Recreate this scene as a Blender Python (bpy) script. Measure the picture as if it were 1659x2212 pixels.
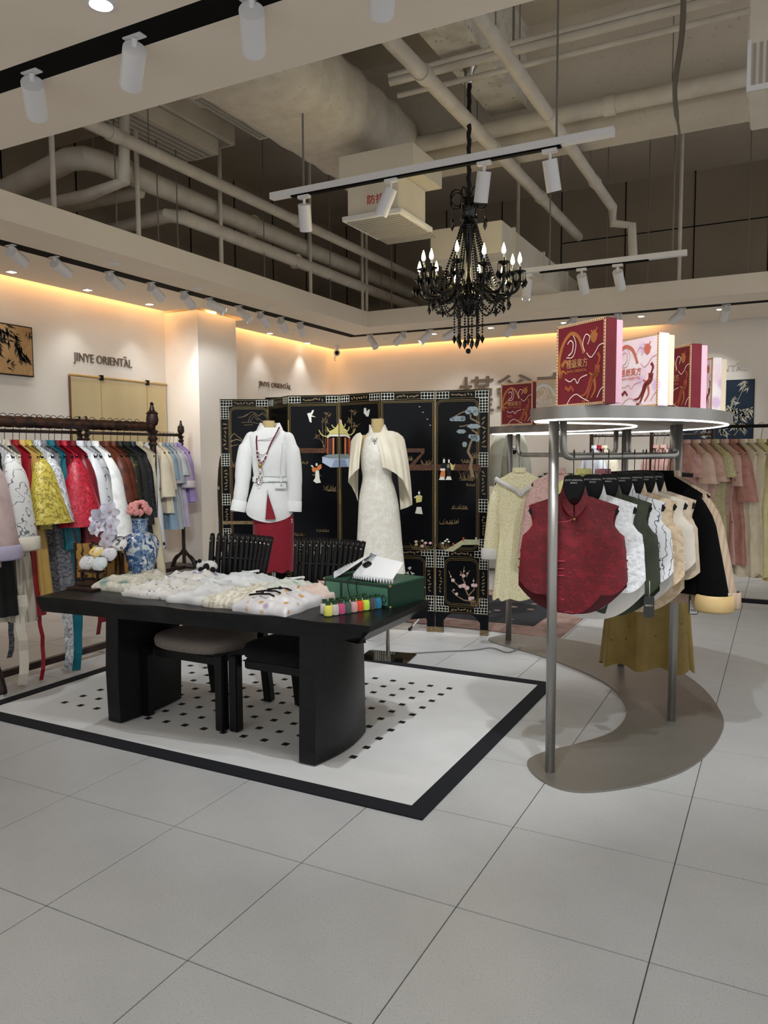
import bpy, bmesh, math, random
from math import sin, cos, pi, radians, sqrt, atan2, hypot
from mathutils import Vector, Matrix
random.seed(7)
SC = bpy.context.scene
COL = SC.collection
for o in list(bpy.data.objects): bpy.data.objects.remove(o)

# ------------------------------------------------------------------ camera
FPX = 1660.0; YAW = radians(27.37); PITCH = radians(-4.42); ROLL = radians(-0.28); CH = 1.475
_f = Vector((-sin(YAW)*cos(PITCH), cos(YAW)*cos(PITCH), sin(PITCH)))
_r0 = Vector((cos(YAW), sin(YAW), 0)); _u0 = _r0.cross(_f)
_r = _r0*cos(ROLL) + _u0*sin(ROLL); _u = -_r0*sin(ROLL) + _u0*cos(ROLL)
CAMP = Vector((0, 0, CH))
cam = bpy.data.cameras.new('camera'); cam.sensor_fit = 'HORIZONTAL'; cam.sensor_width = 36
cam.lens = 36*FPX/1659; cam.clip_start = 0.05; cam.clip_end = 60
camo = bpy.data.objects.new('camera', cam); COL.objects.link(camo)
_m = Matrix((( _r.x, _u.x, -_f.x, 0), (_r.y, _u.y, -_f.y, 0), (_r.z, _u.z, -_f.z, CH), (0, 0, 0, 1)))
camo.matrix_world = _m
SC.camera = camo
# measuring helpers: where a sight line of the photograph meets a known plane of the room
def ray(x, y): return _f + _r*((x-829.5)/FPX) + _u*((1106-y)/FPX)
def onz(x, y, z=0.0):
    d = ray(x, y); return CAMP + d*((z-CH)/d.z)
def onX(x, y, X):
    d = ray(x, y); return CAMP + d*(X/d.x)
def onY(x, y, Y):
    d = ray(x, y); return CAMP + d*(Y/d.y)
def ondepth(x, y, dep): return CAMP + ray(x, y)*dep
def zat(y, x, P):
    d = ray(x, y); return (CAMP + d*(hypot(P[0], P[1])/hypot(d.x, d.y))).z

# ------------------------------------------------------------------ world and exposure
w = bpy.data.worlds.new('world'); SC.world = w; w.use_nodes = True
bg = w.node_tree.nodes['Background']; bg.inputs[0].default_value = (0.98, 0.99, 1.0, 1); bg.inputs[1].default_value = 0.9
vs = SC.view_settings; vs.view_transform = 'Standard'; vs.look = 'None'; vs.gamma = 1; vs.exposure = 0.0; vs.use_curve_mapping = False
SPOT_W = 42.0      # watts of one track spot
COVE = 9.0         # strength of the warm cove strips

# ------------------------------------------------------------------ materials
MATS = {}
def lin(c):
    if isinstance(c, str):
        c = c.lstrip('#'); c = [int(c[i:i+2], 16)/255 for i in (0, 2, 4)]
        return tuple(((v/12.92) if v <= .04045 else ((v+.055)/1.055)**2.4) for v in c)
    return tuple(c)
def bsdf(m): return m.node_tree.nodes['Principled BSDF']
def mat(name, col, rough=.5, metal=0, spec=.5, sheen=0, emit=None, estr=0, coat=0, alpha=1, trans=0):
    if name in MATS: return MATS[name]
    m = bpy.data.materials.new(name); m.use_nodes = True; b = bsdf(m); c = lin(col)
    b.inputs['Base Color'].default_value = (*c, 1); b.inputs['Roughness'].default_value = rough
    b.inputs['Metallic'].default_value = metal; b.inputs['Specular IOR Level'].default_value = spec
    if sheen: b.inputs['Sheen Weight'].default_value = sheen
    if coat: b.inputs['Coat Weight'].default_value = coat; b.inputs['Coat Roughness'].default_value = .1
    if trans: b.inputs['Transmission Weight'].default_value = trans
    if alpha < 1: b.inputs['Alpha'].default_value = alpha
    if emit is not None:
        b.inputs['Emission Color'].default_value = (*lin(emit), 1); b.inputs['Emission Strength'].default_value = estr
    m.diffuse_color = (*c, 1); MATS[name] = m; return m
def pat(name, base, layers=(), rough=.55, metal=0, sheen=0, bump=0, bscale=60, spec=.4, alpha=1):
    """procedural cloth / print: each layer = (kind, scale, colour, threshold, softness[, stretch])"""
    if name in MATS: return MATS[name]
    m = mat(name, base, rough, metal, spec, sheen); nt = m.node_tree; b = bsdf(m); N = nt.nodes.new; L = nt.links.new
    tc = N('ShaderNodeTexCoord'); cur = None
    for ly in layers:
        kind, sc, col, th, so = ly[:5]; st = ly[5] if len(ly) > 5 else (1, 1, 1)
        mp = N('ShaderNodeMapping'); L(tc.outputs['Object'], mp.inputs[0]); mp.inputs['Scale'].default_value = st
        if kind == 'noise':
            t = N('ShaderNodeTexNoise'); t.inputs['Scale'].default_value = sc; t.inputs['Detail'].default_value = 3; out = t.outputs['Fac']
        elif kind == 'vor':
            t = N('ShaderNodeTexVoronoi'); t.inputs['Scale'].default_value = sc; out = t.outputs['Distance']
        elif kind == 'edge':
            t = N('ShaderNodeTexVoronoi'); t.feature = 'DISTANCE_TO_EDGE'; t.inputs['Scale'].default_value = sc; out = t.outputs['Distance']
        elif kind == 'wave':
            t = N('ShaderNodeTexWave'); t.inputs['Scale'].default_value = sc; t.inputs['Distortion'].default_value = 9; t.inputs['Detail Scale'].default_value = 1.5; out = t.outputs['Fac']
        elif kind == 'ring':
            t = N('ShaderNodeTexWave'); t.wave_type = 'RINGS'; t.inputs['Scale'].default_value = sc; t.inputs['Distortion'].default_value = 14; t.inputs['Detail Scale'].default_value = 2; out = t.outputs['Fac']
        elif kind == 'stripe':
            t = N('ShaderNodeTexWave'); t.inputs['Scale'].default_value = sc; t.inputs['Distortion'].default_value = .6; out = t.outputs['Fac']
        L(mp.outputs[0], t.inputs['Vector'])
        mr = N('ShaderNodeMapRange'); mr.inputs['From Min'].default_value = th-so; mr.inputs['From Max'].default_value = th+so
        L(out, mr.inputs['Value'])
        mx = N('ShaderNodeMix'); mx.data_type = 'RGBA'; L(mr.outputs[0], mx.inputs['Factor'])
        if cur is None: mx.inputs['A'].default_value = (*lin(base), 1)
        else: L(cur, mx.inputs['A'])
        mx.inputs['B'].default_value = (*lin(col), 1); cur = mx.outputs['Result']
    if cur is not None: L(cur, b.inputs['Base Color'])
    if bump:
        t = N('ShaderNodeTexNoise'); t.inputs['Scale'].default_value = bscale; t.inputs['Detail'].default_value = 3
        L(tc.outputs['Object'], t.inputs['Vector'])
        bp = N('ShaderNodeBump'); bp.inputs['Strength'].default_value = bump; bp.inputs['Distance'].default_value = .01
        L(t.outputs['Fac'], bp.inputs['Height']); L(bp.outputs[0], b.inputs['Normal'])
    return m

# ------------------------------------------------------------------ mesh builder
class MB:
    def __init__(s): s.v = []; s.f = []
    def add(s, vs, fs):
        n = len(s.v); s.v += [tuple(p) for p in vs]; s.f += [tuple(i+n for i in f) for f in fs]; return s
    def box(s, a, b):
        x0, y0, z0 = a; x1, y1, z1 = b
        if x0 > x1: x0, x1 = x1, x0
        if y0 > y1: y0, y1 = y1, y0
        if z0 > z1: z0, z1 = z1, z0
        return s.add([(x0,y0,z0),(x1,y0,z0),(x1,y1,z0),(x0,y1,z0),(x0,y0,z1),(x1,y0,z1),(x1,y1,z1),(x0,y1,z1)],
              [(0,3,2,1),(4,5,6,7),(0,1,5,4),(1,2,6,5),(2,3,7,6),(3,0,4,7)])
    def bar(s, p, q, w, h, up=(0,0,1)):
        p = Vector(p); q = Vector(q); d = (q-p).normalized(); u = Vector(up)
        sd = d.cross(u)
        if sd.length < 1e-4: sd = d.cross(Vector((1,0,0)))
        sd.normalize(); u = sd.cross(d)
        c = [sd*(a*w/2)+u*(b*h/2) for a, b in ((-1,-1),(1,-1),(1,1),(-1,1))]
        return s.add([p+k for k in c]+[q+k for k in c], [(0,1,2,3),(7,6,5,4),(0,4,5,1),(1,5,6,2),(2,6,7,3),(3,7,4,0)])
    def tube(s, pts, r, n=8, cap=True, closed=False):
        pts = [Vector(p) for p in pts]; m = len(pts)
        rs = r if isinstance(r, (list, tuple)) else [r]*m
        base = len(s.v); ref = None
        for i, p in enumerate(pts):
            if closed: t = pts[(i+1) % m]-pts[i-1]
            else: t = pts[min(i+1, m-1)]-pts[max(i-1, 0)]
            if t.length < 1e-9: t = Vector((0,0,1))
            t.normalize()
            if ref is None:
                ref = t.orthogonal().normalized()
            ref = (ref - t*ref.dot(t))
            if ref.length < 1e-6: ref = t.orthogonal()
            ref.normalize(); b = t.cross(ref)
            for k in range(n):
                a = 2*pi*k/n; s.v.append(tuple(p+ref*(cos(a)*rs[i])+b*(sin(a)*rs[i])))
        for i in range(m if closed else m-1):
            j = (i+1) % m
            for k in range(n):
                s.f.append((base+i*n+k, base+i*n+(k+1) % n, base+j*n+(k+1) % n, base+j*n+k))
        if cap and not closed:
            s.f.append(tuple(base+k for k in reversed(range(n)))); s.f.append(tuple(base+(m-1)*n+k for k in range(n)))
        return s
    def cyl(s, p, q, r, n=16, r2=None): return s.tube([p, q], [r, r if r2 is None else r2], n)
    def lathe(s, prof, c=(0,0,0), n=20, ax=None, capb=True, capt=True, sx=1, sy=1):
        """prof = [(radius, height)] turned about z (or about axis ax)"""
        base = len(s.v); c = Vector(c)
        M = Vector((0,0,1)).rotation_difference(Vector(ax)).to_matrix() if ax is not None else None
        for r, z in prof:
            for k in range(n):
                a = 2*pi*k/n; p = Vector((r*cos(a)*sx, r*sin(a)*sy, z))
                if M: p = M @ p
                s.v.append(tuple(p+c))
        for i in range(len(prof)-1):
            for k in range(n):
                s.f.append((base+i*n+k, base+i*n+(k+1) % n, base+(i+1)*n+(k+1) % n, base+(i+1)*n+k))
        if capb and prof[0][0] > 1e-5: s.f.append(tuple(base+k for k in reversed(range(n))))
        if capt and prof[-1][0] > 1e-5: s.f.append(tuple(base+(len(prof)-1)*n+k for k in range(n)))
        return s
    def sph(s, c, r, n=10, m=6, sx=1, sy=1, sz=1):
        return s.lathe([(r*sin(pi*i/m)+1e-6, -r*cos(pi*i/m)*sz) for i in range(m+1)], c, n, sx=sx, sy=sy)
    def octa(s, c, r, h=None):
        c = Vector(c); h = h or r
        return s.add([c+Vector(v) for v in ((r,0,0),(0,r,0),(-r,0,0),(0,-r,0),(0,0,h),(0,0,-h))],
                     [(0,1,4),(1,2,4),(2,3,4),(3,0,4),(1,0,5),(2,1,5),(3,2,5),(0,3,5)])
    def prism(s, pts, o=(0,0,0), ex=(1,0,0), ey=(0,0,1), t=.01):
        """flat outline pts (u,v) at o + u*ex + v*ey, thickness t along ex x ey"""
        ex = Vector(ex); ey = Vector(ey); nn = ex.cross(ey).normalized()*t; o = Vector(o)
        a = [o+ex*u+ey*v for u, v in pts]; n = len(a)
        return s.add(a+[p+nn for p in a], [tuple(reversed(range(n))), tuple(range(n, 2*n))]+[(i, (i+1) % n, n+(i+1) % n, n+i) for i in range(n)])
    def loft(s, rings, closed=True, cap0=False, cap1=False):
        base = len(s.v); n = len(rings[0])
        for R in rings: s.v += [tuple(p) for p in R]
        for i in range(len(rings)-1):
            for k in range(n if closed else n-1):
                s.f.append((base+i*n+k, base+i*n+(k+1) % n, base+(i+1)*n+(k+1) % n, base+(i+1)*n+k))
        if cap0: s.f.append(tuple(base+k for k in reversed(range(n))))
        if cap1: s.f.append(tuple(base+(len(rings)-1)*n+k for k in range(n)))
        return s
    def xf(s, M):
        s.v = [tuple(M @ Vector(p)) for p in s.v]; return s
    def mesh(s, name, smooth=False, bevel=0):
        me = bpy.data.meshes.new(name); me.from_pydata(s.v, [], s.f); me.update()
        bm = bmesh.new(); bm.from_mesh(me)
        if bevel: bmesh.ops.bevel(bm, geom=[e for e in bm.edges], offset=bevel, segments=2, affect='EDGES', clamp_overlap=True)
        bmesh.ops.recalc_face_normals(bm, faces=bm.faces); bm.to_mesh(me); bm.free()
        if smooth:
            me.polygons.foreach_set('use_smooth', [True]*len(me.polygons))
            if smooth != 'all':
                try: me.set_sharp_from_angle(angle=radians(smooth if not isinstance(smooth, bool) else 40))
                except Exception: pass
        return me
    def build(s, name, m, parent=None, smooth=False, bevel=0, world=True):
        me = s.mesh(name, smooth, bevel)
        o = bpy.data.objects.new(name, me); COL.objects.link(o); me.materials.append(m)
        if parent is not None:
            o.parent = parent
            if world: o.matrix_parent_inverse = parent.matrix_basis.inverted() if parent.parent is None else (parent.parent.matrix_basis @ parent.matrix_parent_inverse @ parent.matrix_basis).inverted()
        return o
def tag(o, label, cat, group=None):
    o['label'] = label; o['category'] = cat
    if group: o['group'] = group
    return o
def thing(name, label, cat, loc=(0,0,0), rz=0, group=None):
    o = bpy.data.objects.new(name, None); COL.objects.link(o); o.empty_display_size = .1
    o.matrix_basis = Matrix.Translation(Vector(loc)) @ Matrix.Rotation(rz, 4, 'Z')
    return tag(o, label, cat, group)
def struct(o): o['kind'] = 'structure'; return o
def copy_tree(o, parent=None):
    c = o.copy(); COL.objects.link(c); c.parent = parent
    for ch in o.children: copy_tree(ch, c)
    return c
def spot(name, loc, aim, watt, ang, parent=None, blend=.6, col=(.97,.985,1), rad=.03):
    l = bpy.data.lights.new(name, 'SPOT'); l.energy = watt; l.spot_size = radians(ang); l.spot_blend = blend
    l.color = col; l.shadow_soft_size = rad
    o = bpy.data.objects.new(name, l); COL.objects.link(o)
    d = Vector(aim)-Vector(loc)
    o.matrix_world = Matrix.Translation(Vector(loc)) @ d.to_track_quat('-Z', 'Y').to_matrix().to_4x4()
    if parent is not None:
        mw = o.matrix_world.copy(); o.parent = parent; o.matrix_parent_inverse = parent.matrix_basis.inverted(); o.matrix_basis = mw
    return o
def text_mb(body, size, ext=.004, sx=1.0, align='LEFT'):
    """lettering as real geometry in the xy plane (u right, v up)"""
    cu = bpy.data.curves.new('t', 'FONT'); cu.body = body; cu.size = size; cu.extrude = ext; cu.align_x = align; cu.resolution_u = 3
    ob = bpy.data.objects.new('t', cu); COL.objects.link(ob)
    bpy.context.view_layer.update()
    me = bpy.data.meshes.new_from_object(ob.evaluated_get(bpy.context.evaluated_depsgraph_get()))
    mb = MB(); mb.add([(v.co.x*sx, v.co.y, v.co.z) for v in me.vertices], [tuple(p.vertices) for p in me.polygons])
    bpy.data.objects.remove(ob); bpy.data.meshes.remove(me); bpy.data.curves.remove(cu)
    return mb
def frame(o, ex, ey):
    ex = Vector(ex).normalized(); ey = Vector(ey).normalized(); ez = ex.cross(ey); o = Vector(o)
    return Matrix(((ex.x, ey.x, ez.x, o.x), (ex.y, ey.y, ez.y, o.y), (ex.z, ey.z, ez.z, o.z), (0,0,0,1)))
def smooth_path(pts, n=6, closed=False):
    pts = [Vector(p) for p in pts]; m = len(pts); out = []
    rng = range(m if closed else m-1)
    for i in rng:
        if closed: p0, p1, p2, p3 = pts[i-1], pts[i], pts[(i+1) % m], pts[(i+2) % m]
        else: p0, p1, p2, p3 = pts[max(i-1,0)], pts[i], pts[i+1], pts[min(i+2, m-1)]
        for k in range(n):
            t = k/n
            out.append(.5*((2*p1)+(p2-p0)*t+(2*p0-5*p1+4*p2-p3)*t*t+(3*p1-p0-3*p2+p3)*t**3))
    if not closed: out.append(pts[-1])
    return out
# ------------------------------------------------------------------ shared materials
WHITE = pat('wall_paint', '#efe9e0', [('noise', 3, '#eae3d8', .5, .3)], .85, bump=.03, bscale=220)
CEILW = pat('ceiling_paint', '#ece1d0', [('noise', 2, '#e6dac8', .5, .3)], .9, bump=.02, bscale=150)
SLAB = pat('raw_slab_paint', '#cdc4b6', [('noise', 1.6, '#bfb6a7', .5, .25), ('noise', 30, '#b3a998', .68, .05)], .9, bump=.15, bscale=30)
DUSK = pat('plenum_board', '#a09483', [('noise', 1.1, '#8e8271', .5, .25)], .9, bump=.1, bscale=25)
BLACK = mat('black_slot', '#050506', .8, spec=.1)
PIPE = pat('pipe_paint', '#c9c2b6', [('noise', 6, '#b8b0a2', .55, .2)], .55)
TILE = pat('floor_tile', '#c8cacb', [('noise', 4, '#bfc1c2', .5, .25), ('noise', 160, '#b3b3b2', .62, .05), ('vor', 70, '#e2e2e0', .06, -.03)], .34, bump=.03, bscale=200, spec=.45)
GROUT = mat('grout', '#6f6c69', .9)
STEEL = pat('brushed_steel', '#aaa8a4', [('stripe', 3, '#9d9b97', .5, .5)], .42, metal=.9)
CHROME = mat('chrome', '#d6d6d8', .08, metal=1)
LAMPW = mat('lamp_white', '#dcdbdc', .5)
BLK = mat('black_satin', '#09090b', .4, spec=.3)
WOODK = pat('black_stained_wood', '#0d0e10', [('wave', 2, '#131416', .6, .3, (1, 8, 8))], .36, bump=.06, bscale=40, spec=.28)
GOLD = mat('antique_gold', '#a88d58', .35, metal=.6)
GLOWW = mat('lamp_glow', '#ffffff', .5, emit='#fff4e2', estr=14)
GLOWC = mat('cove_glow', '#ffd9a0', .5, emit='#ffc27a', estr=COVE)
LED = mat('led_strip', '#ffffff', .5, emit='#fffaf0', estr=5)

# ------------------------------------------------------------------ the room
XL, YB, ZC = -7.0, 11.62, 3.24          # left wall, back wall, dropped ceiling
ZS = 5.3                                 # structural slab
SX, SY, NY = -5.27, 9.69, 3.08           # inner edges of the dropped ceiling: left, back, near
XR = 3.2
TS = .6
ORG = Vector((onz(1108.8, 1786.4).x, onz(1108.8, 1786.4).y, 0))
fl = MB().box((-9.5, -2.5, -.06), (5.5, 12.2, -.006)).build('floor', GROUT); struct(fl)
tm = MB().box((.0018, .0018, -.006), (TS-.0018, TS-.0018, 0)).mesh('tile', bevel=.0012); tm.materials.append(TILE)
rest = MB(); cand = []
for i in range(-13, 11):
    for j in range(-12, 14):
        x = ORG.x+i*TS; y = ORG.y+j*TS
        if x > 5 or x < -9.4 or y < -2.4 or y > 11.6: continue
        vis = False
        for dx in (0, TS):
            for dy in (0, TS):
                d = Vector((x+dx, y+dy, 0))-CAMP; dp = d.dot(_f)
                if dp > .2:
                    u = 829.5+FPX*d.dot(_r)/dp; v = 1106-FPX*d.dot(_u)/dp
                    if -20 < u < 1680 and 1100 < v < 2230: vis = True
        cand.append((not vis, hypot(x+TS/2, y+TS/2), x, y))
cand.sort()
for k, (nv, dd, x, y) in enumerate(cand):
    if k < 290 and not nv:
        o = bpy.data.objects.new('tile', tm); COL.objects.link(o); o.parent = fl; o.location = (x, y, 0)
    else: rest.box((x+.0018, y+.0018, -.006), (x+TS-.0018, y+TS-.0018, 0))
r_ = rest.build('tile_field', TILE, fl); r_['kind'] = 'stuff'
struct(MB().box((XL-.15, -2.5, 0), (XL, YB+.15, ZS)).build('wall_left', WHITE))
struct(MB().box((XL, YB, 0), (5.5, YB+.15, ZS)).build('wall_back', WHITE))
struct(MB().box((XL, 7.5, 0), (-6.46, 8.25, ZC)).build('wall_column', WHITE))
BASEM = mat('baseboard_grey', '#8c8883', .5)
bb = MB().box((XL, -2.5, 0), (XL+.012, 7.488, .08)); struct(bb.build('baseboard_left', BASEM))
bb = MB().box((XL+.012, 7.488, 0), (-6.448, 7.5, .08)).box((-6.46, 7.5, 0), (-6.448, 8.25, .08)); struct(bb.build('baseboard_column', BASEM))
bb = MB().box((XL, YB-.012, 0), (5.5, YB, .08)); struct(bb.build('baseboard_back', BASEM))
# dropped ceiling ring: slabs with a black track slot, a shadow gap at the walls for the cove light, and an upstand round the opening
GAP = .12; TH = .14; SW = .17
TXL, TYB, TYN = -5.86, 10.31, 2.545      # centre lines of the three track slots
def slab(name, a, b): return struct(MB().box((a[0], a[1], ZC), (b[0], b[1], ZC+TH)).build(name, CEILW))
cl = MB()
def s2(x0, y0, x1, y1, z1=ZC+TH): cl.box((x0, y0, ZC), (x1, y1, z1))
s2(XL+GAP, NY, TXL-SW/2, 7.5-GAP); s2(-6.46+GAP, 7.5-GAP, TXL-SW/2, 8.25+GAP); s2(XL+GAP, 8.25+GAP, TXL-SW/2, YB-GAP)
s2(TXL+SW/2, NY, SX, TYB-SW/2)
s2(TXL-SW/2, TYB+SW/2, XR+2, YB-GAP); s2(SX, SY, XR+2, TYB-SW/2)
ceil = struct(cl.build('ceiling', CEILW))
struct(MB().box((XL+GAP, -2.5, ZC), (XR+2, TYN-.075, ZC+TH)).box((XL+GAP, TYN+.075, ZC), (XR+2, NY, ZC+TH)).build('ceiling_near', CEILW))
sl = MB().box((TXL-SW/2, NY, ZC+.001), (TXL+SW/2, TYB+SW/2, ZC+.02)).box((TXL+SW/2, TYB-SW/2, ZC+.001), (XR+2, TYB+SW/2, ZC+.02)).box((XL+GAP, TYN-.075, ZC+.001), (XR+2, TYN+.075, ZC+.02))
struct(sl.build('trim_1', BLACK))
FH = .22
up = MB().box((SX-.05, NY, ZC+TH), (SX, SY+.05, ZC+FH)).box((SX, SY, ZC+TH), (XR+2, SY+.05, ZC+FH)).box((SX-.05, NY-.05, ZC+TH), (XR+2, NY, ZC+.3))
up.box((XL, NY, ZC+.2), (XL+.5, YB, ZC+.22)).box((XL, 7.3, ZC+.2), (-6.1, 9.2, ZC+.22)).box((XL, YB-.5, ZC+.2), (XR+2, YB, ZC+.22)).box((XL, -2.5, ZC+.2), (XL+.5, NY, ZC+.22))  # lids added over the coves to keep their light from leaking upward
struct(up.build('trim_2', CEILW))
# cove strips lying on the wall side of the ceiling slabs
def cove(a, b):
    o = MB().box((a[0], a[1], ZC+.13), (b[0], b[1], ZC+.15)).build('cove_light', GLOWC)
    return o
g = 'cove light strips along the walls'
tag(cove((XL+.02, 1.0), (XL+.09, 7.4)), 'warm cove light strip above the wall with the bamboo blind', 'light strip', g)
tag(cove((XL+.1, 7.41), (-6.5, 7.47)), 'short warm cove light strip on the camera side of the pillar', 'light strip', g)
tag(cove((-6.43, 7.47), (-6.37, 8.25)), 'warm cove light strip on the broad side of the pillar', 'light strip', g)
tag(cove((XL+.02, 8.3), (XL+.09, YB-.1)), 'warm cove light strip between the pillar and the room corner', 'light strip', g)
tag(cove((XL+.1, YB-.09), (-1.6, YB-.02)), 'warm cove light strip along the back wall', 'light strip', g)
# raw space above: slab, end walls, closing boards above the ring
struct(MB().box((-9.5, -2.5, ZS), (5.5, 12.2, ZS+.1)).build('ceiling_slab', SLAB))
pw = MB().box((XL, NY, ZC+FH), (XL+.02, YB, ZS)).box((XL, YB-.02, ZC+FH), (5.5, YB, ZS))
struct(pw.build('wall_plenum', DUSK))
pb = MB()
for k in range(9): pb.box((XL+.02, 3.4+k*.92, ZC+.4), (XL+.03, 3.4+k*.92+.012, ZS))
for k in range(12): pb.box((XL+.3+k*.92, YB-.03, ZC+.4), (XL+.3+k*.92+.012, YB-.02, ZS))
pb.box((-3, YB-.03, 4.55), (XR, YB-.02, 4.562))
struct(pb.build('trim_3', BLACK))
# ------------------------------------------------------------------ rug
RX0, RX1, RY0, RY1 = -4.12, -1.24, 2.715, 4.755
rug = thing('rug', 'white rug with black border and small black squares under the black table', 'rug', ((RX0+RX1)/2, (RY0+RY1)/2, 0))
RUGW = pat('rug_white', '#e8eaec', [('noise', 5, '#dfe2e4', .5, .25), ('noise', 400, '#d8d6d0', .6, .1)], .95, bump=.15, bscale=500)
RUGK = pat('rug_black', '#15171d', [('noise', 300, '#1d2027', .5, .2)], .95, bump=.2, bscale=500)
bw = .088
MB().box((RX0+bw, RY0+bw, 0), (RX1-bw, RY1-bw, .007)).build('pile_field', RUGW, rug)
b = MB().box((RX0, RY0, 0), (RX1, RY0+bw, .008)).box((RX0, RY1-bw, 0), (RX1, RY1, .008)).box((RX0, RY0+bw, 0), (RX0+bw, RY1-bw, .008)).box((RX1-bw, RY0+bw, 0), (RX1, RY1-bw, .008))
b.build('border', RUGK, rug)
sqm = MB().box((-.0175, -.0175, .006), (.0175, .0175, .0082)).mesh('woven_square'); sqm.materials.append(RUGK)
for i in range(16):
    for j in range(10):
        o = bpy.data.objects.new('woven_square', sqm); COL.objects.link(o); o.parent = rug; o.matrix_parent_inverse = rug.matrix_basis.inverted()
        o.location = (-3.735+i*.129, 3.085+j*.1345+i*.0037, 0)

# ------------------------------------------------------------------ table
TZ = .72
tb = thing('display_table', 'long black wooden table with carved wavy edge and two slab legs', 'table', (-2.55, 3.15, 0))
NLp, NRp, FRp, FLp = Vector((-3.50, 2.735)), Vector((-1.575, 2.905)), Vector((-1.585, 3.56)), Vector((-3.62, 3.47))
def lerp(a, b, t): return a+(b-a)*t
top = []; bot = []
def edge(p, q, n, wav, inset):
    nrm = Vector((q.y-p.y, p.x-q.x)).normalized()   # outward for this winding
    for k in range(n):
        t = k/n; c = lerp(p, q, t)
        wv = wav*(sin(t*2*pi*3.1)+.6*sin(t*2*pi*5.3+1))
        env = min(1, t*9, (1-t)*9); a = c-nrm*(abs(wav)*1.2+wv)*env if wav else c
        d = c-nrm*inset*(1 if 0 < k else 1)
        top.append(a); bot.append(d)
edge(NLp, NRp, 56, .012, .035); edge(NRp, FRp, 6, 0, .06); edge(FRp, FLp, 30, .008, .04); edge(FLp, NLp, 6, 0, .07)
m = MB(); n = len(top)
def ring(z, P): return [(p.x, p.y, z) for p in P]
mid = [lerp(a, b_, .12) for a, b_ in zip(top, bot)]
m.loft([ring(TZ-.085, bot), ring(TZ-.03, mid), ring(TZ, top)], cap0=True, cap1=True)
m.build('table_top', WOODK, tb, smooth=25)
def slab_leg(x, y0, y1, bulge):
    m = MB(); R = []
    for z in (.014, .3, TZ-.08):
        k = .02*sin(z*6+x)
        P = []
        for i in range(9):
            t = i/8; y = lerp(y0, y1, t)+k*(.5-t); P.append((x+.045+bulge*sin(pi*t), y, z))
        for i in range(9):
            t = 1-i/8; y = lerp(y0, y1, t)+k*(.5-t); P.append((x-.045, y, z))
        R.append(P)
    return m.loft(R, cap0=True, cap1=True)
for x, b_ in ((-3.20, .02), (-1.945, .035)):
    l = slab_leg(x, 2.965, 3.44, b_).build('leg', WOODK, tb, smooth=30)
    for yy in (3.02, 3.38): MB().lathe([(.022, 0.008), (.022, .012), (.012, .016)], (x, yy, 0), 12).build('glide', CHROME, l)

# ------------------------------------------------------------------ chairs
def chair(cx, y0, label, seatm):
    c = thing('slat_back_chair', label, 'chair', (cx, 3.4, .007), group='chairs pushed under the black table')
    def L(v): return (cx+v[0], v[1], v[2]+.0085)
    W = .27
    # seat: rounded D cushion
    R = []
    for z, g in ((.40, .90), (.415, .985), (.445, 1.0), (.465, .97), (.475, .82), (.478, .4)):
        P = []
        for k in range(28):
            a = 2*pi*k/28; ca, sa = cos(a), sin(a)
            px = W*math.copysign(abs(ca)**.6, ca); py = .25*math.copysign(abs(sa)**.65, sa)
            if py > 0: px *= 1-.15*(py/.25)
            P.append((cx+px*g, y0+.24+py*g, z))
        R.append(P)
    MB().loft(R, cap0=True, cap1=True).build('seat', seatm, c, smooth='all')
    MB().box((cx-.22, y0+.04, .345), (cx+.22, y0+.46, .40)).build('seat_frame', BLK, c, bevel=.01)
    for s in (-1, 1):
        MB().box((cx+s*.265-.028, y0, .0085), (cx+s*.265+.028, y0+.055, .415)).build('leg', BLK, c, bevel=.006)
        m = MB().bar((cx+s*.20, y0+.54, .0085), (cx+s*.205, y0+.47, .44), .05, .05, (0, 1, 0)); m.build('leg', BLK, c, bevel=.004)
    # curved fan of upright slats
    for k in range(12):
        t = k/11*2-1
        xb, yb = cx+t*.165, y0+.515-.02*(1-t*t)*0+.0*t
        xt, yt = cx+t*.215, y0+.60-.05*t*t
        P = [(xb, yb-.04*t*t, .42), (xb+(xt-xb)*.5, lerp(yb, yt, .45)-.04*t*t, .70), (xt, yt, .955), (xt+.006*t, yt+.012, .985)]
        m = MB().tube(P, [.017, .018, .0165, .013], 8)
        s_ = m.build('slat', BLK, c, smooth='all')
        MB().sph((xt, yt-.018, .945), .006, 8, 4).build('stud', CHROME, s_)
    P = [(cx+t*.19, y0+.545-.045*t*t+.03, .84) for t in [k/8-1 for k in range(17)]]
    MB().tube(P, .012, 6).build('back_rail', BLK, c, smooth='all')
    return c
TAUPE = pat('taupe_boucle', '#8c8178', [('noise', 260, '#6f655d', .55, .1)], .95, bump=.5, bscale=300)
DARKB = pat('black_boucle', '#0b0b0c', [('noise', 260, '#141415', .55, .1)], .95, bump=.5, bscale=300)
chair(-2.865, 3.115, 'black slat-back chair with taupe fabric seat nearer the clothing rack', TAUPE)
chair(-2.262, 3.14, 'black slat-back chair with black seat nearer the green box', DARKB)

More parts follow.
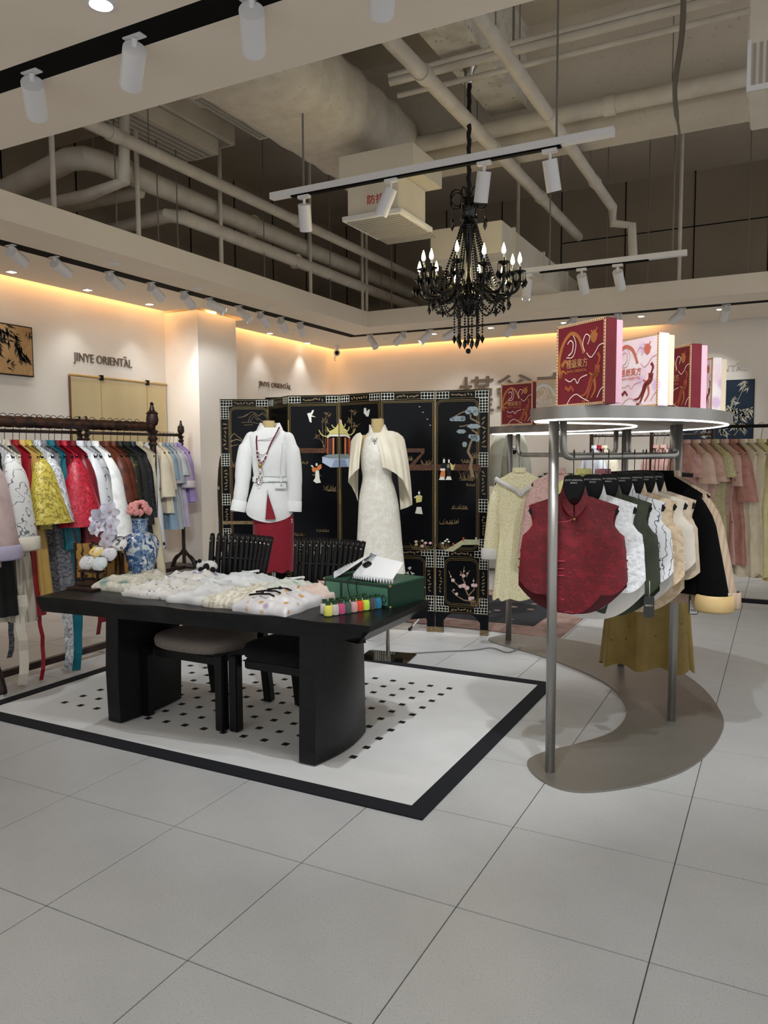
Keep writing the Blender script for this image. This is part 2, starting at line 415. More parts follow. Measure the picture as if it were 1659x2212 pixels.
# ------------------------------------------------------------------ folded garments on the table
def folded(name, cx, cy, w, d, h, rz, m, label, z=TZ, seed=0, lumps=.012):
    rnd = random.Random(seed); ph = [rnd.uniform(0, 6.28) for _ in range(6)]
    t = thing(name, label, 'garment', (cx, cy, z), rz, group='folded garments laid out on the table')
    NX, NYq = 36, 26; R = []
    def hgt(u, v):
        e = max(0, 1-abs(u)**6)*max(0, 1-abs(v)**6)
        hh = h*(.40+.60*e**.35)
        if abs(u-.1) < .55 and v > -.62: hh += h*.22*min(1, (v+.62)*9)*min(1, (.55-abs(u-.1))*9)*e      # folded-over second layer
        rg = 1-abs(sin(2.2*u+1.7*v+ph[0]+.8*sin(3*v+ph[1])))
        rg2 = 1-abs(sin(1.3*u-2.9*v+ph[2]+.7*sin(4*u+ph[3])))
        return hh + lumps*e*(1.3*rg**3+1.1*rg2**3-.5+.5*sin(u*7+ph[0])*cos(v*6+ph[1])+.25*sin(u*17+v*9+ph[2]))
    m_ = MB(); idx = {}
    for j in range(NYq+1):
        for i in range(NX+1):
            u = i/NX*2-1; v = j/NYq*2-1
            px = u*w/2*(1+.03*sin(v*6+ph[4])); py = v*d/2*(1+.04*sin(u*5+ph[5]))
            idx[i, j] = len(m_.v); m_.v.append((px, py, max(.006, hgt(u, v))))
    for j in range(NYq):
        for i in range(NX): m_.f.append((idx[i, j], idx[i+1, j], idx[i+1, j+1], idx[i, j+1]))
    per = [(i, 0) for i in range(NX)]+[(NX, j) for j in range(NYq)]+[(i, NYq) for i in range(NX, 0, -1)]+[(0, j) for j in range(NYq, 0, -1)]
    b0 = len(m_.v)
    for k, (i, j) in enumerate(per):
        p = m_.v[idx[i, j]]; m_.v.append((p[0]*.97, p[1]*.97, 0))
    for k in range(len(per)):
        a = idx[per[k]]; b2 = idx[per[(k+1) % len(per)]]; m_.f.append((a, b0+k, b0+(k+1) % len(per), b2))
    m_.build('folded_body', m, t, smooth='all', world=False)
    P = [(.05*cos(a), d*.36+.035*sin(a), h*1.15+.004+.006*sin(2*a)) for a in [lerp(.3, 5.9, q/14) for q in range(15)]]
    MB().loft([[(x, y, z-.004), (x*1.12, (y-d*.36)*1.2+d*.36, z+.008)] for x, y, z in P], closed=False).build('collar', m, t, smooth='all', world=False)
    return t
def floral(nm, base, c1, c2, sc=22, rough=.6): return pat(nm, base, [('noise', 14, '#ffffff', .62, .1), ('vor', sc, c1, .22, -.08), ('vor', sc*.6, c2, .16, -.06)], rough, sheen=.2, bump=.25, bscale=35)
Fs = [
 ('folded_blouse', -3.26, 3.20, .30, .36, .055, .10, pat('ivory_jacquard', '#e9e5d8', [('ring', 9, '#d6d1c0', .6, .15), ('vor', 7, '#7fa195', .2, -.08)], .6, bump=.3, bscale=50), 'ivory jacquard top with sage leaf print, folded leftmost on the table'),
 ('folded_blouse', -2.94, 3.13, .34, .36, .052, .06, floral('small_flower', '#ebe8e2', '#8f93a0', '#c9c3b0', 30), 'white blouse with tiny grey flowers, folded second from the left in the front row'),
 ('folded_blouse', -2.64, 3.10, .28, .34, .050, .04, pat('white_satin_fold', '#f1f1f0', [('noise', 5, '#d8dadd', .55, .2)], .35, bump=.3, bscale=18), 'plain white satin blouse, folded in the middle of the front row'),
 ('folded_knit', -2.40, 3.10, .28, .36, .055, .05, pat('cream_lace', '#eae5d2', [('edge', 34, '#c9c3ab', .05, -.03), ('wave', 7, '#f7f4e8', .6, .15)], .8, bump=.6, bscale=60), 'cream cable-lace top, folded left of the butterfly-tie blouse'),
 ('folded_blouse', -2.17, 3.06, .32, .34, .060, .03, floral('amber_flower', '#e6e4e8', '#d0a35c', '#b9a6b8', 17), 'white blouse with amber and mauve flowers and black frog ties, folded at the front right'),
 ('folded_blouse', -3.02, 3.42, .34, .26, .055, .05, floral('lilac_sprig', '#ece9e4', '#9f9bb8', '#b9c6c2', 16), 'off-white blouse with violet sprigs, folded in the back row below the toy panda'),
 ('folded_blouse', -2.68, 3.43, .40, .24, .062, .02, pat('pale_blue_satin', '#e2ebf0', [('noise', 4, '#f6f8f8', .5, .25)], .4, bump=.3, bscale=22), 'pale blue-white blouse, folded in the back row before the chair backs'),
 ('folded_scarf', -2.36, 3.42, .28, .24, .050, .1, floral('mint_sheer', '#dde3da', '#9fc4bf', '#cfd8c6', 14), 'sheer mint patterned blouse, folded in the back row beside the pink one'),
 ('folded_blouse', -2.13, 3.36, .24, .26, .055, .0, pat('peach_tweed', '#ecd0c4', [('noise', 150, '#f3e2d8', .5, .1)], .9, bump=.5, bscale=200), 'peach pink tweed top, folded against the green box'),
]
for i, a in enumerate(Fs): folded(*a, seed=i+3)
# black frog ties on the amber-flower blouse
tie = MB()
for (x, y) in ((-2.20, 3.12), (-2.21, 3.04), (-2.19, 2.96)):
    tie.tube([(x-.07, y-.01, TZ+.075), (x-.02, y+.006, TZ+.083), (x, y, TZ+.084), (x+.03, y+.015, TZ+.083), (x+.06, y+.012, TZ+.077)], .005, 6); tie.sph((x, y, TZ+.087), .009, 8, 5)
par = [o for o in bpy.data.objects if o.get('label', '').startswith('white blouse with amber')][0]
tie.build('frog_ties', BLK, par, smooth='all')
# toy panda brooch
pd = thing('toy_panda', 'small black and white plush panda lying on the folded blouses', 'toy', (-2.98, 3.52, TZ+.06))
WPL = pat('white_plush', '#eeeeec', [('noise', 200, '#dcdcd8', .5, .2)], .95, bump=.4, bscale=300); KPL = mat('black_plush', '#0a0a0b', .95)
px, py, pz = -2.98, 3.52, TZ+.062
MB().sph((px, py, pz+.03), .034, 14, 9, sx=1.5).build('body', WPL, pd, smooth='all')
MB().sph((px-.055, py-.01, pz+.03), .032, 14, 9).build('head', WPL, pd, smooth='all')
for dx, dy, dz, r in ((-.078, -.03, .052, .012), (-.05, -.032, .062, .012), (-.082, -.02, .02, .017), (.0, -.03, .03, .022), (.045, -.03, .015, .018), (-.03, -.045, .012, .018)):
    MB().sph((px+dx, py+dy, pz+dz), r, 10, 6).build('black_patch', KPL, pd, smooth='all')

# ------------------------------------------------------------------ green trunk box with ruffled collar
NL, NR, FR = onz(690, 1293, TZ), onz(843, 1315, TZ), onz(898, 1287, TZ)
ux = (NR-NL); bwid = .42; ux.normalize(); uy = Vector((-ux.y, ux.x, 0)); bdep = .30; bh = .115
bo = Vector((NR.x, NR.y, TZ))-ux*bwid
gb = thing('green_box', 'dark green leather-trimmed storage box under the white ruffled collar', 'box', bo+ux*bwid/2+uy*bdep/2)
GRN = pat('green_leatherette', '#2f5a48', [('noise', 60, '#28503f', .5, .2)], .4); GRD = mat('dark_green_trim', '#123527', .4); GRP = pat('green_panel', '#4f8068', [('vor', 26, '#477762', .2, -.05)], .45)
def bx(u0, v0, z0, u1, v1, z1):
    P = [bo+ux*u+uy*v+Vector((0,0,z)) for z in (z0, z1) for u, v in ((u0,v0),(u1,v0),(u1,v1),(u0,v1))]
    return MB().add(P, [(0,3,2,1),(4,5,6,7),(0,1,5,4),(1,2,6,5),(2,3,7,6),(3,0,4,7)])
bx(0, 0, 0, bwid, bdep, bh).build('body', GRD, gb)
bx(-.001, -.001, bh-.004, bwid+.001, bdep, bh+.003).build('lid', GRN, gb)
for u0, u1 in ((.012, .105), (.125, bwid-.015)): bx(u0, -.003, .012, u1, 0, bh-.018).build('front_panel', GRP, gb)
for u in (0, bwid):
    for z in (.006, bh-.006): MB().sph(bo+ux*u+Vector((0,0,z)), .007, 8, 5).build('corner_guard', GOLD, gb)
MB().tube([bo+ux*.385+uy*-.004+ux*(.014*cos(a))+Vector((0,0,.045+.018*sin(a))) for a in [2*pi*k/16 for k in range(16)]], .0025, 5, closed=True).build('emblem', GRD, gb)
# collar: two wings with gathered ruffle edge, draped over a black core, resting on the lid
cw = thing('ruffle_collar', 'white detachable collar with pleated ruffle lying on the green box', 'collar', bo+ux*.25+uy*.14+Vector((0,0,bh)))
CLW = mat('white_cotton', '#e6e8e9', .8, sheen=.1); RUF = pat('sheer_ruffle', '#c9cdd0', [('noise', 90, '#dfe2e4', .5, .2)], .8)
def wing(tip, pk, root, back, nf):
    """one collar wing: quad patch from the neck edge (pk-back) out to (tip-root), with gathered ruffle on its outer edges"""
    def B(u, v): return lerp(lerp(tip, pk, u), lerp(root, back, u), v)
    rows = []
    for i in range(9):
        u = i/8; rows.append([B(u, j/8)+Vector((0, 0, .012*sin(pi*u)*sin(pi*j/8)+.004)) for j in range(9)])
    a = MB().loft(rows, closed=False).build('collar_wing', CLW, cw, smooth='all')
    edge_ = [r[0] for r in rows[::-1]]+rows[0][1:]; sm = []; N = 4*(len(edge_)-1)
    for k in range(N+1):
        q = k/N*(len(edge_)-1); i = min(int(q), len(edge_)-2); e_ = lerp(edge_[i], edge_[i+1], q-i); c_ = B(.55, .6)
        out = (e_-c_); out.z = 0; out.normalize(); wv = .011*(1 if k % 2 else -1)
        sm.append([e_, e_+out*.020+Vector((0, 0, wv*.6-.003)), e_+out*.040+Vector((0, 0, wv-.008))])
    MB().loft(sm, closed=False).build('ruffle', RUF, a, smooth=30)
def BP(u, v, z): return bo+ux*u+uy*v+Vector((0, 0, bh+.004+z))
wing(BP(.03, .10, .010), BP(.18, .16, .115), BP(.09, .03, .012), BP(.20, .12, .105), -1)
wing(BP(.215, .03, .022), BP(.21, .17, .10), BP(.40, .05, .012), BP(.36, .20, .075), 1)
MB().lathe([(.06, 0), (.056, .03), (.03, .07), (.001, .085)], bo+ux*.20+uy*.115+Vector((0,0,bh+.003)), 14).build('black_core', BLK, cw, smooth='all')
for u in (.17, .225): MB().tube([bo+ux*u+uy*.03+Vector((0,0,bh+.02)), bo+ux*(u-.006)+uy*-.012+Vector((0,0,bh)), bo+ux*(u+.002)+uy*-.016+Vector((0,0,bh-.05)), bo+ux*(u+.02)+uy*-.02+Vector((0,0,.025))], .0028, 5).build('ribbon', BLK, cw, smooth='all')

# ------------------------------------------------------------------ thread spools
A0, A1 = onz(709, 1331, TZ), onz(815, 1314, TZ)
cols = [('#e9e36b', 'lemon yellow'), ('#cfc9c0', 'pale grey'), ('#cf4f86', 'magenta pink'), ('#4d5f52', 'grey green'), ('#dba9ad', 'dusty rose'), ('#f0501f', 'bright orange'), ('#c8ee4a', 'neon lime'), ('#4a4648', 'charcoal'), ('#1779a0', 'peacock blue')]
PLG = mat('green_plastic', '#1f4a2e', .4)
def spool(P, hexc, label, h=.052, r=.0205):
    s = thing('thread_spool', label, 'thread spool', P, group='thread spools lined up on the table')
    m = pat('thread_'+hexc[1:], hexc, [('stripe', 55, tuple(c*.75 for c in lin(hexc)), .5, .5, (0, 0, 6))], .8, sheen=.3)
    MB().lathe([(r*.9, 0), (r*.9, .004)], P, 18).build('flange', PLG, s)
    MB().lathe([(r*.98, .004), (r*1.02, h*.3), (r, h*.8), (r*.75, h), (r*.7, h)], P, 18).build('thread', m, s, smooth=40)
    MB().lathe([(r*.62, h), (r*.55, h+.010), (r*.62, h+.012), (r*.60, h+.018), (r*.35, h+.019)], P, 14).build('cone_top', PLG, s, smooth=40)
for i, (hx, nm) in enumerate(cols):
    spool(lerp(A0, A1, i/8), hx, nm+' thread spool in the front row before the green box')
back = [('#d9d6d0', 'white'), ('#e8b93a', 'golden yellow'), ('#b03a35', 'brick red'), ('#7fb7cf', 'sky blue'), ('#e7dfbd', 'cream'), ('#f2d21f', 'bright yellow'), ('#c9b7c9', 'lilac')]
dv = (A1-A0).normalized(); pv = Vector((-dv.y, dv.x, 0))
for i, (hx, nm) in enumerate(back):
    spool(A0+pv*.048+dv*(.012+i*.0385), hx, nm+' thread spool in the rear row behind the front spools')

# ------------------------------------------------------------------ small gilded screen, purse stand, vase with flowers
gs = thing('gilded_panel_screen', 'small gold folding screen painted with grasses and birds at the table end', 'folding screen', (-3.55, 3.25, TZ))
GLD = pat('gold_leaf', '#b98d45', [('noise', 9, '#a87d38', .5, .2), ('wave', 7, '#3a2a15', .9, .04), ('noise', 26, '#2f2616', .68, .04)], .5, metal=.2)
DKW = pat('dark_rosewood', '#2b1712', [('wave', 6, '#3c2019', .6, .3)], .4)
xs = [(-3.70, 3.17), (-3.62, 3.23), (-3.555, 3.20), (-3.49, 3.28), (-3.43, 3.26), (-3.37, 3.34)]
for k in range(5):
    p, q = Vector((*xs[k], TZ)), Vector((*xs[k+1], TZ))
    MB().bar(p+Vector((0,0,.115)), q+Vector((0,0,.115)), .008, .225).build('panel', GLD, gs)
    MB().bar(p+Vector((0,0,.012)), q+Vector((0,0,.012)), .012, .022).build('lower_rail', BLK, gs)
for p in xs: MB().box((p[0]-.007, p[1]-.007, TZ), (p[0]+.007, p[1]+.007, TZ+.235)).build('stile', DKW, gs)
ps = thing('purse_stand', 'stepped dark wooden stand with tiers carrying coin purses', 'stand', (-3.48, 3.15, TZ))
for k, (z, y) in enumerate(((.0, 3.02), (.015, 3.08))): MB().box((-3.545, y-.06, TZ+z), (-3.33, y+.06, TZ+z+.014)).build('wavy_board', DKW, ps, bevel=.004)
for k, (z, y) in enumerate(((.075, 3.13), (.125, 3.18), (.18, 3.23))): MB().box((-3.60, y-.03, TZ+z), (-3.445, y+.03, TZ+z+.01)).build('tier', DKW, ps)
for x in (-3.57, -3.39):
    MB().bar((x, 3.10, TZ+.028), (x, 3.10, TZ+.08), .012, .012).build('post', DKW, ps); MB().bar((x, 3.24, TZ), (x, 3.24, TZ+.18), .012, .012).build('post', DKW, ps)
purs = [(-3.545, 3.115, .09, floral('purse_a', '#e8e8ea', '#9a9aa6', '#c5c8d0', 55), 'white floral coin purse at the lower left of the purse stand'),
 (-3.445, 3.115, .09, floral('purse_b', '#dfeaec', '#8fc3cf', '#e6d9a8', 40), 'pale turquoise coin purse at the lower right of the purse stand'),
 (-3.520, 3.165, .14, floral('purse_c', '#f0d37a', '#b8432f', '#e9dcc0', 30), 'yellow and red coin purse on the middle tier'),
 (-3.420, 3.165, .14, floral('purse_d', '#e6e4ea', '#a39fb5', '#c0bccb', 50), 'white and lilac coin purse on the middle tier'),
 (-3.490, 3.215, .195, floral('purse_e', '#eceef0', '#b5bac2', '#d8dadf', 60), 'silvery white coin purse on the top tier'),
 (-3.390, 3.215, .195, pat('purse_f', '#f1f1f1', [('vor', 34, '#0b0b0d', .3, -.03), ('vor', 34, '#f1f1f1', .12, -.03)], .6), 'white coin purse with bold black rings on the top tier')]
for x, y, z, m_, lb in purs:
    c = thing('coin_purse', lb, 'purse', (x, y, TZ+z), group='coin purses on the stand')
    R = []
    for k in range(9):
        t = k/8; ww = .058*sin(pi*(.12+.72*t))**.6; dd = .022*sin(pi*(.08+.84*t)); R.append([(x+ww*cos(a), y-.012+.028*t+dd*sin(a), TZ+z+.004+.072*t) for a in [2*pi*q/16 for q in range(16)]])
    MB().loft(R, cap0=True, cap1=True).build('pouch', m_, c, smooth='all')
    MB().tube([(x-.034+.068*q/8, y+.016, TZ+z+.076+.006*sin(pi*q/8)) for q in range(9)], .004, 6).build('clasp_frame', CHROME, c)
# vase
VB = pat('blue_white_porcelain', '#dfe6ea', [('noise', 15, '#5f7fa8', .56, .03), ('ring', 7, '#35588c', .72, .07), ('edge', 14, '#86a2c2', .035, -.015)], .12, spec=.6)
VB2 = pat('blue_ground_porcelain', '#8fa9c4', [('noise', 26, '#47699a', .5, .05), ('edge', 30, '#dfe8ee', .03, -.01)], .15, spec=.6)
vx, vy = -3.33, 3.36
vx, vy = onz(303, 1252, TZ).x+.03, onz(303, 1252, TZ).y-.02
va = thing('porcelain_vase', 'blue and white porcelain vase with scrolling flowers at the table end', 'vase', (vx, vy, TZ))
vp = [(.068, 0), (.072, .008), (.068, .03), (.078, .085), (.098, .155), (.108, .205), (.107, .235), (.092, .265), (.06, .282), (.047, .29)]
MB().lathe(vp, (vx, vy, TZ), 32, capt=False).build('body', VB, va, smooth='all')
MB().lathe([(.047, .288), (.044, .30), (.044, .36), (.052, .372), (.045, .371), (.040, .30)], (vx, vy, TZ), 28, capb=False).build('neck', VB2, va, smooth='all')
pk = thing('preserved_bloom', 'fluffy coral pink dried flower ball in the mouth of the porcelain vase', 'flower', (vx, vy, TZ+.36))
PNK = mat('coral_pink_petal', '#e79a96', .9, sheen=.4); rnd = random.Random(5)
MB().cyl((vx, vy, TZ+.30), (vx, vy, TZ+.40), .006, 6).build('stem', mat('leaf_stem', '#5f6a48', .7), pk)
m = MB()
for k in range(110):
    a = rnd.uniform(0, 2*pi); zz = rnd.uniform(-.25, 1); rr = sqrt(max(0, 1-zz*zz))*rnd.uniform(.8, 1.05)
    c = Vector((vx+.062*rr*cos(a), vy+.062*rr*sin(a), TZ+.415+.055*zz)); m.sph(c, rnd.uniform(.010, .017), 6, 4)
m.build('blossom', PNK, pk, smooth='all')
orc = thing('orchid_spray', 'lavender-white orchid spray leaning before the porcelain vase', 'flower', (vx-.10, vy-.10, TZ))
LAV = pat('orchid_petal', '#d3d2ea', [('noise', 14, '#eceaf4', .5, .2)], .6, sheen=.3); MAU = pat('mauve_petal', '#b79aa6', [('noise', 20, '#c9b4bb', .5, .2)], .6)
MB().tube(smooth_path([(vx-.02, vy-.10, TZ+.0), (vx-.05, vy-.12, TZ+.2), (vx-.10, vy-.13, TZ+.37), (vx-.14, vy-.14, TZ+.40), (vx-.20, vy-.15, TZ+.38)], 5), .004, 6).build('stem', mat('leaf_stem', '#5f6a48', .7), orc)
def flower(c, s, m_, tilt):
    c = Vector(c); n = Vector((.35+.6*sin(tilt*2.3), -.75, .45*cos(tilt*3.1))).normalized(); s *= .82; e1 = n.orthogonal().normalized(); e2 = n.cross(e1)
    fl_ = None
    for k in range(5):
        a = 2*pi*k/5+tilt; d = e1*cos(a)+e2*sin(a); sd = n.cross(d); wd = (.55 if k % 2 else .40)
        R = []
        for t in (0, .3, .6, .85, 1.0):
            ww = s*wd*sin(pi*min(.98, .12+t*.8))**.8; cc = c+d*(s*t)+n*(.25*s*t*(1-t)*2-.15*s*t*t)
            R.append([cc-sd*ww+n*.12*s*t, cc-sd*ww*.5, cc, cc+sd*ww*.5, cc+sd*ww+n*.12*s*t])
        mb = MB().loft(R, closed=False)
        fl_ = mb.build('petal', m_, orc, smooth='all')
    MB().sph(c+n*.008, s*.18, 8, 5).build('lip', MAU, orc, smooth='all')
for dx, dy, dz, s, mm, tl in ((-.20, -.14, .36, .062, LAV, .2), (-.14, -.17, .40, .066, LAV, 1.1), (-.085, -.15, .42, .072, LAV, .5), (-.13, -.18, .33, .07, LAV, 2.0), (-.055, -.17, .34, .078, LAV, 1.6), (-.20, -.16, .31, .045, LAV, .9), (-.075, -.18, .27, .06, LAV, 2.6), (-.085, -.17, .21, .045, MAU, .4), (-.06, -.17, .17, .04, MAU, 1.2)):
    flower((vx+dx, vy+dy, TZ+dz), s, mm, tl)
# ------------------------------------------------------------------ lacquer folding screen
LACQ = pat('black_lacquer', '#07080b', [('noise', 3, '#090b10', .5, .3)], .2, spec=.16, bump=.02, bscale=30)
GLN = mat('gold_line', '#8d7848', .4, metal=.5); PEARL = pat('shell_inlay', '#dfe0d2', [('noise', 40, '#c3c8bd', .5, .2)], .35)
BRG = pat('bronze_paint', '#8b7550', [('noise', 50, '#5e4d33', .5, .2)], .5)
SP = [(-4.585, 5.60), (-4.205, 5.835), (-3.805, 5.56), (-3.374, 5.70), (-2.93, 5.61), (-2.493, 5.725), (-2.053, 5.785)]
scr = thing('lacquer_screen', 'tall black lacquer folding screen with shell-inlaid pavilion, ladies and pine', 'folding screen', (-3.3, 5.65, 0))
ST = .026; SH = 1.97
class Pan:
    def __init__(s, k):
        s.k = k; s.o = Vector((*SP[k], 0)); e = Vector((*SP[k+1], 0))-s.o; s.w = e.length-.006; s.ex = e.normalized(); s.n = Vector((s.ex.y, -s.ex.x, 0))
        s.root = MB().prism(s.body(), s.o, s.ex, (0,0,1), ST*-1).build('panel', LACQ, scr)
    def body(s):
        w = s.w
        return [(0, 0), (.065, 0), (.065, .10), (.11, .15), (.14, .165), (w-.14, .165), (w-.11, .15), (w-.065, .10), (w-.065, 0), (w, 0), (w, SH), (0, SH)]
    def P(s, u, v, h=0): return s.o+s.ex*u+Vector((0,0,v))+s.n*(h)
    def uv(s, px, py):
        d = ray(px, py); t = (s.o-CAMP).dot(s.n)/d.dot(s.n); p = CAMP+d*t-s.o
        return (p.dot(s.ex), p.z)
    def clipu(s, pts, m=.004):
        for (ax, lo) in ((0, True), (0, False)):
            out = []; lim = m if lo else s.w-m
            for i in range(len(pts)):
                a, b = pts[i-1], pts[i]; ia = (a[0] >= lim) if lo else (a[0] <= lim); ib = (b[0] >= lim) if lo else (b[0] <= lim)
                if ia != ib: t = (lim-a[0])/(b[0]-a[0]); out.append((lim, a[1]+(b[1]-a[1])*t))
                if ib: out.append(b)
            pts = out
            if len(pts) < 3: return None
        return pts
    def plate(s, mb, pts, h=.003): mb.prism(pts, s.P(0, 0, h), s.ex, (0,0,1), -h if False else h-.0005) if False else mb.add([s.P(u, v, h) for u, v in pts]+[s.P(u, v, 0) for u, v in pts], [tuple(range(len(pts)))]+[(i, (i+1) % len(pts), len(pts)+(i+1) % len(pts), len(pts)+i) for i in range(len(pts))])
    def inl(s, name, zpts, Z, m, h=.004):
        pts = s.clipu([s.uv(Z[0]+x/Z[2], Z[1]+y/Z[2]) for x, y in zpts])
        if pts:
            mb = MB(); s.plate(mb, pts, h); return mb.build(name, m, s.root)
    def stroke(s, mb, path, w0, w1, Z, h=.003):
        P = [s.uv(Z[0]+x/Z[2], Z[1]+y/Z[2]) for x, y in path]; L_ = []; R_ = []; k = 1/Z[2]*.0037
        for i, p in enumerate(P):
            a = P[max(0, i-1)]; b = P[min(len(P)-1, i+1)]; d = Vector((b[0]-a[0], b[1]-a[1])); d.normalize(); w = lerp(w0, w1, i/(len(P)-1))*k/2
            L_.append((p[0]-d.y*w, p[1]+d.x*w)); R_.append((p[0]+d.y*w, p[1]-d.x*w))
        pts = s.clipu(L_+R_[::-1])
        if pts: s.plate(mb, pts, h)
PN = [Pan(k) for k in range(6)]
def rrect(u0, v0, u1, v1, r, n=4):
    out = []
    for cx, cy, a0 in ((u1-r, v1-r, 0), (u0+r, v1-r, 90), (u0+r, v0+r, 180), (u1-r, v0+r, 270)):
        for k in range(n+1): a = radians(a0+90*k/n); out.append((cx+r*cos(a), cy+r*sin(a)))
    return out
def outline(p, pts, wd=.004, h=.002):
    mb = MB(); n = len(pts); cx = sum(q[0] for q in pts)/n; cy = sum(q[1] for q in pts)/n
    inn = []
    for i in range(n):
        a, b = Vector(pts[i-1]), Vector(pts[(i+1) % n]); d = (b-a).normalized(); inn.append((pts[i][0]-d.y*wd, pts[i][1]+d.x*wd))
    V = [p.P(u, v, h) for u, v in pts]+[p.P(u, v, h) for u, v in inn]
    mb.add(V, [(i, (i+1) % n, n+(i+1) % n, n+i) for i in range(n)]); mb.build('gold_line', GLN, p.root)
def fret(p, u0, v0, u1, v1, c=.024):
    mb = MB(); nu = max(1, round((u1-u0)/c)); nv = max(1, round((v1-v0)/c)); du = (u1-u0)/nu; dv = (v1-v0)/nv
    def rect(a, b, c_, d): p.plate(mb, [(a, b), (c_, b), (c_, d), (a, d)], .003)
    for i in range(nu+1): u = u0+i*du; rect(u-.0014, v0, u+.0014, v1)
    for j in range(nv+1): v = v0+j*dv; rect(u0, v-.0014, u1, v+.0014)
    for i in range(nu):
        for j in range(nv):
            cu, cv = u0+(i+.5)*du, v0+(j+.5)*dv
            for su, sv in ((-1,-1),(1,-1),(1,1),(-1,1)):
                a, b = cu+su*du*.5, cv+sv*dv*.5; p.plate(mb, [(a-su*du*.26, b-.001*sv), (a-.001*su, b-.001*sv), (a-.001*su, b-sv*dv*.26)] if su*sv > 0 else [(a-.001*su, b-sv*dv*.26), (a-.001*su, b-.001*sv), (a-su*du*.26, b-.001*sv)], .0025)
    o = mb.build('fretwork', PEARL, p.root); o['kind'] = 'stuff'
def cartouche(p, u0, v0, u1, v1, horiz=True):
    mb = MB(); rn = random.Random(int(u0*999+v0*77)+p.k); n = 7
    for k in range(n):
        t = (k+.5)/n; cu = lerp(u0, u1, t) if horiz else lerp(u0, u1, .5)+rn.uniform(-.006, .006); cv = lerp(v0, v1, .5)+rn.uniform(-.006, .006) if horiz else lerp(v0, v1, t)
        a = rn.uniform(0, pi); L_ = (u1-u0)/n*.75 if horiz else (v1-v0)/n*.75; w_ = .006
        p.plate(mb, [(cu+L_*cos(q)*cos(a)*.8-w_*sin(q)*sin(a), cv+.6*L_*cos(q)*sin(a)+w_*sin(q)*cos(a)) for q in [2*pi*z/8 for z in range(8)]], .003)
    o = mb.build('gilt_scroll', BRG, p.root); o['kind'] = 'stuff'
for k, p in enumerate(PN):
    w = p.w; L_ = k == 0; R_ = k == 5; bL = .085 if L_ else .0; bR = .085 if R_ else .0
    outline(p, [(.002, .17), (w-.002, .17), (w-.002, SH-.004), (.002, SH-.004)])
    u0, u1 = (bL if L_ else .004), (w-bR if R_ else w-.004)
    # top belt, middle belt, lower belt
    for v0, v1 in ((1.905, 1.957), (.632, .682), (.178, .222)):
        fret(p, .006, v0, .11, v1); fret(p, w-.11, v0, w-.006, v1); cartouche(p, .13, v0+.008, w-.13, v1-.008)
        outline(p, [(.006, v0), (w-.006, v0), (w-.006, v1), (.006, v1)], .002)
    outline(p, rrect(u0, .695, u1, 1.893, .05 if (L_ or R_) else .005), .0035); outline(p, rrect(u0+.012, .707, u1-.012, 1.881, .045 if (L_ or R_) else .004), .0025)
    if L_ or R_:
        a0, a1 = (.008, .078) if L_ else (w-.078, w-.008)
        fret(p, a0, 1.79, a1, 1.90); fret(p, a0, 1.36, a1, 1.47); fret(p, a0, 1.0, a1, 1.10); fret(p, a0, .69, a1, .78)
        for v0, v1 in ((1.5, 1.76), (1.13, 1.33), (.81, .97)): cartouche(p, a0+.02, v0, a1-.02, v1, False)
        outline(p, [(a0, .69), (a1, .69), (a1, 1.90), (a0, 1.90)], .002)
    # lower panel
    outline(p, rrect(.075, .235, w-.075, .62, .06), .0035); outline(p, rrect(.088, .248, w-.088, .607, .052), .0025)
    fret(p, .006, .222, .07, .30); fret(p, w-.07, .222, w-.006, .30); fret(p, .006, .54, .07, .632); fret(p, w-.07, .54, w-.006, .632)
    cartouche(p, .03, .33, .055, .52, False); cartouche(p, w-.055, .33, w-.03, .52, False)
    for uu in (.033, w-.033): MB().add([p.P(uu-.033, 0, .001), p.P(uu+.033, 0, .001), p.P(uu+.033, .045, .001), p.P(uu-.033, .045, .001)], [(0,1,2,3)]).build('foot_cap', BRG, p.root)
for k in range(1, 6):
    for v in (.5, 1.1, 1.7): MB().cyl((*SP[k], v-.06), (*SP[k], v+.06), .006, 8).build('hinge', GOLD, scr)
# pictures in relief
ZA = (640, 840, 7.54); ZB = (860, 830, 7.54); ZCc = (860, 1040, 6.318); ZD = (470, 840, 7.9)
IV = mat('inlay_ivory', '#e8e6da', .4); YE = pat('inlay_straw', '#d6cd86', [('noise', 60, '#bfb56d', .5, .2)], .4); RD = mat('inlay_rust', '#a8451f', .45); ORA = mat('inlay_orange', '#d77b42', .4)
BLU = mat('inlay_ice_blue', '#b4c2d8', .4); BLD = mat('inlay_slate_blue', '#7288ad', .4); GRY = pat('inlay_grey_green', '#8a958f', [('noise', 70, '#6d7a78', .5, .2)], .4); BRN = pat('inlay_brown', '#452616', [('noise', 90, '#7d5530', .6, .06)], .5); DKB = mat('inlay_dark_brown', '#3a1d12', .5); PKI = mat('inlay_pink', '#d9b8b4', .4); BKI = mat('inlay_black', '#101014', .3)
P3, P4, P5, P6, P1_ = PN[2], PN[3], PN[4], PN[5], PN[0]
def both(name, pts, Z, m, h=.004):
    P3.inl(name, pts, Z, m, h); P4.inl(name, pts, Z, m, h)
both('pavilion_base', [(425,1105),(600,1130),(850,1125),(880,1130),(880,1270),(560,1280),(425,1200)], ZA, BLU, .004)
both('pavilion_floor', [(440,1100),(520,1066),(860,1060),(880,1120),(600,1130)], ZA, GRY, .006)
for i in range(5): both('pavilion_step', [(630-i*12,1150+i*26),(800+i*10,1150+i*26),(803+i*10,1162+i*26),(625-i*12,1162+i*26)], ZA, BLD, .006)
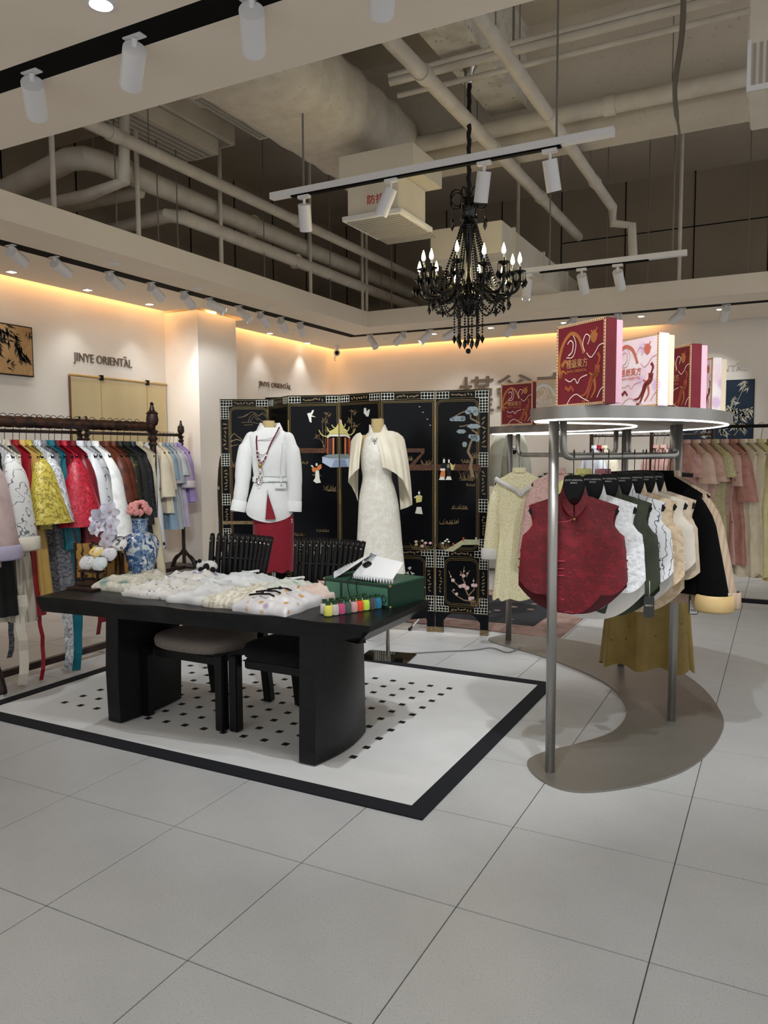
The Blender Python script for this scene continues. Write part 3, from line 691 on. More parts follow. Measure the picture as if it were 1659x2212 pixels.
for x0, x1, mm in ((500,525,RD),(595,620,ORA),(793,815,ORA),(860,884,RD)): both('pavilion_column', [(x0,795),(x1,795),(x1,1062),(x0,1062)], ZA, mm, .006)
both('pavilion_lattice', [(525,810),(595,800),(595,1055),(525,1055)], ZA, DKB); both('pavilion_lattice', [(815,800),(860,810),(860,1050),(815,1050)], ZA, DKB)
both('pavilion_fascia', [(550,740),(830,740),(885,790),(882,812),(820,774),(560,774),(500,812),(495,790)], ZA, IV, .006)
both('pavilion_roof', [(690,560),(742,560),(775,635),(835,690),(840,735),(540,738),(545,690),(600,660),(640,640)], ZA, YE, .007)
both('pavilion_finial', [(705,490),(735,510),(745,560),(685,560),(690,510)], ZA, PKI, .007)
for path in ([(370,668),(400,730),(440,765),(500,775),(550,735)], [(580,585),(600,620),(640,640)], [(495,622),(520,680),(560,715)]):
    mb = MB(); P3.stroke(mb, path, 10, 22, ZA, .008); mb.build('curled_eave', YE, P3.root)
for path in ([(965,650),(940,710),(900,748),(860,752),(825,730)], [(805,570),(795,610),(770,635)], [(870,618),(855,670),(825,705)]):
    mb = MB(); P4.stroke(mb, path, 10, 22, ZA, .008); mb.build('curled_eave', YE, P4.root)
P3.inl('crane', [(180,400),(240,388),(262,348),(290,343),(272,400),(250,428),(320,460),(245,452),(250,550),(222,540),(197,460),(186,425)], ZA, IV)
P4.inl('crane', [(1108,312),(1135,310),(1152,380),(1178,335),(1202,338),(1195,372),(1176,452),(1150,450),(1102,392)], ZA, mat('inlay_pale', '#c9ccc6', .4))
for p, stems in ((P3, [[(440,960),(432,760),(428,540)], [(470,955),(480,700),(485,400)], [(465,960),(420,860),(370,790)]]), (P4, [[(905,640),(895,540),(905,380)], [(920,700),(940,620),(985,590)]])):
    mb = MB()
    for st in stems: p.stroke(mb, st, 9, 6, ZA)
    rn = random.Random(3)
    for cx, cy in ((500,400),(545,420),(440,510),(500,530),(360,760),(330,790),(480,680),(520,660)) if p is P3 else ((930,365),(960,390),(860,510),(900,530),(990,600),(950,590)):
        for q in range(7):
            a = rn.uniform(.1, 3.0) if q % 3 else rn.uniform(3.3, 6); l = rn.uniform(35, 75); p.stroke(mb, [(cx, cy), (cx+l*.5*cos(a), cy+l*.4*sin(a)), (cx+l*cos(a), cy+l*sin(a)*.7)], 9, 2, ZA)
    o = mb.build('bamboo', BRG, p.root); o['kind'] = 'stuff'
P3.inl('balustrade', [(-150,965),(498,965),(498,1045),(-150,1045)], ZA, BRN, .003)
P3.inl('lady_sleeves', [(252,1290),(300,1278),(330,1292),(370,1240),(410,1228),(412,1290),(380,1320),(312,1332),(290,1362),(263,1340)], ZA, ORA, .005)
P3.inl('lady_skirt', [(315,1330),(370,1330),(380,1460),(402,1527),(330,1537),(278,1500),(310,1450)], ZA, IV, .005)
P3.inl('lady_face', [(320,1212),(340,1206),(350,1240),(335,1262),(318,1250)], ZA, IV, .006); P3.inl('lady_hand', [(235,1250),(262,1243),(285,1280),(262,1275)], ZA, IV, .006)
P3.inl('vase_rock', [(480,2020),(560,1960),(600,1850),(560,1800),(720,1800),(740,1880),(790,1960),(700,2010)], (620-0, 1040-62, 9.2), GRY)
def tuft(p, cx, cy, w_, hgt, Z, seed, m_=BRG, n=16):
    mb = MB(); rn = random.Random(seed)
    for q in range(n):
        x = cx+rn.uniform(-w_, w_); l = rn.uniform(.4, 1)*hgt; a = rn.uniform(-.7, .7); p.stroke(mb, [(x, cy), (x+l*.4*sin(a), cy-l*.6), (x+l*sin(a), cy-l)], 8, 2, Z)
    for q in range(5):
        y = cy+rn.uniform(0, hgt*.22); x = cx+rn.uniform(-w_*.4, w_*.4); p.stroke(mb, [(x-w_*.6, y), (x, y-6), (x+w_*.6, y+2)], 5, 9, Z)
    o = mb.build('grass_tuft', m_, p.root); o['kind'] = 'stuff'
for a in ((P3, 560, 1650, 110, 90, ZA, 1), (P3, 120, 1215, 70, 40, ZA, 2), (P3, 340, 1410, 70, 30, ZA, 3), (P5, 450, 1300, 100, 90, ZB, 4), (P6, 1140, 1540, 150, 150, ZB, 5), (P6, 1260, 1190, 80, 90, ZB, 6), (P6, 1110, 1270, 70, 60, ZB, 7), (P6, 1180, 1650, 70, 40, ZB, 8),
          (P6, 840, 370, 120, 70, ZCc, 9), (P6, 690, 570, 130, 70, ZCc, 10), (P5, 340, 930, 140, 130, ZCc, 11), (P6, 650, 910, 70, 100, ZCc, 12), (P6, 1050, 1690, 70, 130, ZCc, 13), (P5, 150, 1570, 90, 120, ZCc, 14), (P1_, 340, 1300, 90, 80, ZD, 15), (P3, 250, 1640, 110, 60, (620, 978, 9.2), 16), (P3, 700, 1560, 130, 50, (620, 978, 9.2), 17), (P5, 180, 1230, 60, 70, ZB, 18)): tuft(*a)
P5.inl('balustrade', [(100,1045),(430,1045),(430,1110),(100,1110)], ZB, BRN, .003); P5.inl('balustrade', [(395,1105),(432,1108),(272,1312),(185,1312)], ZB, BRN, .003)
P5.inl('balustrade', [(150,1308),(640,1305),(640,1402),(150,1405)], ZB, BRN, .003); P6.inl('balustrade', [(600,1306),(1350,1306),(1350,1408),(600,1404)], ZB, BRN, .003)
TRK = pat('inlay_trunk', '#7d6a52', [('vor', 120, '#a08a66', .3, -.1)], .5)
for path, w0, w1 in (([(1220,1520),(1180,1350),(1205,1220),(1140,1100),(1180,960),(1230,860)], 60, 30), ([(1230,860),(1290,800),(1200,740)], 40, 25), ([(1330,640),(1250,590),(1185,560),(1180,490)], 25, 30), ([(1000,690),(1080,680),(1130,660)], 18, 14), ([(900,540),(1000,480),(1090,440)], 16, 16)):
    mb = MB(); P6.stroke(mb, path, w0, w1, ZB, .005); mb.build('pine_branch', TRK, P6.root)
GB = pat('inlay_blue_grey', '#77858f', [('noise', 80, '#98a5a8', .5, .2)], .4)
for cx, cy, rx, ry in ((1215,415,95,55),(1265,470,45,50),(1140,450,50,40),(980,560,110,45),(880,575,40,28),(1060,560,40,45),(1235,685,110,40),(1030,770,75,35),(1240,870,60,55),(1180,850,35,35),(1085,980,38,45),(1290,880,40,60)):
    P6.inl('pine_needles', [(cx+rx*cos(a)*(1+.08*sin(a*7)), cy+ry*sin(a)*(1+.1*cos(a*6))) for a in [2*pi*q/22 for q in range(22)]], ZB, GB, .005)
for zp, m_ in (([(700,1300),(745,1275),(795,1290),(792,1370),(700,1372)], BKI), ([(690,1370),(765,1365),(765,1410),(690,1405)], IV), ([(705,1410),(765,1410),(768,1512),(680,1505)], ORA), ([(690,1505),(755,1505),(762,1560),(668,1558)], IV), ([(735,1220),(765,1218),(765,1275),(735,1285)], IV), ([(718,1190),(762,1185),(765,1218),(735,1222)], BKI),
                ([(800,1300),(850,1270),(860,1370),(860,1500),(800,1500),(795,1370)], BKI), ([(845,1275),(900,1325),(935,1293),(900,1400),(872,1398),(850,1340)], YE), ([(800,1310),(835,1300),(840,1365),(800,1368)], IV), ([(815,1228),(840,1228),(842,1275),(818,1285)], IV), ([(800,1500),(855,1500),(874,1558),(775,1558)], IV), ([(812,1210),(860,1212),(842,1230),(815,1228)], BKI)):
    P6.inl('lady_figure', zp, ZB, m_, .006)
for zp, m_ in (([(240,215),(290,180),(330,200),(322,275),(250,292)], YE), ([(255,348),(316,348),(336,446),(234,436)], IV), ([(276,140),(300,140),(300,172),(276,176)], IV), ([(218,218),(262,188),(268,196),(222,228)], IV), ([(272,112),(305,118),(303,138),(276,140)], BKI)):
    P5.inl('flute_player', zp, ZCc, m_, .006)
P6.inl('terrace', [(625,950),(890,790),(1115,798),(1115,862),(880,866),(750,957)], ZCc, pat('inlay_jade', '#b6b796', [('noise', 50, '#a3a585', .5, .2)], .4), .005)
for x, y in ((755,860),(893,785),(1066,785)): P6.inl('terrace_post', [(x-12,y-22),(x+12,y-22),(x+10,y+25),(x-10,y+25)], ZCc, RD if x < 1000 else PKI, .007)
mb = MB()
for path in ([(1060,1640),(900,1620),(800,1560),(730,1490)], [(960,1560),(910,1450),(830,1430),(740,1340),(690,1220)], [(960,1560),(1040,1470),(1030,1320)], [(915,1390),(880,1320),(905,1160)], [(1060,1640),(1000,1620),(960,1560)], [(880,1290),(850,1220)], [(930,1300),(975,1215)]): P6.stroke(mb, path, 20, 8, ZCc, .004)
o = mb.build('plum_branch', TRK, P6.root); o['kind'] = 'stuff'
for x, y, r in ((750,1348,24),(850,1430,24),(900,1420,30),(945,1452,28),(895,1288,22),(1022,1415,24),(1060,1417,24),(985,1595,26),(1020,1590,20),(800,1535,20),(720,1295,10),(760,1480,12),(945,1255,12),(1030,1355,12),(900,1222,10),(855,1275,10)):
    P6.inl('plum_blossom', [(x+r*cos(a)*(1+.15*cos(5*a)), y+r*sin(a)*(1+.15*cos(5*a))) for a in [2*pi*q/15 for q in range(15)]], ZCc, PKI, .006)
for x, y, r in ((245,820,22),(330,808,18),(375,838,22),(440,840,22),(330,880,24),(250,860,20)): P5.inl('peony', [(x+r*cos(a), y+.8*r*sin(a)) for a in [2*pi*q/10 for q in range(10)]], ZCc, PKI if r > 20 else YE, .005)
for x, y, r in ((672,790,16),(645,812,16),(692,822,16),(612,840,16)): P6.inl('peony', [(x+r*cos(a), y+.7*r*sin(a)) for a in [2*pi*q/10 for q in range(10)]], ZCc, IV, .005)
for zp in ([(130,1180),(160,1160),(185,1175),(160,1210)], [(100,1250),(140,1225),(150,1270)], [(165,1225),(230,1260),(190,1272)], [(250,1430),(320,1400),(330,1370),(345,1420),(375,1450),(300,1455)], [(255,1500),(310,1490),(300,1530),(260,1550)]): P5.inl('lily', zp, ZCc, mat('inlay_pale', '#c9ccc6', .4), .005)
mb = MB()
for path in ([(340,492),(470,470),(580,392),(620,402),(700,470),(770,402),(890,482)], [(520,560),(560,470),(620,430),(690,500),(760,555)], [(560,555),(620,470),(690,540)], [(410,575),(560,570),(760,600)], [(400,490),(500,440),(560,410)], [(700,450),(770,430),(850,490)], [(450,620),(600,610)]): PN[0].stroke(mb, path, 8, 8, ZD)
PN[0].stroke(mb, [(220,830),(280,760),(330,800),(420,870)], 14, 14, ZD); PN[0].stroke(mb, [(220,900),(330,860),(430,900)], 18, 18, ZD); PN[0].stroke(mb, [(220,980),(350,950)], 16, 10, ZD)
o = mb.build('gilt_mountains', BRG, PN[0].root); o['kind'] = 'stuff'
PN[0].inl('balustrade', [(228,1285),(460,1290),(460,1342),(228,1340)], ZD, BRN, .003)
PN[0].inl('gilt_terrace', [(1105-470+0, 2255), (1500, 2255), (1500, 2310), (640, 2310)], (390, 840, 7.9), BRG, .003)
mb = MB()
for x, y in ((350,368),(405,458),(478,570),(522,668)): P5.stroke(mb, [(x-14, y-3), (x, y+3), (x+14, y-5)], 7, 5, ZB)
mb.build('distant_birds', PEARL, P5.root)['kind'] = 'stuff'
# dark board standing behind the screen, just above its second panel
MB().box((-4.62, 6.35, 0), (-4.28, 6.38, 2.03)).build('backing_board', BLK, None)
tag(bpy.data.objects['backing_board'], 'plain black board standing behind the lacquer screen near the pillar', 'board')

# ------------------------------------------------------------------ dress forms and their clothes
def rings(rows, dep, nseg=28, flat=.62, fold=(0, 0, 0), e=.85, back=None):
    """horizontal rings from outline rows (y, xleft, xright[, depth half in m])"""
    R = []
    for i, row in enumerate(rows):
        y, xl, xr = row[:3]; c = ondepth((xl+xr)/2, y, dep); hw = (xr-xl)/2/FPX*dep
        d = ray((xl+xr)/2, y); er = Vector((d.y, -d.x, 0)).normalized(); nn = Vector((-d.x, -d.y, 0)).normalized()
        hd = row[3] if len(row) > 3 else hw*flat; P = []
        amp = fold[1]*max(0, (i/(len(rows)-1))**1.3)
        for k in range(nseg):
            a = 2*pi*k/nseg; f = 1+amp*sin(fold[0]*a+fold[2])
            P.append(c+er*(hw*math.copysign(abs(cos(a))**e, cos(a))*f)+nn*(hd*math.copysign(abs(sin(a))**e, sin(a))*f))
        R.append(P)
    return R
def dense(rows, n=4):
    out = []
    for i in range(len(rows)-1):
        a, b = rows[i], rows[i+1]; m = min(len(a), len(b))
        p0 = rows[max(0, i-1)]; p3 = rows[min(len(rows)-1, i+2)]
        for k in range(n):
            t = k/n; out.append(tuple(.5*((2*a[q])+(b[q]-p0[q])*t+(2*p0[q]-5*a[q]+4*b[q]-p3[q])*t*t+(3*a[q]-p0[q]-3*b[q]+p3[q])*t**3) for q in range(min(m, len(p0), len(p3)))))
    out.append(tuple(rows[-1][:min(len(r) for r in rows)])); return out
D1 = 5.62; D2 = 5.42
KHAKI = pat('khaki_linen', '#c9b382', [('noise', 200, '#bda673', .5, .2)], .8, bump=.1, bscale=400)
WTWEED = pat('white_tweed', '#eff0ee', [('noise', 180, '#e0e3e4', .5, .2)], .85, sheen=.2, bump=.25, bscale=350)
CRIM = pat('crimson_velvet', '#900a26', [('noise', 60, '#7c0720', .5, .2)], .75, sheen=.15)
IVJ = pat('ivory_jacquard_satin', '#e6e3d6', [('noise', 26, '#f3f1e8', .5, .12), ('noise', 70, '#e0dccf', .6, .1)], .38, sheen=.1, bump=.05, bscale=80)
CREAM = pat('cream_satin', '#ece4cb', [('noise', 10, '#f3eedb', .5, .2)], .38, sheen=.2)
def gnd(px, py, dep): p = ondepth(px, py, dep); return Vector((p.x, p.y, 0))
# -- form one
g1 = gnd(592, 1250, D1)
f1 = thing('dress_form', 'linen-necked dress form wearing the white belted jacket', 'dress form', g1)
MB().loft(rings(dense([(909, 567, 593, .040), (918, 567, 594, .042), (932, 566, 597, .045), (945, 560, 606, .05), (1000, 556, 612, .07), (1050, 560, 608, .07), (1110, 556, 622, .08)]), D1), cap0=True, cap1=True).build('torso', KHAKI, f1, smooth=60)
zt = ondepth(600, 1120, D1).z
MB().cyl((g1.x, g1.y, .012), (g1.x, g1.y, zt), .014, 12).build('pole', CHROME, f1, smooth='all')
MB().lathe([(.19, 0), (.19, .008), (.05, .014), (.016, .03)], (g1.x, g1.y, 0), 28).build('base_plate', CHROME, f1, smooth=30)
jk = thing('white_jacket', 'white belted tweed jacket with stand collar on the dress form', 'jacket', g1)
rows = [(924, 562, 607, .055), (931, 552, 613, .07), (940, 536, 627, .085), (960, 538, 627, .10), (985, 544, 622, .115), (1010, 546, 620, .105), (1035, 549, 620, .095), (1050, 546, 621, .10), (1075, 538, 626, .115), (1098, 532, 633, .13)]
R = rings(dense(rows), D1, 40)
# hem dips to two points either side of the front slit
mb = MB(); n = 40; base = R[-1]
hem = []
for k in range(n):
    a = 2*pi*k/n; fr = max(0, sin(a)); ap = abs(cos(a))
    hem.append(base[k]+Vector((0, 0, -.075*fr*(1-.25*ap)-.02)))
mb.loft(R+[hem]).build('body', WTWEED, jk, smooth='all')
# front slit: crimson lining wedge
tri = [ondepth(577.5, 1059, D1-.118), ondepth(573, 1122, D1-.142), ondepth(596, 1122, D1-.142)]
nf = Vector((-ray(577, 1090).x, -ray(577, 1090).y, 0)).normalized()
MB().add(tri+[p-nf*.012 for p in tri], [(0,1,2),(5,4,3),(0,3,4,1),(1,4,5,2),(2,5,3,0)]).build('slit_lining', CRIM, jk)
for sgn, path in ((-1, [(543, 946, .046), (533, 968, .058), (527, 1000, .058), (524, 1040, .053), (519, 1075, .050), (514, 1103, .050)]), (1, [(622, 947, .046), (630, 972, .057), (635, 1010, .057), (636, 1050, .054), (636, 1080, .053), (635, 1104, .053)])):
    P = [ondepth(x, y, D1-.02) for x, y, r in path]; P = smooth_path(P, 4); rr = [path[min(len(path)-1, int(i/4))][2] for i in range(len(P))]
    s_ = MB().tube(P, rr, 16, cap=False).sph(P[0], .046, 14, 8).build('sleeve', WTWEED, jk, smooth='all')
    e = P[-1]; d = (P[-1]-P[-3]).normalized()
    MB().tube([e-d*.075, e-d*.07, e+d*.004, e+d*.004], [.05, .055, .0565, .05], 16, cap=False).build('cuff', WTWEED, s_, smooth=50)
# stand collar, inner crimson collar
def collar(rows, dep, name, m_, par, vdip=.05, n=36):
    Rr = rings(rows, dep, n); out = []
    for i, q in enumerate(Rr):
        tt = 1-i/(len(Rr)-1)
        out.append([q[k % n]+Vector((0, 0, -vdip*max(0, sin(2*pi*k/n))**5*(.35+.65*tt))) for k in range(n//4, n+n//4+1)])
    return MB().loft(out, closed=False).build(name, m_, par, smooth='all')
collar([(913, 562, 604, .062), (925, 556, 610, .07), (936, 552, 614, .08)], D1, 'stand_collar', WTWEED, jk, .075)
collar([(921, 564, 600, .052), (936, 562, 604, .06)], D1, 'inner_collar', CRIM, jk, .04)
# folded lapel line, seams, belt, pockets
br = dense([(1029, 546, 623, .103), (1034, 546, 623, .106), (1040, 546, 623, .107)], 2)
bt = MB().loft(rings(br, D1, 40)).build('belt', WTWEED, jk, smooth='all')
bp_ = ondepth(561, 1037, D1-.105); MB().tube([bp_+_r*(.022*cos(a))+Vector((0,0,.026*sin(a))) for a in [2*pi*k/16 for k in range(16)]], .006, 6, closed=True).build('buckle', CHROME, bt)
DR = dense(rows)
def jsurf(x, y, off=.004):
    i = min(range(len(DR)), key=lambda k: abs(DR[k][0]-y)); _, xl, xr, hd = DR[i]; c_ = min(.995, abs(x-(xl+xr)/2)/((xr-xl)/2))**(1/.85); return ondepth(x, y, D1-hd*sqrt(1-c_*c_)**.85-off)
SEAM_SHADE = mat('seam_and_shade_grey', '#c3c7c8', .8)
for x0, x1 in ((549, 563), (594, 618)):
    NXx = 6; rws = [[jsurf(lerp(x0, x1, i/NXx), y, o_) for i in range(NXx+1)] for y, o_ in ((1043, .008), (1049, .012), (1055, .010))]
    pf = MB().loft(rws, closed=False).build('pocket_flap', WTWEED, jk, smooth='all')
    MB().tube([jsurf(lerp(x0, x1, i/NXx), 1055.5, .010) for i in range(NXx+1)], .003, 5).build('flap_piping', SEAM_SHADE, pf); MB().tube([jsurf(lerp(x0, x1, i/NXx), 1043, .008) for i in range(NXx+1)], .0025, 5).build('flap_seam', SEAM_SHADE, pf)
    MB().sph(jsurf(lerp(x0, x1, .55), 1048.5, .016), .008, 8, 5).build('button', CHROME, pf)
for y in (1029, 1040): MB().tube([jsurf(x, y, .012) for x in range(549, 620, 5)], .0028, 5).build('belt_edge_shade', SEAM_SHADE, bt)  # grey lines draw the shade along both belt edges
for xx in (551, 607): MB().tube([jsurf(xx, y, .016) for y in (1026, 1034, 1042)], .008, 6).build('belt_loop', WTWEED, bt)
MB().tube(smooth_path([jsurf(x, y, .003) for x, y in ((611, 958), (608, 985), (606, 1010), (606, 1028))], 3), .0022, 5).build('princess_seam', SEAM_SHADE, jk)
for pth in ([(578, 1059), (575, 1090), (573, 1120)], [(577, 1059), (587, 1090), (597, 1120)]): MB().tube([ondepth(x, y, D1-.125-.022*(y-1059)/61) for x, y in pth], .003, 5).build('slit_piping', SEAM_SHADE, jk)
MB().tube([ondepth(x, y, D1-d_) for x, y, d_ in ((606, 928, .085), (595, 944, .112), (575, 949, .116), (554, 951, .098))], .0035, 6).build('lapel_piping', SEAM_SHADE, jk)
MB().tube(smooth_path([ondepth(x, y, D1-d_) for x, y, d_ in ((554, 951, .095), (557, 975, .118), (565, 1000, .124), (571, 1030, .115))], 4), .003, 5).build('front_edge_piping', SEAM_SHADE, jk)
nk = thing('bead_necklace', 'long dark red and white bead necklace with pendant over the white jacket', 'necklace', ondepth(565, 960, D1-.12))
path = smooth_path([ondepth(x, y, D1-d_) for x, y, d_ in ((556, 936, .07), (554, 950, .10), (555, 970, .122), (556, 985, .13), (561, 998, .134), (566, 999, .135), (573, 990, .134), (582, 965, .128), (592, 945, .12), (603, 924, .085))], 7)
BEADR = mat('wine_beads', '#6a0f2a', .3); BEADW = mat('pearl_beads', '#efe9e2', .25)
for k, p in enumerate(path[::1]): MB().sph(p, .0068, 6, 4).build('bead', BEADW if (12 < k < 48 and k % 4 == 0) else BEADR, nk)
MB().tube(smooth_path([ondepth(x, y, D1-.132) for x, y in ((556, 975), (562, 982), (568, 983), (576, 977))], 4), .002, 5).build('silver_chain', CHROME, nk)
pp = ondepth(562, 1006, D1-.135); pen = MB().lathe([(.002, .02), (.014, .014), (.015, 0), (.012, -.014), (.002, -.018)], pp, 12, ax=(0, 0, 1)).build('pendant', GOLD, nk, smooth='all')
for k in range(5): MB().sph(pp+Vector((0, 0, -.032-.024*k)), .009-.0008*k, 8, 5).build('drop', BEADW if k % 2 == 0 else GOLD, pen)
sk = thing('crimson_skirt', 'crimson pencil skirt with scalloped hem below the white jacket', 'skirt', g1)
R = rings(dense([(1085, 550, 622, .105), (1110, 547, 633, .11), (1160, 548, 634, .112), (1200, 549, 634, .11), (1228, 550, 633, .108)]), D1, 48, fold=(4, .03, 1))
hem = [p+Vector((0, 0, -.022*abs(sin(5*2*pi*k/48/2*1.6)))) for k, p in enumerate(R[-1])]
MB().loft(R+[hem]).build('skirt_body', CRIM, sk, smooth='all')
for y in (1123, 1128):
    MB().sph(ondepth(630, y, D1-.04), .006, 8, 5).build('button', BEADW, sk)
# -- form two
g2 = onz(838, 1421)
f2 = thing('dress_form', 'linen-necked dress form on a square mirror base wearing the cream caped dress', 'dress form', g2)
MB().loft(rings(dense([(905, 802, 829, .042), (915, 802, 830, .044), (930, 801, 833, .046), (938, 793, 843, .05), (943, 775, 858, .055), (960, 768, 866, .06), (1000, 786, 846, .07), (1060, 786, 846, .07), (1100, 782, 852, .08)]), D2), cap0=True, cap1=True).build('torso', KHAKI, f2, smooth=60)
MB().cyl((g2.x, g2.y, .012), (g2.x, g2.y, ondepth(820, 1120, D2).z), .014, 12).build('pole', CHROME, f2, smooth='all')
e1 = (onz(902, 1408)-onz(800, 1400)); e1.normalize(); e2 = Vector((-e1.y, e1.x, 0))
MB().prism(rrect(-.185, -.135, .185, .135, .03), g2+Vector((0,0,0)), e1, e2, .012).build('base_plate', CHROME, f2)
dr = thing('caped_dress', 'long ivory jacquard dress with split cape sleeves on the dress form', 'dress', g2)
rows = [(935, 794, 836, .066), (945, 786, 842, .082), (960, 782, 848, .098), (985, 779, 849, .118), (1010, 780, 847, .112), (1032, 783, 846, .10), (1055, 779, 853, .11), (1080, 775, 859, .12), (1120, 773, 864, .125), (1180, 770, 869, .125), (1237, 767, 875, .13)]
MB().loft(rings(dense(rows), D2, 44, fold=(3, .025, .5))).build('body', IVJ, dr, smooth='all')
collar([(917, 797, 832, .055), (928, 797, 837, .062), (938, 795, 841, .072)], D2, 'stand_collar', IVJ, dr, .085)
c = ondepth(809, 950, D2-.105)
for dx, dz, r in ((0, 0, .007), (-.016, .008, .006), (.016, .008, .006), (-.01, -.006, .005), (.01, -.006, .005), (0, -.018, .006), (0, -.03, .004)): MB().sph(c+_r*dx+Vector((0,0,dz)), r, 8, 5).build('brooch_crystal', CHROME, dr)
def cape(strips):
    cols_ = []
    S2 = []
    for i in range(len(strips)-1):
        for q in range(3):
            t = q/3; S2.append(tuple(lerp(a, b, t) for a, b in zip(strips[i], strips[i+1])))
    S2.append(strips[-1])
    for i, (tx, ty, bx_, by_, dt, db) in enumerate(S2):
        col = []; wob = .016*sin(i*1.55)
        for k in range(13):
            t = k/12; x = lerp(tx, bx_, t**.9)+ (bx_-tx)*.25*sin(pi*t)*(.5 if abs(bx_-tx) > 6 else .2); y = lerp(ty, by_, t)
            col.append(ondepth(x, y, D2-lerp(dt, db, sin(t*pi/2))-wob*t))
        cols_.append(col)
    return MB().loft(cols_, closed=False)
cape([(808, 942, 825, 1009, .09, .14), (815, 936, 838, 1013, .085, .145), (830, 930, 856, 1024, .07, .14), (848, 931, 871, 1038, .05, .12), (860, 935, 880, 1060, .03, .08), (870, 943, 887, 1080, .0, .04), (874, 950, 891, 1090, -.02, -.02), (866, 945, 880, 1096, -.05, -.07), (845, 940, 865, 1101, -.07, -.10)]).build('cape_sleeve', CREAM, dr, smooth='all')
cape([(783, 941, 776, 1012, .09, .13), (778, 934, 768, 1018, .08, .13), (770, 937, 759, 1028, .06, .11), (763, 944, 753, 1036, .03, .07), (758, 953, 752, 1041, 0, .02), (758, 955, 760, 1052, -.03, -.04), (766, 950, 768, 1068, -.05, -.07), (776, 945, 773, 1083, -.07, -.10)]).build('cape_sleeve', CREAM, dr, smooth='all')
# ------------------------------------------------------------------ track spotlights
def track_head(px0, py0, px1, py1, base, label, group, watt=None, lit=True, ang=58, L=.205, r=.05, col=(.97, .985, 1), far=True, aim=None):
    """base = function giving the point of the head's upper end; the body points where it points in the photograph"""
    A = base(px0, py0) if aim is None else Vector(px0); dr = ray(px1, py1); oc = CAMP-A; qa = dr.dot(dr); qb = 2*dr.dot(oc); qc = oc.dot(oc)-L*L; disc = qb*qb-4*qa*qc
    tt = -qb/(2*qa) + ((.62 if far else -.45)*sqrt(disc)/(2*qa) if disc > 0 else 0)
    d = (CAMP+dr*tt-A).normalized()
    if aim is not None: A = Vector(px0); d = (Vector(aim)-A).normalized()
    t = thing('track_spotlight', label, 'spotlight', A, group=group)
    MB().box((A.x-.05, A.y-.02, A.z+.045), (A.x+.05, A.y+.02, A.z+.075)).build('track_adapter', LAMPW, t)
    MB().cyl(A+Vector((0,0,.045)), A+d*.03, .012, 8).build('swivel', LAMPW, t)
    MB().tube([A, A+d*L, A+d*L, A+d*(L-.02)], [r, r, r-.004, r-.006], 20).build('lamp_body', LAMPW, t, smooth=40)
    MB().lathe([(.001, 0), (r-.008, .0005)], A+d*(L-.012), 18, ax=d).build('lens', GLOWW if lit else BLK, t)
    if lit: spot('lamp', A+d*(L+.004), A+d*(L+.004)+(d*2 if aim is not None else d+Vector((0, 0, -.3))), watt or SPOT_W, ang, t, col=col)
    return t
gN, gL, gB, gH1, gH2 = 'spotlights on the near ceiling track', 'spotlights on the left ceiling track', 'spotlights on the back ceiling track', 'spotlights on the near hanging rail', 'spotlights on the far hanging rail'
near = lambda x, y: Vector((onz(x, y, ZC-.05).x, TYN, ZC-.05))
for (a, lb, wv) in (((45, 168, 78, 232), 'white track spotlight nearest the left picture edge', 115), ((268, 92, 284, 165), 'white track spotlight second from the left on the near track', 115), ((522, 5, 547, 90), 'large white track spotlight cut by the top picture edge', 115), ((812, -90, 825, 4), 'white track spotlight whose tip just shows at the top edge', 115)):
    track_head(*a, near, lb, gN, wv, ang=60, L=.185)
for xx, am, lb in ((-4.3, (-3.6, 3.6, .9), 'left of'), (-.8, (-1.9, 3.5, .3), 'right of'), (-.45, (-.75, 3.9, 1.1), 'right of'), (.35, (-.3, 4.6, 1.0), 'right of')):
    track_head((xx, TYN, ZC-.05), 0, 800, 0, None, 'unseen white track spotlight added on the near ceiling track '+lb+' the picture frame', 'spotlights added beyond the picture frame', 105 if xx > -4 else 60, ang=64, aim=am)  # heads added out of view to brighten the table, rug and steel rack
lft = lambda x, y: Vector((TXL, onz(x, y, ZC-.05).y, ZC-.05))
nm = ['first', 'second', 'third', 'fourth', 'fifth', 'sixth', 'seventh', 'eighth', 'ninth', 'tenth']
for i, a in enumerate(((50, 538, 44, 561), (148, 562, 140, 586), (264, 594, 254, 613), (349, 618, 343, 639), (418, 637, 410, 656), (473, 651, 482, 672), (533, 668, 533, 686), (582, 680, 574, 697), (623, 692, 613, 709), (664, 703, 652, 716))):
    track_head(*a, lft, nm[i]+' white spotlight from the left on the track above the clothing racks', gL, SPOT_W*(1.0 if i < 6 else .7), far=(i not in (5, 6)))
bck = lambda x, y: Vector((onz(x, y, ZC-.05).x, TYB, ZC-.05))
for i, a in enumerate(((797, 730, 807, 743), (870, 724, 858, 738), (926, 719, 912, 736), (980, 713, 963, 729), (1098, 700, 1098, 718), (1231, 689, 1222, 709), (1327, 680, 1326, 700), (1468, 668, 1456, 690), (1565, 658, 1564, 683))):
    track_head(*a, bck, nm[i]+' white spotlight from the corner on the back ceiling track', gB, SPOT_W*.8, far=(i not in (0, 2)))
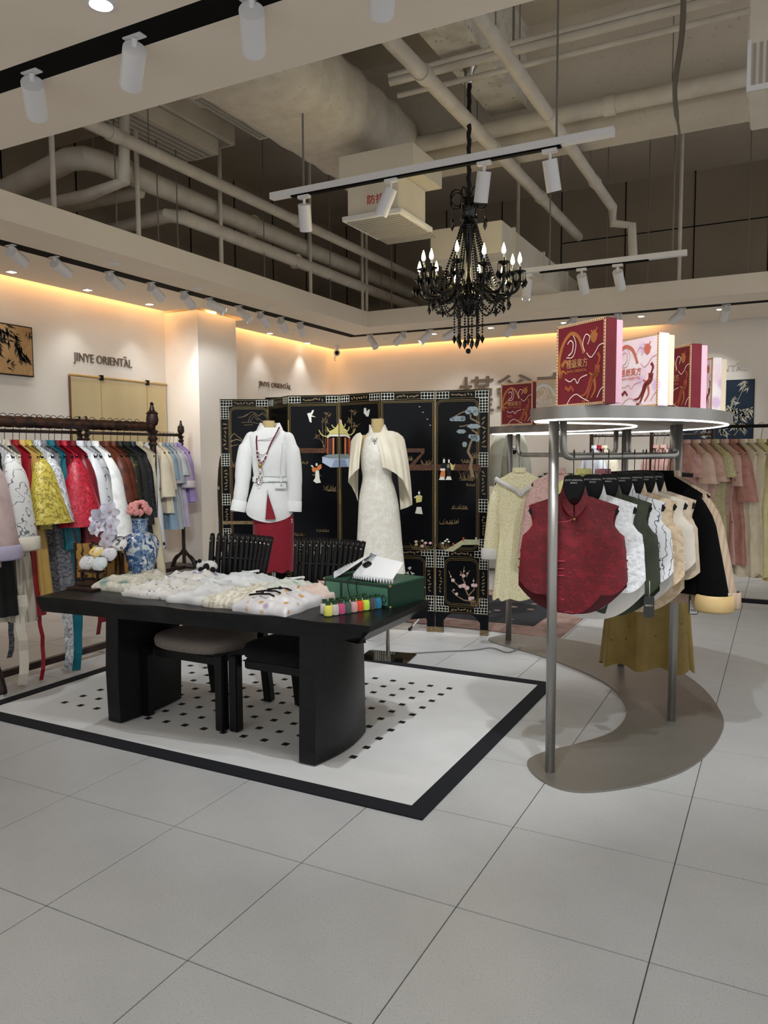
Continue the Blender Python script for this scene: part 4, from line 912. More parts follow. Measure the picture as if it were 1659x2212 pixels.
# hanging rails
HY1, HZ1, HY2, HZ2 = 5.3, 3.53, 8.0, 3.34
def rail(name, label, y, z, x0, x1, wires):
    t = thing(name, label, 'lighting track', ((x0+x1)/2, y, z))
    MB().box((x0, y-.03, z), (x1, y+.03, z+.05)).build('housing', LAMPW, t)
    MB().box((x0+.2, y-.022, z-.012), (x1-.35, y+.022, z)).build('conductor', BLACK, t)
    for x in wires: MB().cyl((x, y, z+.05), (x, y, ZS), .008, 6).build('suspension_rod', mat('grey_rod', '#6f6a62', .5), t)
    return t
rail('hanging_track', 'long white hanging light track crossing before the chandelier', HY1, HZ1, -3.76, -1.04, (-3.45, -1.42))
t2 = rail('hanging_track', 'far hanging light track right of the chandelier', HY2, HZ2, -2.5, -.87, (-2.2, -1.0))
h1 = lambda x, y: Vector((onY(x, y, HY1).x, HY1, HZ1-.08)); h2 = lambda x, y: Vector((onY(x, y, HY2).x, HY2, HZ2-.08))
for a, lb, lit in (((657, 447, 661, 497), 'white spotlight at the left end of the long hanging track', True), ((845, 417, 820, 470), 'white spotlight before the fan-coil box on the long hanging track', True), ((1046, 383, 1038, 440), 'white spotlight overlapping the chandelier crown', True), ((1187, 357, 1198, 420), 'white spotlight at the right end of the long hanging track', True)):
    track_head(*a, h1, lb, gH1, 105, lit, ang=64)
for a, lb in (((1256, 593, 1262, 625), 'left spotlight of the two on the far hanging track right of the chandelier'), ((1334, 583, 1340, 616), 'right spotlight of the two on the far hanging track right of the chandelier'), ((1140, 606, 1137, 636), 'glowing spotlight just right of the chandelier arms')):
    track_head(*a, h2, lb, gH2, 140, ang=64, far=(a[0] != 1140))
# recessed downlights
def downlight(x, y, label, watt, r=.045, square=True, group='recessed downlights'):
    t = thing('recessed_downlight', label, 'downlight', (x, y, ZC), group=group)
    if square:
        MB().box((x-r, y-r, ZC-.004), (x+r, y+r, ZC)).build('trim_plate', LAMPW, t); MB().box((x-r*.7, y-r*.7, ZC-.006), (x+r*.7, y+r*.7, ZC-.004)).build('lens', GLOWW, t)
    else:
        MB().lathe([(r, 0), (r, -.006), (r*.75, -.01), (r*.7, -.004)], (x, y, ZC), 28).build('trim_ring', LAMPW, t); MB().lathe([(.001, 0), (r*.7, .001)], (x, y, ZC-.006), 24).build('lens', GLOWW, t)
    spot('lamp', (x, y, ZC-.02), (x, y, 0), watt, 110 if not square else 80, t, .8)
for i, (a, b) in enumerate(((25, 587), (189, 626), (323, 657), (583, 720), (664, 741))):
    p = onz(a, b, ZC); downlight(p.x, p.y, nm[i]+' square downlight from the left in the ceiling by the cove', 14)
for i, (a, b) in enumerate(((937, 721), (1060, 708), (1218, 697), (1385, 683), (1555, 668))):
    p = onz(a, b, ZC); downlight(p.x, p.y, nm[i]+' downlight from the chandelier in the back ceiling strip', 14)
p = onz(218, 6, ZC); downlight(p.x, p.y, 'round downlight at the top left edge of the picture', 22, .06, False)
gD = 'unseen round downlights added in the near ceiling'  # further downlights out of view, added because the room needs their light
for x in (-.7, .9): downlight(x, p.y, 'unseen round downlight added in the near ceiling above the picture', 22, .06, False, gD)
for x in (-2.4, -.7, .9): downlight(x, .3, 'unseen round downlight added in the near ceiling above the picture', 22, .06, False, gD)
# ceiling discs (detectors and sprinkler plates) and the corner camera
for a, b, r, lb in ((247, 569, .045, 'flat white sprinkler plate above the second left spotlight'), (425, 622, .06, 'round white smoke detector by the left track'), (582, 661, .045, 'flat white sprinkler plate above the seventh left spotlight'), (640, 713, .06, 'round speaker grille beside the left track end'), (835, 732, .045, 'flat sprinkler plate beside the first back spotlight'), (1131, 703, .06, 'round smoke detector left of the gift boxes in the back ceiling')):
    q = onz(a, b, ZC); tag(MB().lathe([(r, 0), (r, -.008), (r*.8, -.016), (r*.3, -.018), (.001, -.018)], (q.x, q.y, ZC), 24).build('ceiling_disc', LAMPW, None, smooth=30), lb, 'detector', 'white discs on the ceiling')
q = onz(722, 752, ZC); cq = Vector((q.x+.2, q.y-.25, ZC))
cc = thing('security_camera', 'small white security camera hanging in the room corner', 'camera', cq)
MB().lathe([(.05, 0), (.05, -.02), (.03, -.03), (.02, -.07)], cq, 20).build('mount', LAMPW, cc, smooth=30)
MB().sph(cq+Vector((0, 0, -.12)), .055, 18, 10).build('head', LAMPW, cc, smooth='all'); MB().sph(cq+Vector((.02, -.032, -.125)), .035, 14, 8).build('eye', BLK, cc, smooth='all')
MB().tube([cq+Vector((-.02, 0, -.16)), cq+Vector((-.05, 0, -.22)), cq+Vector((-.03, 0, -.25))], .008, 6).build('antenna_lead', LAMPW, cc)

# ------------------------------------------------------------------ chandelier
CHX, CHY = -2.335, 6.04
BK = mat('black_crystal', '#060607', .08, spec=.45); BKM = mat('black_chrome', '#121113', .18, metal=.6)
ch = thing('chandelier', 'black crystal chandelier with lit candle bulbs hanging above the rug', 'chandelier', (CHX, CHY, 4.55))
C0 = Vector((CHX, CHY, 0))
def cz(py): return ondepth(1013, py, (Vector((CHX, CHY, 2.9))-CAMP).dot(_f)).z
zc_ = cz(168)
MB().lathe([(.075, zc_+.05), (.07, zc_+.03), (.035, zc_-.03), (.03, zc_-.08), (.012, zc_-.11)], C0, 24).build('ceiling_canopy', CHROME, ch, smooth=40)
rp = MB().tube([C0+Vector((.004*sin(k*1.7), .004*cos(k*2.1), lerp(zc_-.1, cz(430), k/30))) for k in range(31)], [.017+.003*(k % 2) for k in range(31)], 8); rp.build('corded_chain', mat('black_velvet_cord', '#09090b', .9), ch, smooth='all')
MB().lathe([(.03, cz(425)), (.06, cz(440)), (.065, cz(452)), (.055, cz(470)), (.035, cz(480)), (.06, cz(490)), (.05, cz(500)), (.022, cz(545)), (.018, cz(595)), (.03, cz(612)), (.085, cz(636)), (.09, cz(650)), (.06, cz(668)), (.03, cz(678)), (.005, cz(684))], C0, 20).build('stem', BK, ch, smooth=30)
def bead_run(path, r, name='bead_strand', drop=True, step=None):
    m = MB(); L_ = sum((path[i+1]-path[i]).length for i in range(len(path)-1)); n = max(3, int(L_/(step or r*2.05))); acc = 0; k = 0; tgt = 0
    for i in range(len(path)-1):
        a, b = path[i], path[i+1]; l = (b-a).length
        while tgt <= acc+l and l > 0:
            m.octa(a+(b-a)*((tgt-acc)/l), r); tgt += L_/n
        acc += l
    if drop: e = path[-1]; m.octa(e+Vector((0, 0, -.035)), .02, .04)
    o = m.build(name, BK, ch); o['kind'] = 'stuff'
NA = 12; rA = .42
for k in range(NA):
    a = 2*pi*k/NA+.13; d = Vector((cos(a), sin(a), 0)); tier = k % 2; R_ = rA if tier == 0 else rA*.9; zcup = cz(598) if tier == 0 else cz(588)
    hub = C0+Vector((0, 0, cz(628)))
    P = smooth_path([hub+d*.05, hub+d*.12+Vector((0,0,.045)), hub+d*R_*.55+Vector((0,0,-.035)), hub+d*R_*.82+Vector((0,0,-.05)), hub+d*R_*.98+Vector((0,0,.0)), Vector((C0.x, C0.y, zcup-.005))+d*R_], 5)
    am = MB().tube(P, .0125, 8).build('arm', BKM, ch, smooth='all')
    c = Vector((C0.x, C0.y, zcup))+d*R_
    MB().lathe([(.012, -.012), (.03, -.004), (.048, .006), (.05, .012), (.03, .009), (.012, .02), (.013, .045)], c, 14).build('bobeche', BK, am, smooth=30)
    MB().lathe([(.009, .04), (.009, .075)], c, 10).build('candle_tube', CHROME, am)
    MB().lathe([(.006, .072), (.015, .088), (.017, .10), (.012, .125), (.004, .15), (.001, .16)], c, 12).build('candle_bulb', mat('candle_glow', '#fff6d8', .4, emit='#ffe9a8', estr=80), am, smooth='all')
    for q in range(5):
        b = 2*pi*q/5; e = c+Vector((.047*cos(b), .047*sin(b), .0)); bead_run([e, e+Vector((0, 0, -.05))], .0055)
    bead_run([C0+d*.052+Vector((0, 0, cz(478))), C0+d*.10+Vector((0, 0, cz(520))), C0+d*.17+Vector((0, 0, cz(570))), C0+d*.235+Vector((0, 0, cz(615)))], .0105, drop=False)
    dh = Vector((cos(a+.24), sin(a+.24), 0)); bead_run([C0+dh*.05+Vector((0, 0, cz(470))), C0+dh*.085+Vector((0, 0, cz(520))), C0+dh*.14+Vector((0, 0, cz(575))), C0+dh*.19+Vector((0, 0, cz(620)))], .0095, drop=False)
    d2 = Vector((cos(a+2*pi/NA), sin(a+2*pi/NA), 0)); A_ = C0+d*R_*.8+Vector((0,0,cz(640))); B_ = C0+d2*R_*.8+Vector((0,0,cz(640)))
    bead_run([A_+(B_-A_)*t+Vector((0, 0, -.11*sin(pi*t))) for t in [q/10 for q in range(11)]], .0105, drop=False)
    A2 = C0+d*.09+Vector((0,0,cz(645))); bead_run([A_+(A2-A_)*t+Vector((0, 0, -.12*sin(pi*t))) for t in [q/10 for q in range(11)]], .0105, drop=False)
    bead_run([C0+d*R_*.8+Vector((0,0,cz(640))), C0+d*R_*.8+Vector((0,0,cz(655)))], .007)
for k in range(16):
    a = 2*pi*k/16; d = Vector((cos(a), sin(a), 0)); rr = .115 if k % 2 else .075
    bead_run([C0+d*rr+Vector((0,0,cz(648))), C0+d*rr+Vector((0,0,cz(722 if k % 2 else 732)))], .0105)
    if k % 2 == 0:
        e = C0+Vector((0,0,cz(440)))
        P = [e+d*(.05+.055*(1-cos(t)))+Vector((0, 0, .06*sin(t)*1.1+.02)) for t in [2*pi*q/18*.86 for q in range(19)]]
        MB().tube(P, .0075, 7).build('crown_loop', BKM, ch, smooth='all')
        bead_run([C0+d*.145+Vector((0,0,cz(450))), C0+d*.145+Vector((0,0,cz(478)))], .005)
MB().tube([C0+Vector((.115*cos(t), .115*sin(t), cz(648))) for t in [2*pi*q/24 for q in range(24)]], .006, 6, closed=True).build('lower_hoop', BKM, ch)
bead_run([C0+Vector((0,0,cz(684))), C0+Vector((0,0,cz(745)))], .009, drop=False)
MB().sph(C0+Vector((0,0,cz(757))), .022, 14, 9).build('crystal_ball', BK, ch, smooth=20)

# ------------------------------------------------------------------ pipes, ducts and machines in the open ceiling
gP = 'painted pipes running through the open ceiling'
def pipe(pts, r, label, couplings=(), hang=()):
    t = thing('ceiling_pipe', label, 'pipe', pts[0], group=gP)
    MB().tube(pts, r, 12).build('run', PIPE, t, smooth=40)
    for c in couplings:
        c = Vector(c); i = 0; d = (Vector(pts[1])-Vector(pts[0])).normalized(); MB().cyl(c-d*.05, c+d*.05, r*1.18, 12).build('coupling', PIPE, t, smooth=40)
    for c in hang: MB().cyl(c, (c[0], c[1], ZS), .005, 6).build('hanger_rod', mat('grey_rod', '#6f6a62', .5), t)
def along(x, y, z, y0=3.0, y1=11.5): p = onz(x, y, z); return p.x
def X(p, z): return onz(p[0], p[1], z).x
x = X((940, 187), 4.16); pipe([(x, 3.1, 4.16), (x, 9.9, 4.16)], .055, 'straight white pipe rising past the chandelier rope, left of the two', [(x, 5.2, 4.16), (x, 6.7, 4.16), (x, 8.2, 4.16)], [(x, 6.0, 4.16), (x, 9, 4.16)])
x = X((1150, 200), 4.16); pipe([(x, 3.1, 4.16), (x, 8.9, 4.16), (x, 8.95, 4.0), (x+.2, 8.95, 3.95), (x+.22, 8.95, 3.6)], .05, 'straight white pipe right of the chandelier rope with a bent end', [(x, 6.3, 4.16), (x, 8.0, 4.16)], [(x, 5.0, 4.16), (x, 7.8, 4.16)])
x = X((520, 420), 4.1); pipe([(x, 3.1, 4.1), (x, 11.4, 4.1)], .055, 'long thin pipe crossing the left of the open ceiling', [(x, 4.8, 4.1), (x, 7.5, 4.1)], [(x, 5.2, 4.1), (x, 8.2, 4.1)])
x = X((420, 435), 4.05); yE = onX(205, 345, x).y; pipe([(-6.9, yE-.1, 3.85), (x-.2, yE-.1, 4.05), (x-.06, yE-.06, 4.05), (x, yE+.08, 4.05), (x, 11.4, 4.05)], .10, 'thick elbowed pipe in the left of the open ceiling', [(x, yE+.35, 4.05), (x, 7.3, 4.05)], [(x, 5.0, 4.05), (x, 8.4, 4.05)])
pipe([(-6.9, 5.9, 3.72), (x, 5.9, 3.8), (x+.1, 6.0, 3.8), (x+.1, 11.4, 3.8)], .07, 'medium pipe below the thick elbowed pipe', [(x+.1, 8, 3.8)])
pipe([(-6.9, 5.0, 3.75), (x-.1, 5.0, 3.75), (x+.35, 5.0, 3.8), (x+.4, 5.0, 4.6), (x+.4, 3.1, 4.7)], .055, 'bent pipe loop coming out of the left upper wall')
pipe([(-6.9, 5.6, 3.95), (x-.05, 5.6, 3.95)], .06, 'short stub pipe out of the left upper wall')
# cross pipe along the beam, thin conduits
yb = 7.05; pipe([(-3.3, yb-.12, 4.42), (3.0, yb-.12, 4.42)], .075, 'thick horizontal pipe running along the deep beam', [(-1.4, yb-.12, 4.42)], [(-2.6, yb-.12, 4.42), (-.9, yb-.12, 4.42), (.2, yb-.12, 4.42)])
for z, y, r_, lb in ((4.54, onz(1000, 122, 4.54).y, .02, 'thin upper conduit crossing behind the chandelier canopy'), (4.5, onz(1000, 138, 4.5).y, .032, 'white sprinkler pipe crossing behind the chandelier canopy'), (4.45, onz(1250, 112, 4.45).y, .022, 'thin white conduit crossing below the sprinkler pipe')):
    pipe([(-2.95, y, z), (3.0, y, z)], r_, lb, [], [(-1.9, y, z), (.1, y, z)])
# vertical rods from slab to soffit
gr = 'ceiling hanger rods'
ORDN = nm+['eleventh', 'twelfth']
RODS = ((70, 460, 0), (248, 520, 0), (412, 580, 0), (285, 535, 1), (200, 505, 1), (580, 645, 0), (505, 610, 1), (700, 680, 0), (330, 548, 1), (840, 690, 0), (655, 655, 1), (770, 690, 1), (905, 690, 1), (1150, 660, 0), (1481, 630, 0), (1420, 640, 1), (1620, 620, 1), (1070, 670, 1), (1340, 650, 1))
for i, (a, b, top) in enumerate(RODS):
    q = onz(a, b, ZC+FH); q = Vector((SX-.03, q.y, ZC+FH)) if a < 780 else Vector((q.x, SY+.03, ZC+FH))
    r_ = .022 if top == 0 else .006
    L0 = sorted(v[0] for v in RODS if v[2] == top); nT = nW = L0.index(a)
    tag(MB().cyl(q, (q.x, q.y, ZS), r_, 8).build('hanger_rod', PIPE if top == 0 else mat('grey_rod', '#6f6a62', .5), None), (ORDN[nT]+' pale steel hanger tube from the left on the dropped ceiling edge' if top == 0 else ORDN[nW]+' thin steel hanger wire from the left on the dropped ceiling edge'), 'hanger rod', gr if top else 'ceiling hanger tubes')
# peeling beam carrying the chandelier, deep cross beam
struct(MB().box((CHX-.17, 3.2, zc_+.05), (CHX+.17, 7.05, ZS)).build('ceiling_beam', pat('peeling_beam', '#cfc9bd', [('noise', 7, '#bfb6a6', .55, .1), ('noise', 22, '#9c9080', .66, .03)], .9, bump=.2, bscale=40)))
struct(MB().box((-4.2, yb, 4.25), (5.4, yb+.35, ZS)).build('ceiling_crossbeam', SLAB))
struct(MB().box((-9, 5.6, 4.72), (-4.2, 5.9, ZS)).build('ceiling_crossbeam_left', SLAB))
# wrapped duct
WRAP = pat('duct_wrap', '#d2cabb', [('noise', 8, '#c4bbaa', .5, .2), ('noise', 30, '#b8ae9b', .66, .05)], .75, bump=.6, bscale=9)
du = thing('wrapped_duct', 'large insulated duct wrapped in wrinkled white foil', 'duct', (-3.75, 5, 4.5))
xd = X((712, 265), 4.4); rn = random.Random(2); R = []
for k in range(50):
    y = lerp(3.2, 6.9, k/49); rx = .48+.012*sin(k*1.3)+rn.uniform(-.006, .006); sh = .0
    R.append([(xd+sh+rx*math.copysign(abs(cos(a))**.7, cos(a)), y, 4.45+.32*math.copysign(abs(sin(a))**.7, sin(a))*(1+rn.uniform(-.015, .015))) for a in [2*pi*q/22 for q in range(22)]])
MB().loft(R, cap0=True, cap1=True).build('wrapped_run', WRAP, du, smooth='all')
dg = MB().box((xd-.42, 3.9, 4.10), (xd-.06, 4.24, 4.16)).build('grille_collar', PIPE, du)
for k in range(8): MB().box((xd-.39, 3.93+k*.036, 4.09), (xd-.09, 3.945+k*.036, 4.105)).build('blade', PIPE, dg)
# smoke-exhaust box and flat duct
AC = pat('galvanised_paint', '#d6cfc0', [('noise', 3, '#cbc3b2', .5, .2)], .5)
eb = thing('exhaust_box', 'square metal exhaust box with red lettering and a bottom grille', 'air unit', (-3.2, 6.0, 4.0))
e0 = onY(735, 425, 5.75); e1_ = onY(900, 500, 5.75)
bx0, bx1, by0, by1 = onY(738, 440, 5.9).x, onY(866, 440, 5.9).x, 5.9, 6.75; bz1 = onY(800, 375, 5.9).z; bz0 = onY(760, 465, 5.9).z
by1 = min(7.0, onX(930, 497, bx1).y)
MB().box((bx0-.04, by0+.02, bz1-.0), (bx1+.10, by1+.03, bz1+.2)).build('upper_casing', AC, eb, bevel=.006)
MB().box((bx0+.03, by0+.05, bz0), (bx1-.05, by1, bz1)).build('body', AC, eb, bevel=.006)
MB().box((bx0, by0, bz0-.04), (bx1, by1+.05, bz0)).build('grille_frame', LAMPW, eb, bevel=.004)
for k in range(16): MB().box((bx0+.03, by0+.04+k*.05, bz0-.05), (bx1-.03, by0+.06+k*.05, bz0-.038)).build('grille_slat', mat('grille_grey', '#9a968f', .5), eb)
tx = text_mb('防排烟', .085, .002); tx.xf(frame(Vector((bx0+.22, by0+.047, lerp(bz0, bz1, .28))), (1, 0, 0), (0, 0, 1))); tx.build('red_lettering', mat('red_paint', '#b3261e', .5), eb)
fd = thing('flat_duct', 'flat rectangular sheet-metal duct running back behind the chandelier', 'duct', (-2.6, 7.5, 4))
dz = onz(1000, 500, 3.95)
MB().box((bx0+.15, 7.45, bz0-.06), (bx1+.35, 10.6, bz0+.25)).build('duct_run', AC, fd, bevel=.005)
for y in (7.8, 8.9, 10.0): MB().box((bx0+.13, y, bz0-.075), (bx1+.37, y+.04, bz0+.265)).build('flange', AC, fd)
# linear fan-coil units with grilles on the left
def fcu(x, y0, y1, z, w_, label):
    t = thing('fan_coil_unit', label, 'air unit', (x, (y0+y1)/2, z), group='fan coil units in the open ceiling')
    MB().box((x-w_/2, y0, z), (x+w_/2, y1, z+.2)).build('casing', AC, t, bevel=.01)
    for k in range(5): MB().box((x-w_/2+.03+k*(w_-.06)/5, y0+.05, z-.008), (x-w_/2+.03+k*(w_-.06)/5+.03, y1-.05, z)).build('grille_slat', mat('grille_grey', '#9a968f', .5), t)
    for yy in (y0+.2, y1-.2): MB().cyl((x-w_/2+.05, yy, z+.2), (x-w_/2+.05, yy, ZS), .006, 6).build('hanger_rod', mat('grey_rod', '#6f6a62', .5), t)
fcu(X((450, 350), 4.4), 4.5, 6.2, 4.4, .42, 'long fan coil unit with grille beside the left pipes')
fcu(X((520, 345), 4.5), 4.4, 6.4, 4.55, .2, 'slim boxed unit between the fan coil and the wrapped duct')
fcu(X((640, 340), 4.4), 5.2, 6.2, 4.45, .3, 'short slotted unit beside the wrapped duct')
ra = thing('return_air_box', 'white return air box with grille at the top right edge', 'air unit', (.5, 5, 4.4))
p0 = onY(1612, 200, 5.0); MB().box((p0.x, 5.0, p0.z), (p0.x+.7, 5.6, p0.z+.7)).build('casing', AC, ra, bevel=.008)
for k in range(9): MB().box((p0.x+.03+k*.035, 4.995, p0.z+.03), (p0.x+.045+k*.035, 5.0, p0.z+.26)).build('grille_slat', mat('grille_grey', '#9a968f', .5), ra)
MB().box((p0.x+.02, 4.99, p0.z), (p0.x+.6, 5.0, p0.z+.03)).build('grille_frame', LAMPW, ra); MB().box((p0.x, 4.988, p0.z), (p0.x+.02, 5.0, p0.z+.28)).build('grille_frame', LAMPW, ra)
# hanging cable on the right
q = onY(1465, 30, 5.4); q2 = onY(1468, 290, 5.4)
tag(MB().tube(smooth_path([(q.x, 5.4, ZS), (q.x+.03, 5.4, q.z), (q.x-.01, 5.4, lerp(q.z, q2.z, .6)), (q2.x, 5.4, q2.z)], 6), [.018]*12+[.015]*4+[.008]*3, 8).build('hanging_cable', mat('dusty_cable', '#6d675d', .7), None, smooth='all'), 'bundle of grey cables hanging loose from the slab at the right', 'cable')
# holes of raw wall at the upper left, sprinkler heads
# ------------------------------------------------------------------ garments on hangers (generators)
def prj(P):
    d = Vector(P)-CAMP; k = d.dot(_f); return 829.5+FPX*d.dot(_r)/k, 1106-FPX*d.dot(_u)/k
def at_px(p, q, px):
    """point of the segment p-q seen at image column px"""
    a, b = 0.0, 1.0; p = Vector(p); q = Vector(q); s = prj(q)[0] > prj(p)[0]
    lo, hi = -.5, 1.5
    for _ in range(40):
        m = (lo+hi)/2
        if (prj(p.lerp(q, m))[0] < px) == s: lo = m
        else: hi = m
    return p.lerp(q, (lo+hi)/2)
def interp(tab, t):
    for (a, va), (b, vb) in zip(tab, tab[1:]):
        if t <= b:
            k = (t-a)/(b-a) if b > a else 0; k = k*k*(3-2*k); return va+(vb-va)*k
    return tab[-1][1]
HANGM = mat('hanger_black', '#0a0a0c', .45, spec=.25); HOOKM = mat('hook_black', '#151516', .3, metal=.6)
_hcache = {}
def hanger(T, hook, sw, drop, label, group, text=False, m=HANGM):
    """T = 4x4 transform with origin on top of the rail; x along the shoulders"""
    h = bpy.data.objects.new('clothes_hanger', None); COL.objects.link(h); h.empty_display_size = .05; h.matrix_basis = T; tag(h, label, 'hanger', group)
    key = (round(hook, 3), round(sw, 3), round(drop, 3), m.name)
    if key not in _hcache:
        P = [(0.0, -.03, -.024), (0.0, -.024, .004), (0, 0, .016), (0, .022, .004), (0, .02, -.02), (0, .004, -hook*.55), (0, 0, -hook)]
        a = MB().tube(smooth_path(P, 4), .0022, 6).mesh('hook', 'all'); a.materials.append(HOOKM)
        o = [(-.036, -hook-.005), (-.03, -hook), (.03, -hook), (.036, -hook-.005)]
        pts = [(-.026, -hook+.012), (.026, -hook+.012), (.042, -hook+.004), (.052, -hook-.06), (sw*.55, -hook-drop*.86-.02), (sw-.01, -hook-drop-.006), (sw+.004, -hook-drop-.022), (sw-.006, -hook-drop-.042), (sw*.5, -hook-drop*.86-.05), (0, -hook-.09), (-sw*.5, -hook-drop*.86-.05), (-sw+.006, -hook-drop-.042), (-sw-.004, -hook-drop-.022), (-sw+.01, -hook-drop-.006), (-sw*.55, -hook-drop*.86-.02), (-.052, -hook-.06), (-.042, -hook+.004)]
        b = MB().prism(pts, (0, .008, 0), (1, 0, 0), (0, 0, 1), .016).mesh('body'); b.materials.append(m)
        _hcache[key] = (a, b)
    for nm_, me in zip(('hook', 'shoulder_body'), _hcache[key]):
        o = bpy.data.objects.new(nm_, me); COL.objects.link(o); o.parent = h
    if text:
        if 'txt' not in _hcache:
            t1 = text_mb('JINYE ORIENTAL', .0105, .0003, 1.0, 'CENTER'); t2 = text_mb('槿爺東方', .008, .0003, 1.0, 'CENTER'); t2.v = [(x, y-.012, z) for x, y, z in t2.v]; t1.add(t2.v, t2.f)
            t1.xf(frame((0, -.009, -.015), (1, 0, 0), (0, 0, 1))); me = t1.mesh('lettering'); me.materials.append(mat('white_print', '#e8e8e8', .6)); _hcache['txt'] = me
        o = bpy.data.objects.new('lettering', _hcache['txt']); COL.objects.link(o); o.parent = h; o.location = (0, 0, -hook)
    return h
def lmb(mb, name, m, root, smooth='all'): return mb.build(name, m, root, smooth=smooth, world=False)
def garment(name, label, cat, group, T, m, L=1.0, sw=.19, hook=.12, drop=.075, W=None, dep=.045, sleeve=None, fold=(7, .25, 0), hem=None, cuff=None, collar=True, ribbon=None, lining=None, short='', rail='', hgroup='', text=False, seed=0):
    rn = random.Random(seed+int(L*1000)); ph = rn.uniform(0, 6.28)
    hanger(T, hook, sw-.005, drop, 'black hanger carrying the '+short+' on the '+rail, hgroup, text)
    t = bpy.data.objects.new(name, None); COL.objects.link(t); t.empty_display_size = .05; t.matrix_basis = T; tag(t, label, cat, group)
    W = W or [(0, sw), (.10, sw*.95), (.22, sw*.98), (.45, sw*.86), (.7, sw*1.05), (1, sw*1.2)]
    NS, NT = 40, 22; z0 = -hook-.008; R = []
    for j in range(NT+1):
        t_ = j/NT; w_ = interp(W, t_); d_ = dep*(.32+.68*min(1, t_*4))*(1+.35*t_); P = []
        for k in range(NS):
            a = 2*pi*k/NS; ca, sa = cos(a), sin(a); x = w_*math.copysign(abs(ca)**.8, ca); y = d_*math.copysign(abs(sa)**.9, sa)
            am = fold[1]*min(1, t_*1.6)**1.5; y *= 1+am*sin(fold[0]*a+ph+.6*t_); x *= 1+.25*am*cos(fold[0]*a+ph)
            top = z0-max(0, abs(x)-.045)/max(.01, sw-.045)*drop; bot = z0-L
            if hem: bot += hem(a)
            P.append((x, y, top+(bot-top)*t_ if t_ > 0 else top))
        R.append(P)
    lmb(MB().loft(R), 'body', m, t)
    if lining: lmb(MB().loft([[(x*.96, y*.92, z+.01) for x, y, z in P] for P in R[2:]]), 'lining', lining, t)
    if collar: lmb(MB().loft([[(.052*cos(a)*(1+.1*q), .030*sin(a)*(1+.1*q), z0-.012+.038*(1-q)) for a in [2*pi*k/18 for k in range(18)]] for q in (0, .5, 1)]), 'collar', m, t)
    if sleeve:
        Ls, ang, r0, r1, ry0, ry1 = sleeve
        for s in (1, -1):
            Rr = []; pts = 12
            for j in range(pts+1):
                q = j/pts; c = Vector((s*(sw-.02+sin(ang)*Ls*q), 0, z0-drop-.025-cos(ang)*Ls*q)); rx = lerp(r0, r1, q); ry = lerp(ry0, ry1, q)
                if j < 3: g_ = (.25, .62, .9)[j]; rx *= g_; ry *= g_; c.z += (.028, .022, .010)[j]; c.x -= s*(.02, .012, .005)[j]
                Rr.append([c+Vector((rx*cos(a)*(1+.06*sin(3*a+ph)*q), ry*sin(a)*(1+.10*sin(4*a+ph)*q), .25*rx*cos(a)*s*-.4*0)) for a in [2*pi*k/18 for k in range(18)]])
            so = lmb(MB().loft(Rr, cap0=True), 'sleeve', m, t)
            if cuff:
                c = Vector((s*(sw-.02+sin(ang)*Ls), 0, z0-drop-.025-cos(ang)*Ls)); mb = MB().loft([[c+Vector((r1*g*cos(a), ry1*g*sin(a), dz)) for a in [2*pi*k/18 for k in range(18)]] for g, dz in ((1.02, .075), (1.12, .07), (1.15, -.0), (1.05, -.012), (.8, .0))]); lmb(mb, 'cuff', cuff, so)
    if ribbon:
        for rx_, ry_, zt_, zb_, w2, m2 in ribbon:
            P = [(rx_+.012*sin(q*2.1), ry_+.01*sin(q*1.3+1), lerp(zt_, zb_, q/8)) for q in range(9)]
            mb = MB().loft([[(x-.2*w2, y-w2/2, z), (x-.2*w2+.002, y-w2/2, z), (x+.2*w2+.002, y+w2/2, z), (x+.2*w2, y+w2/2, z)] for x, y, z in P], cap0=True, cap1=True); lmb(mb, 'ribbon_tie', m2, t, False)
    return t
def TF(p, ax): return Matrix.Translation(Vector(p)) @ Matrix.Rotation(ax, 4, 'Z')
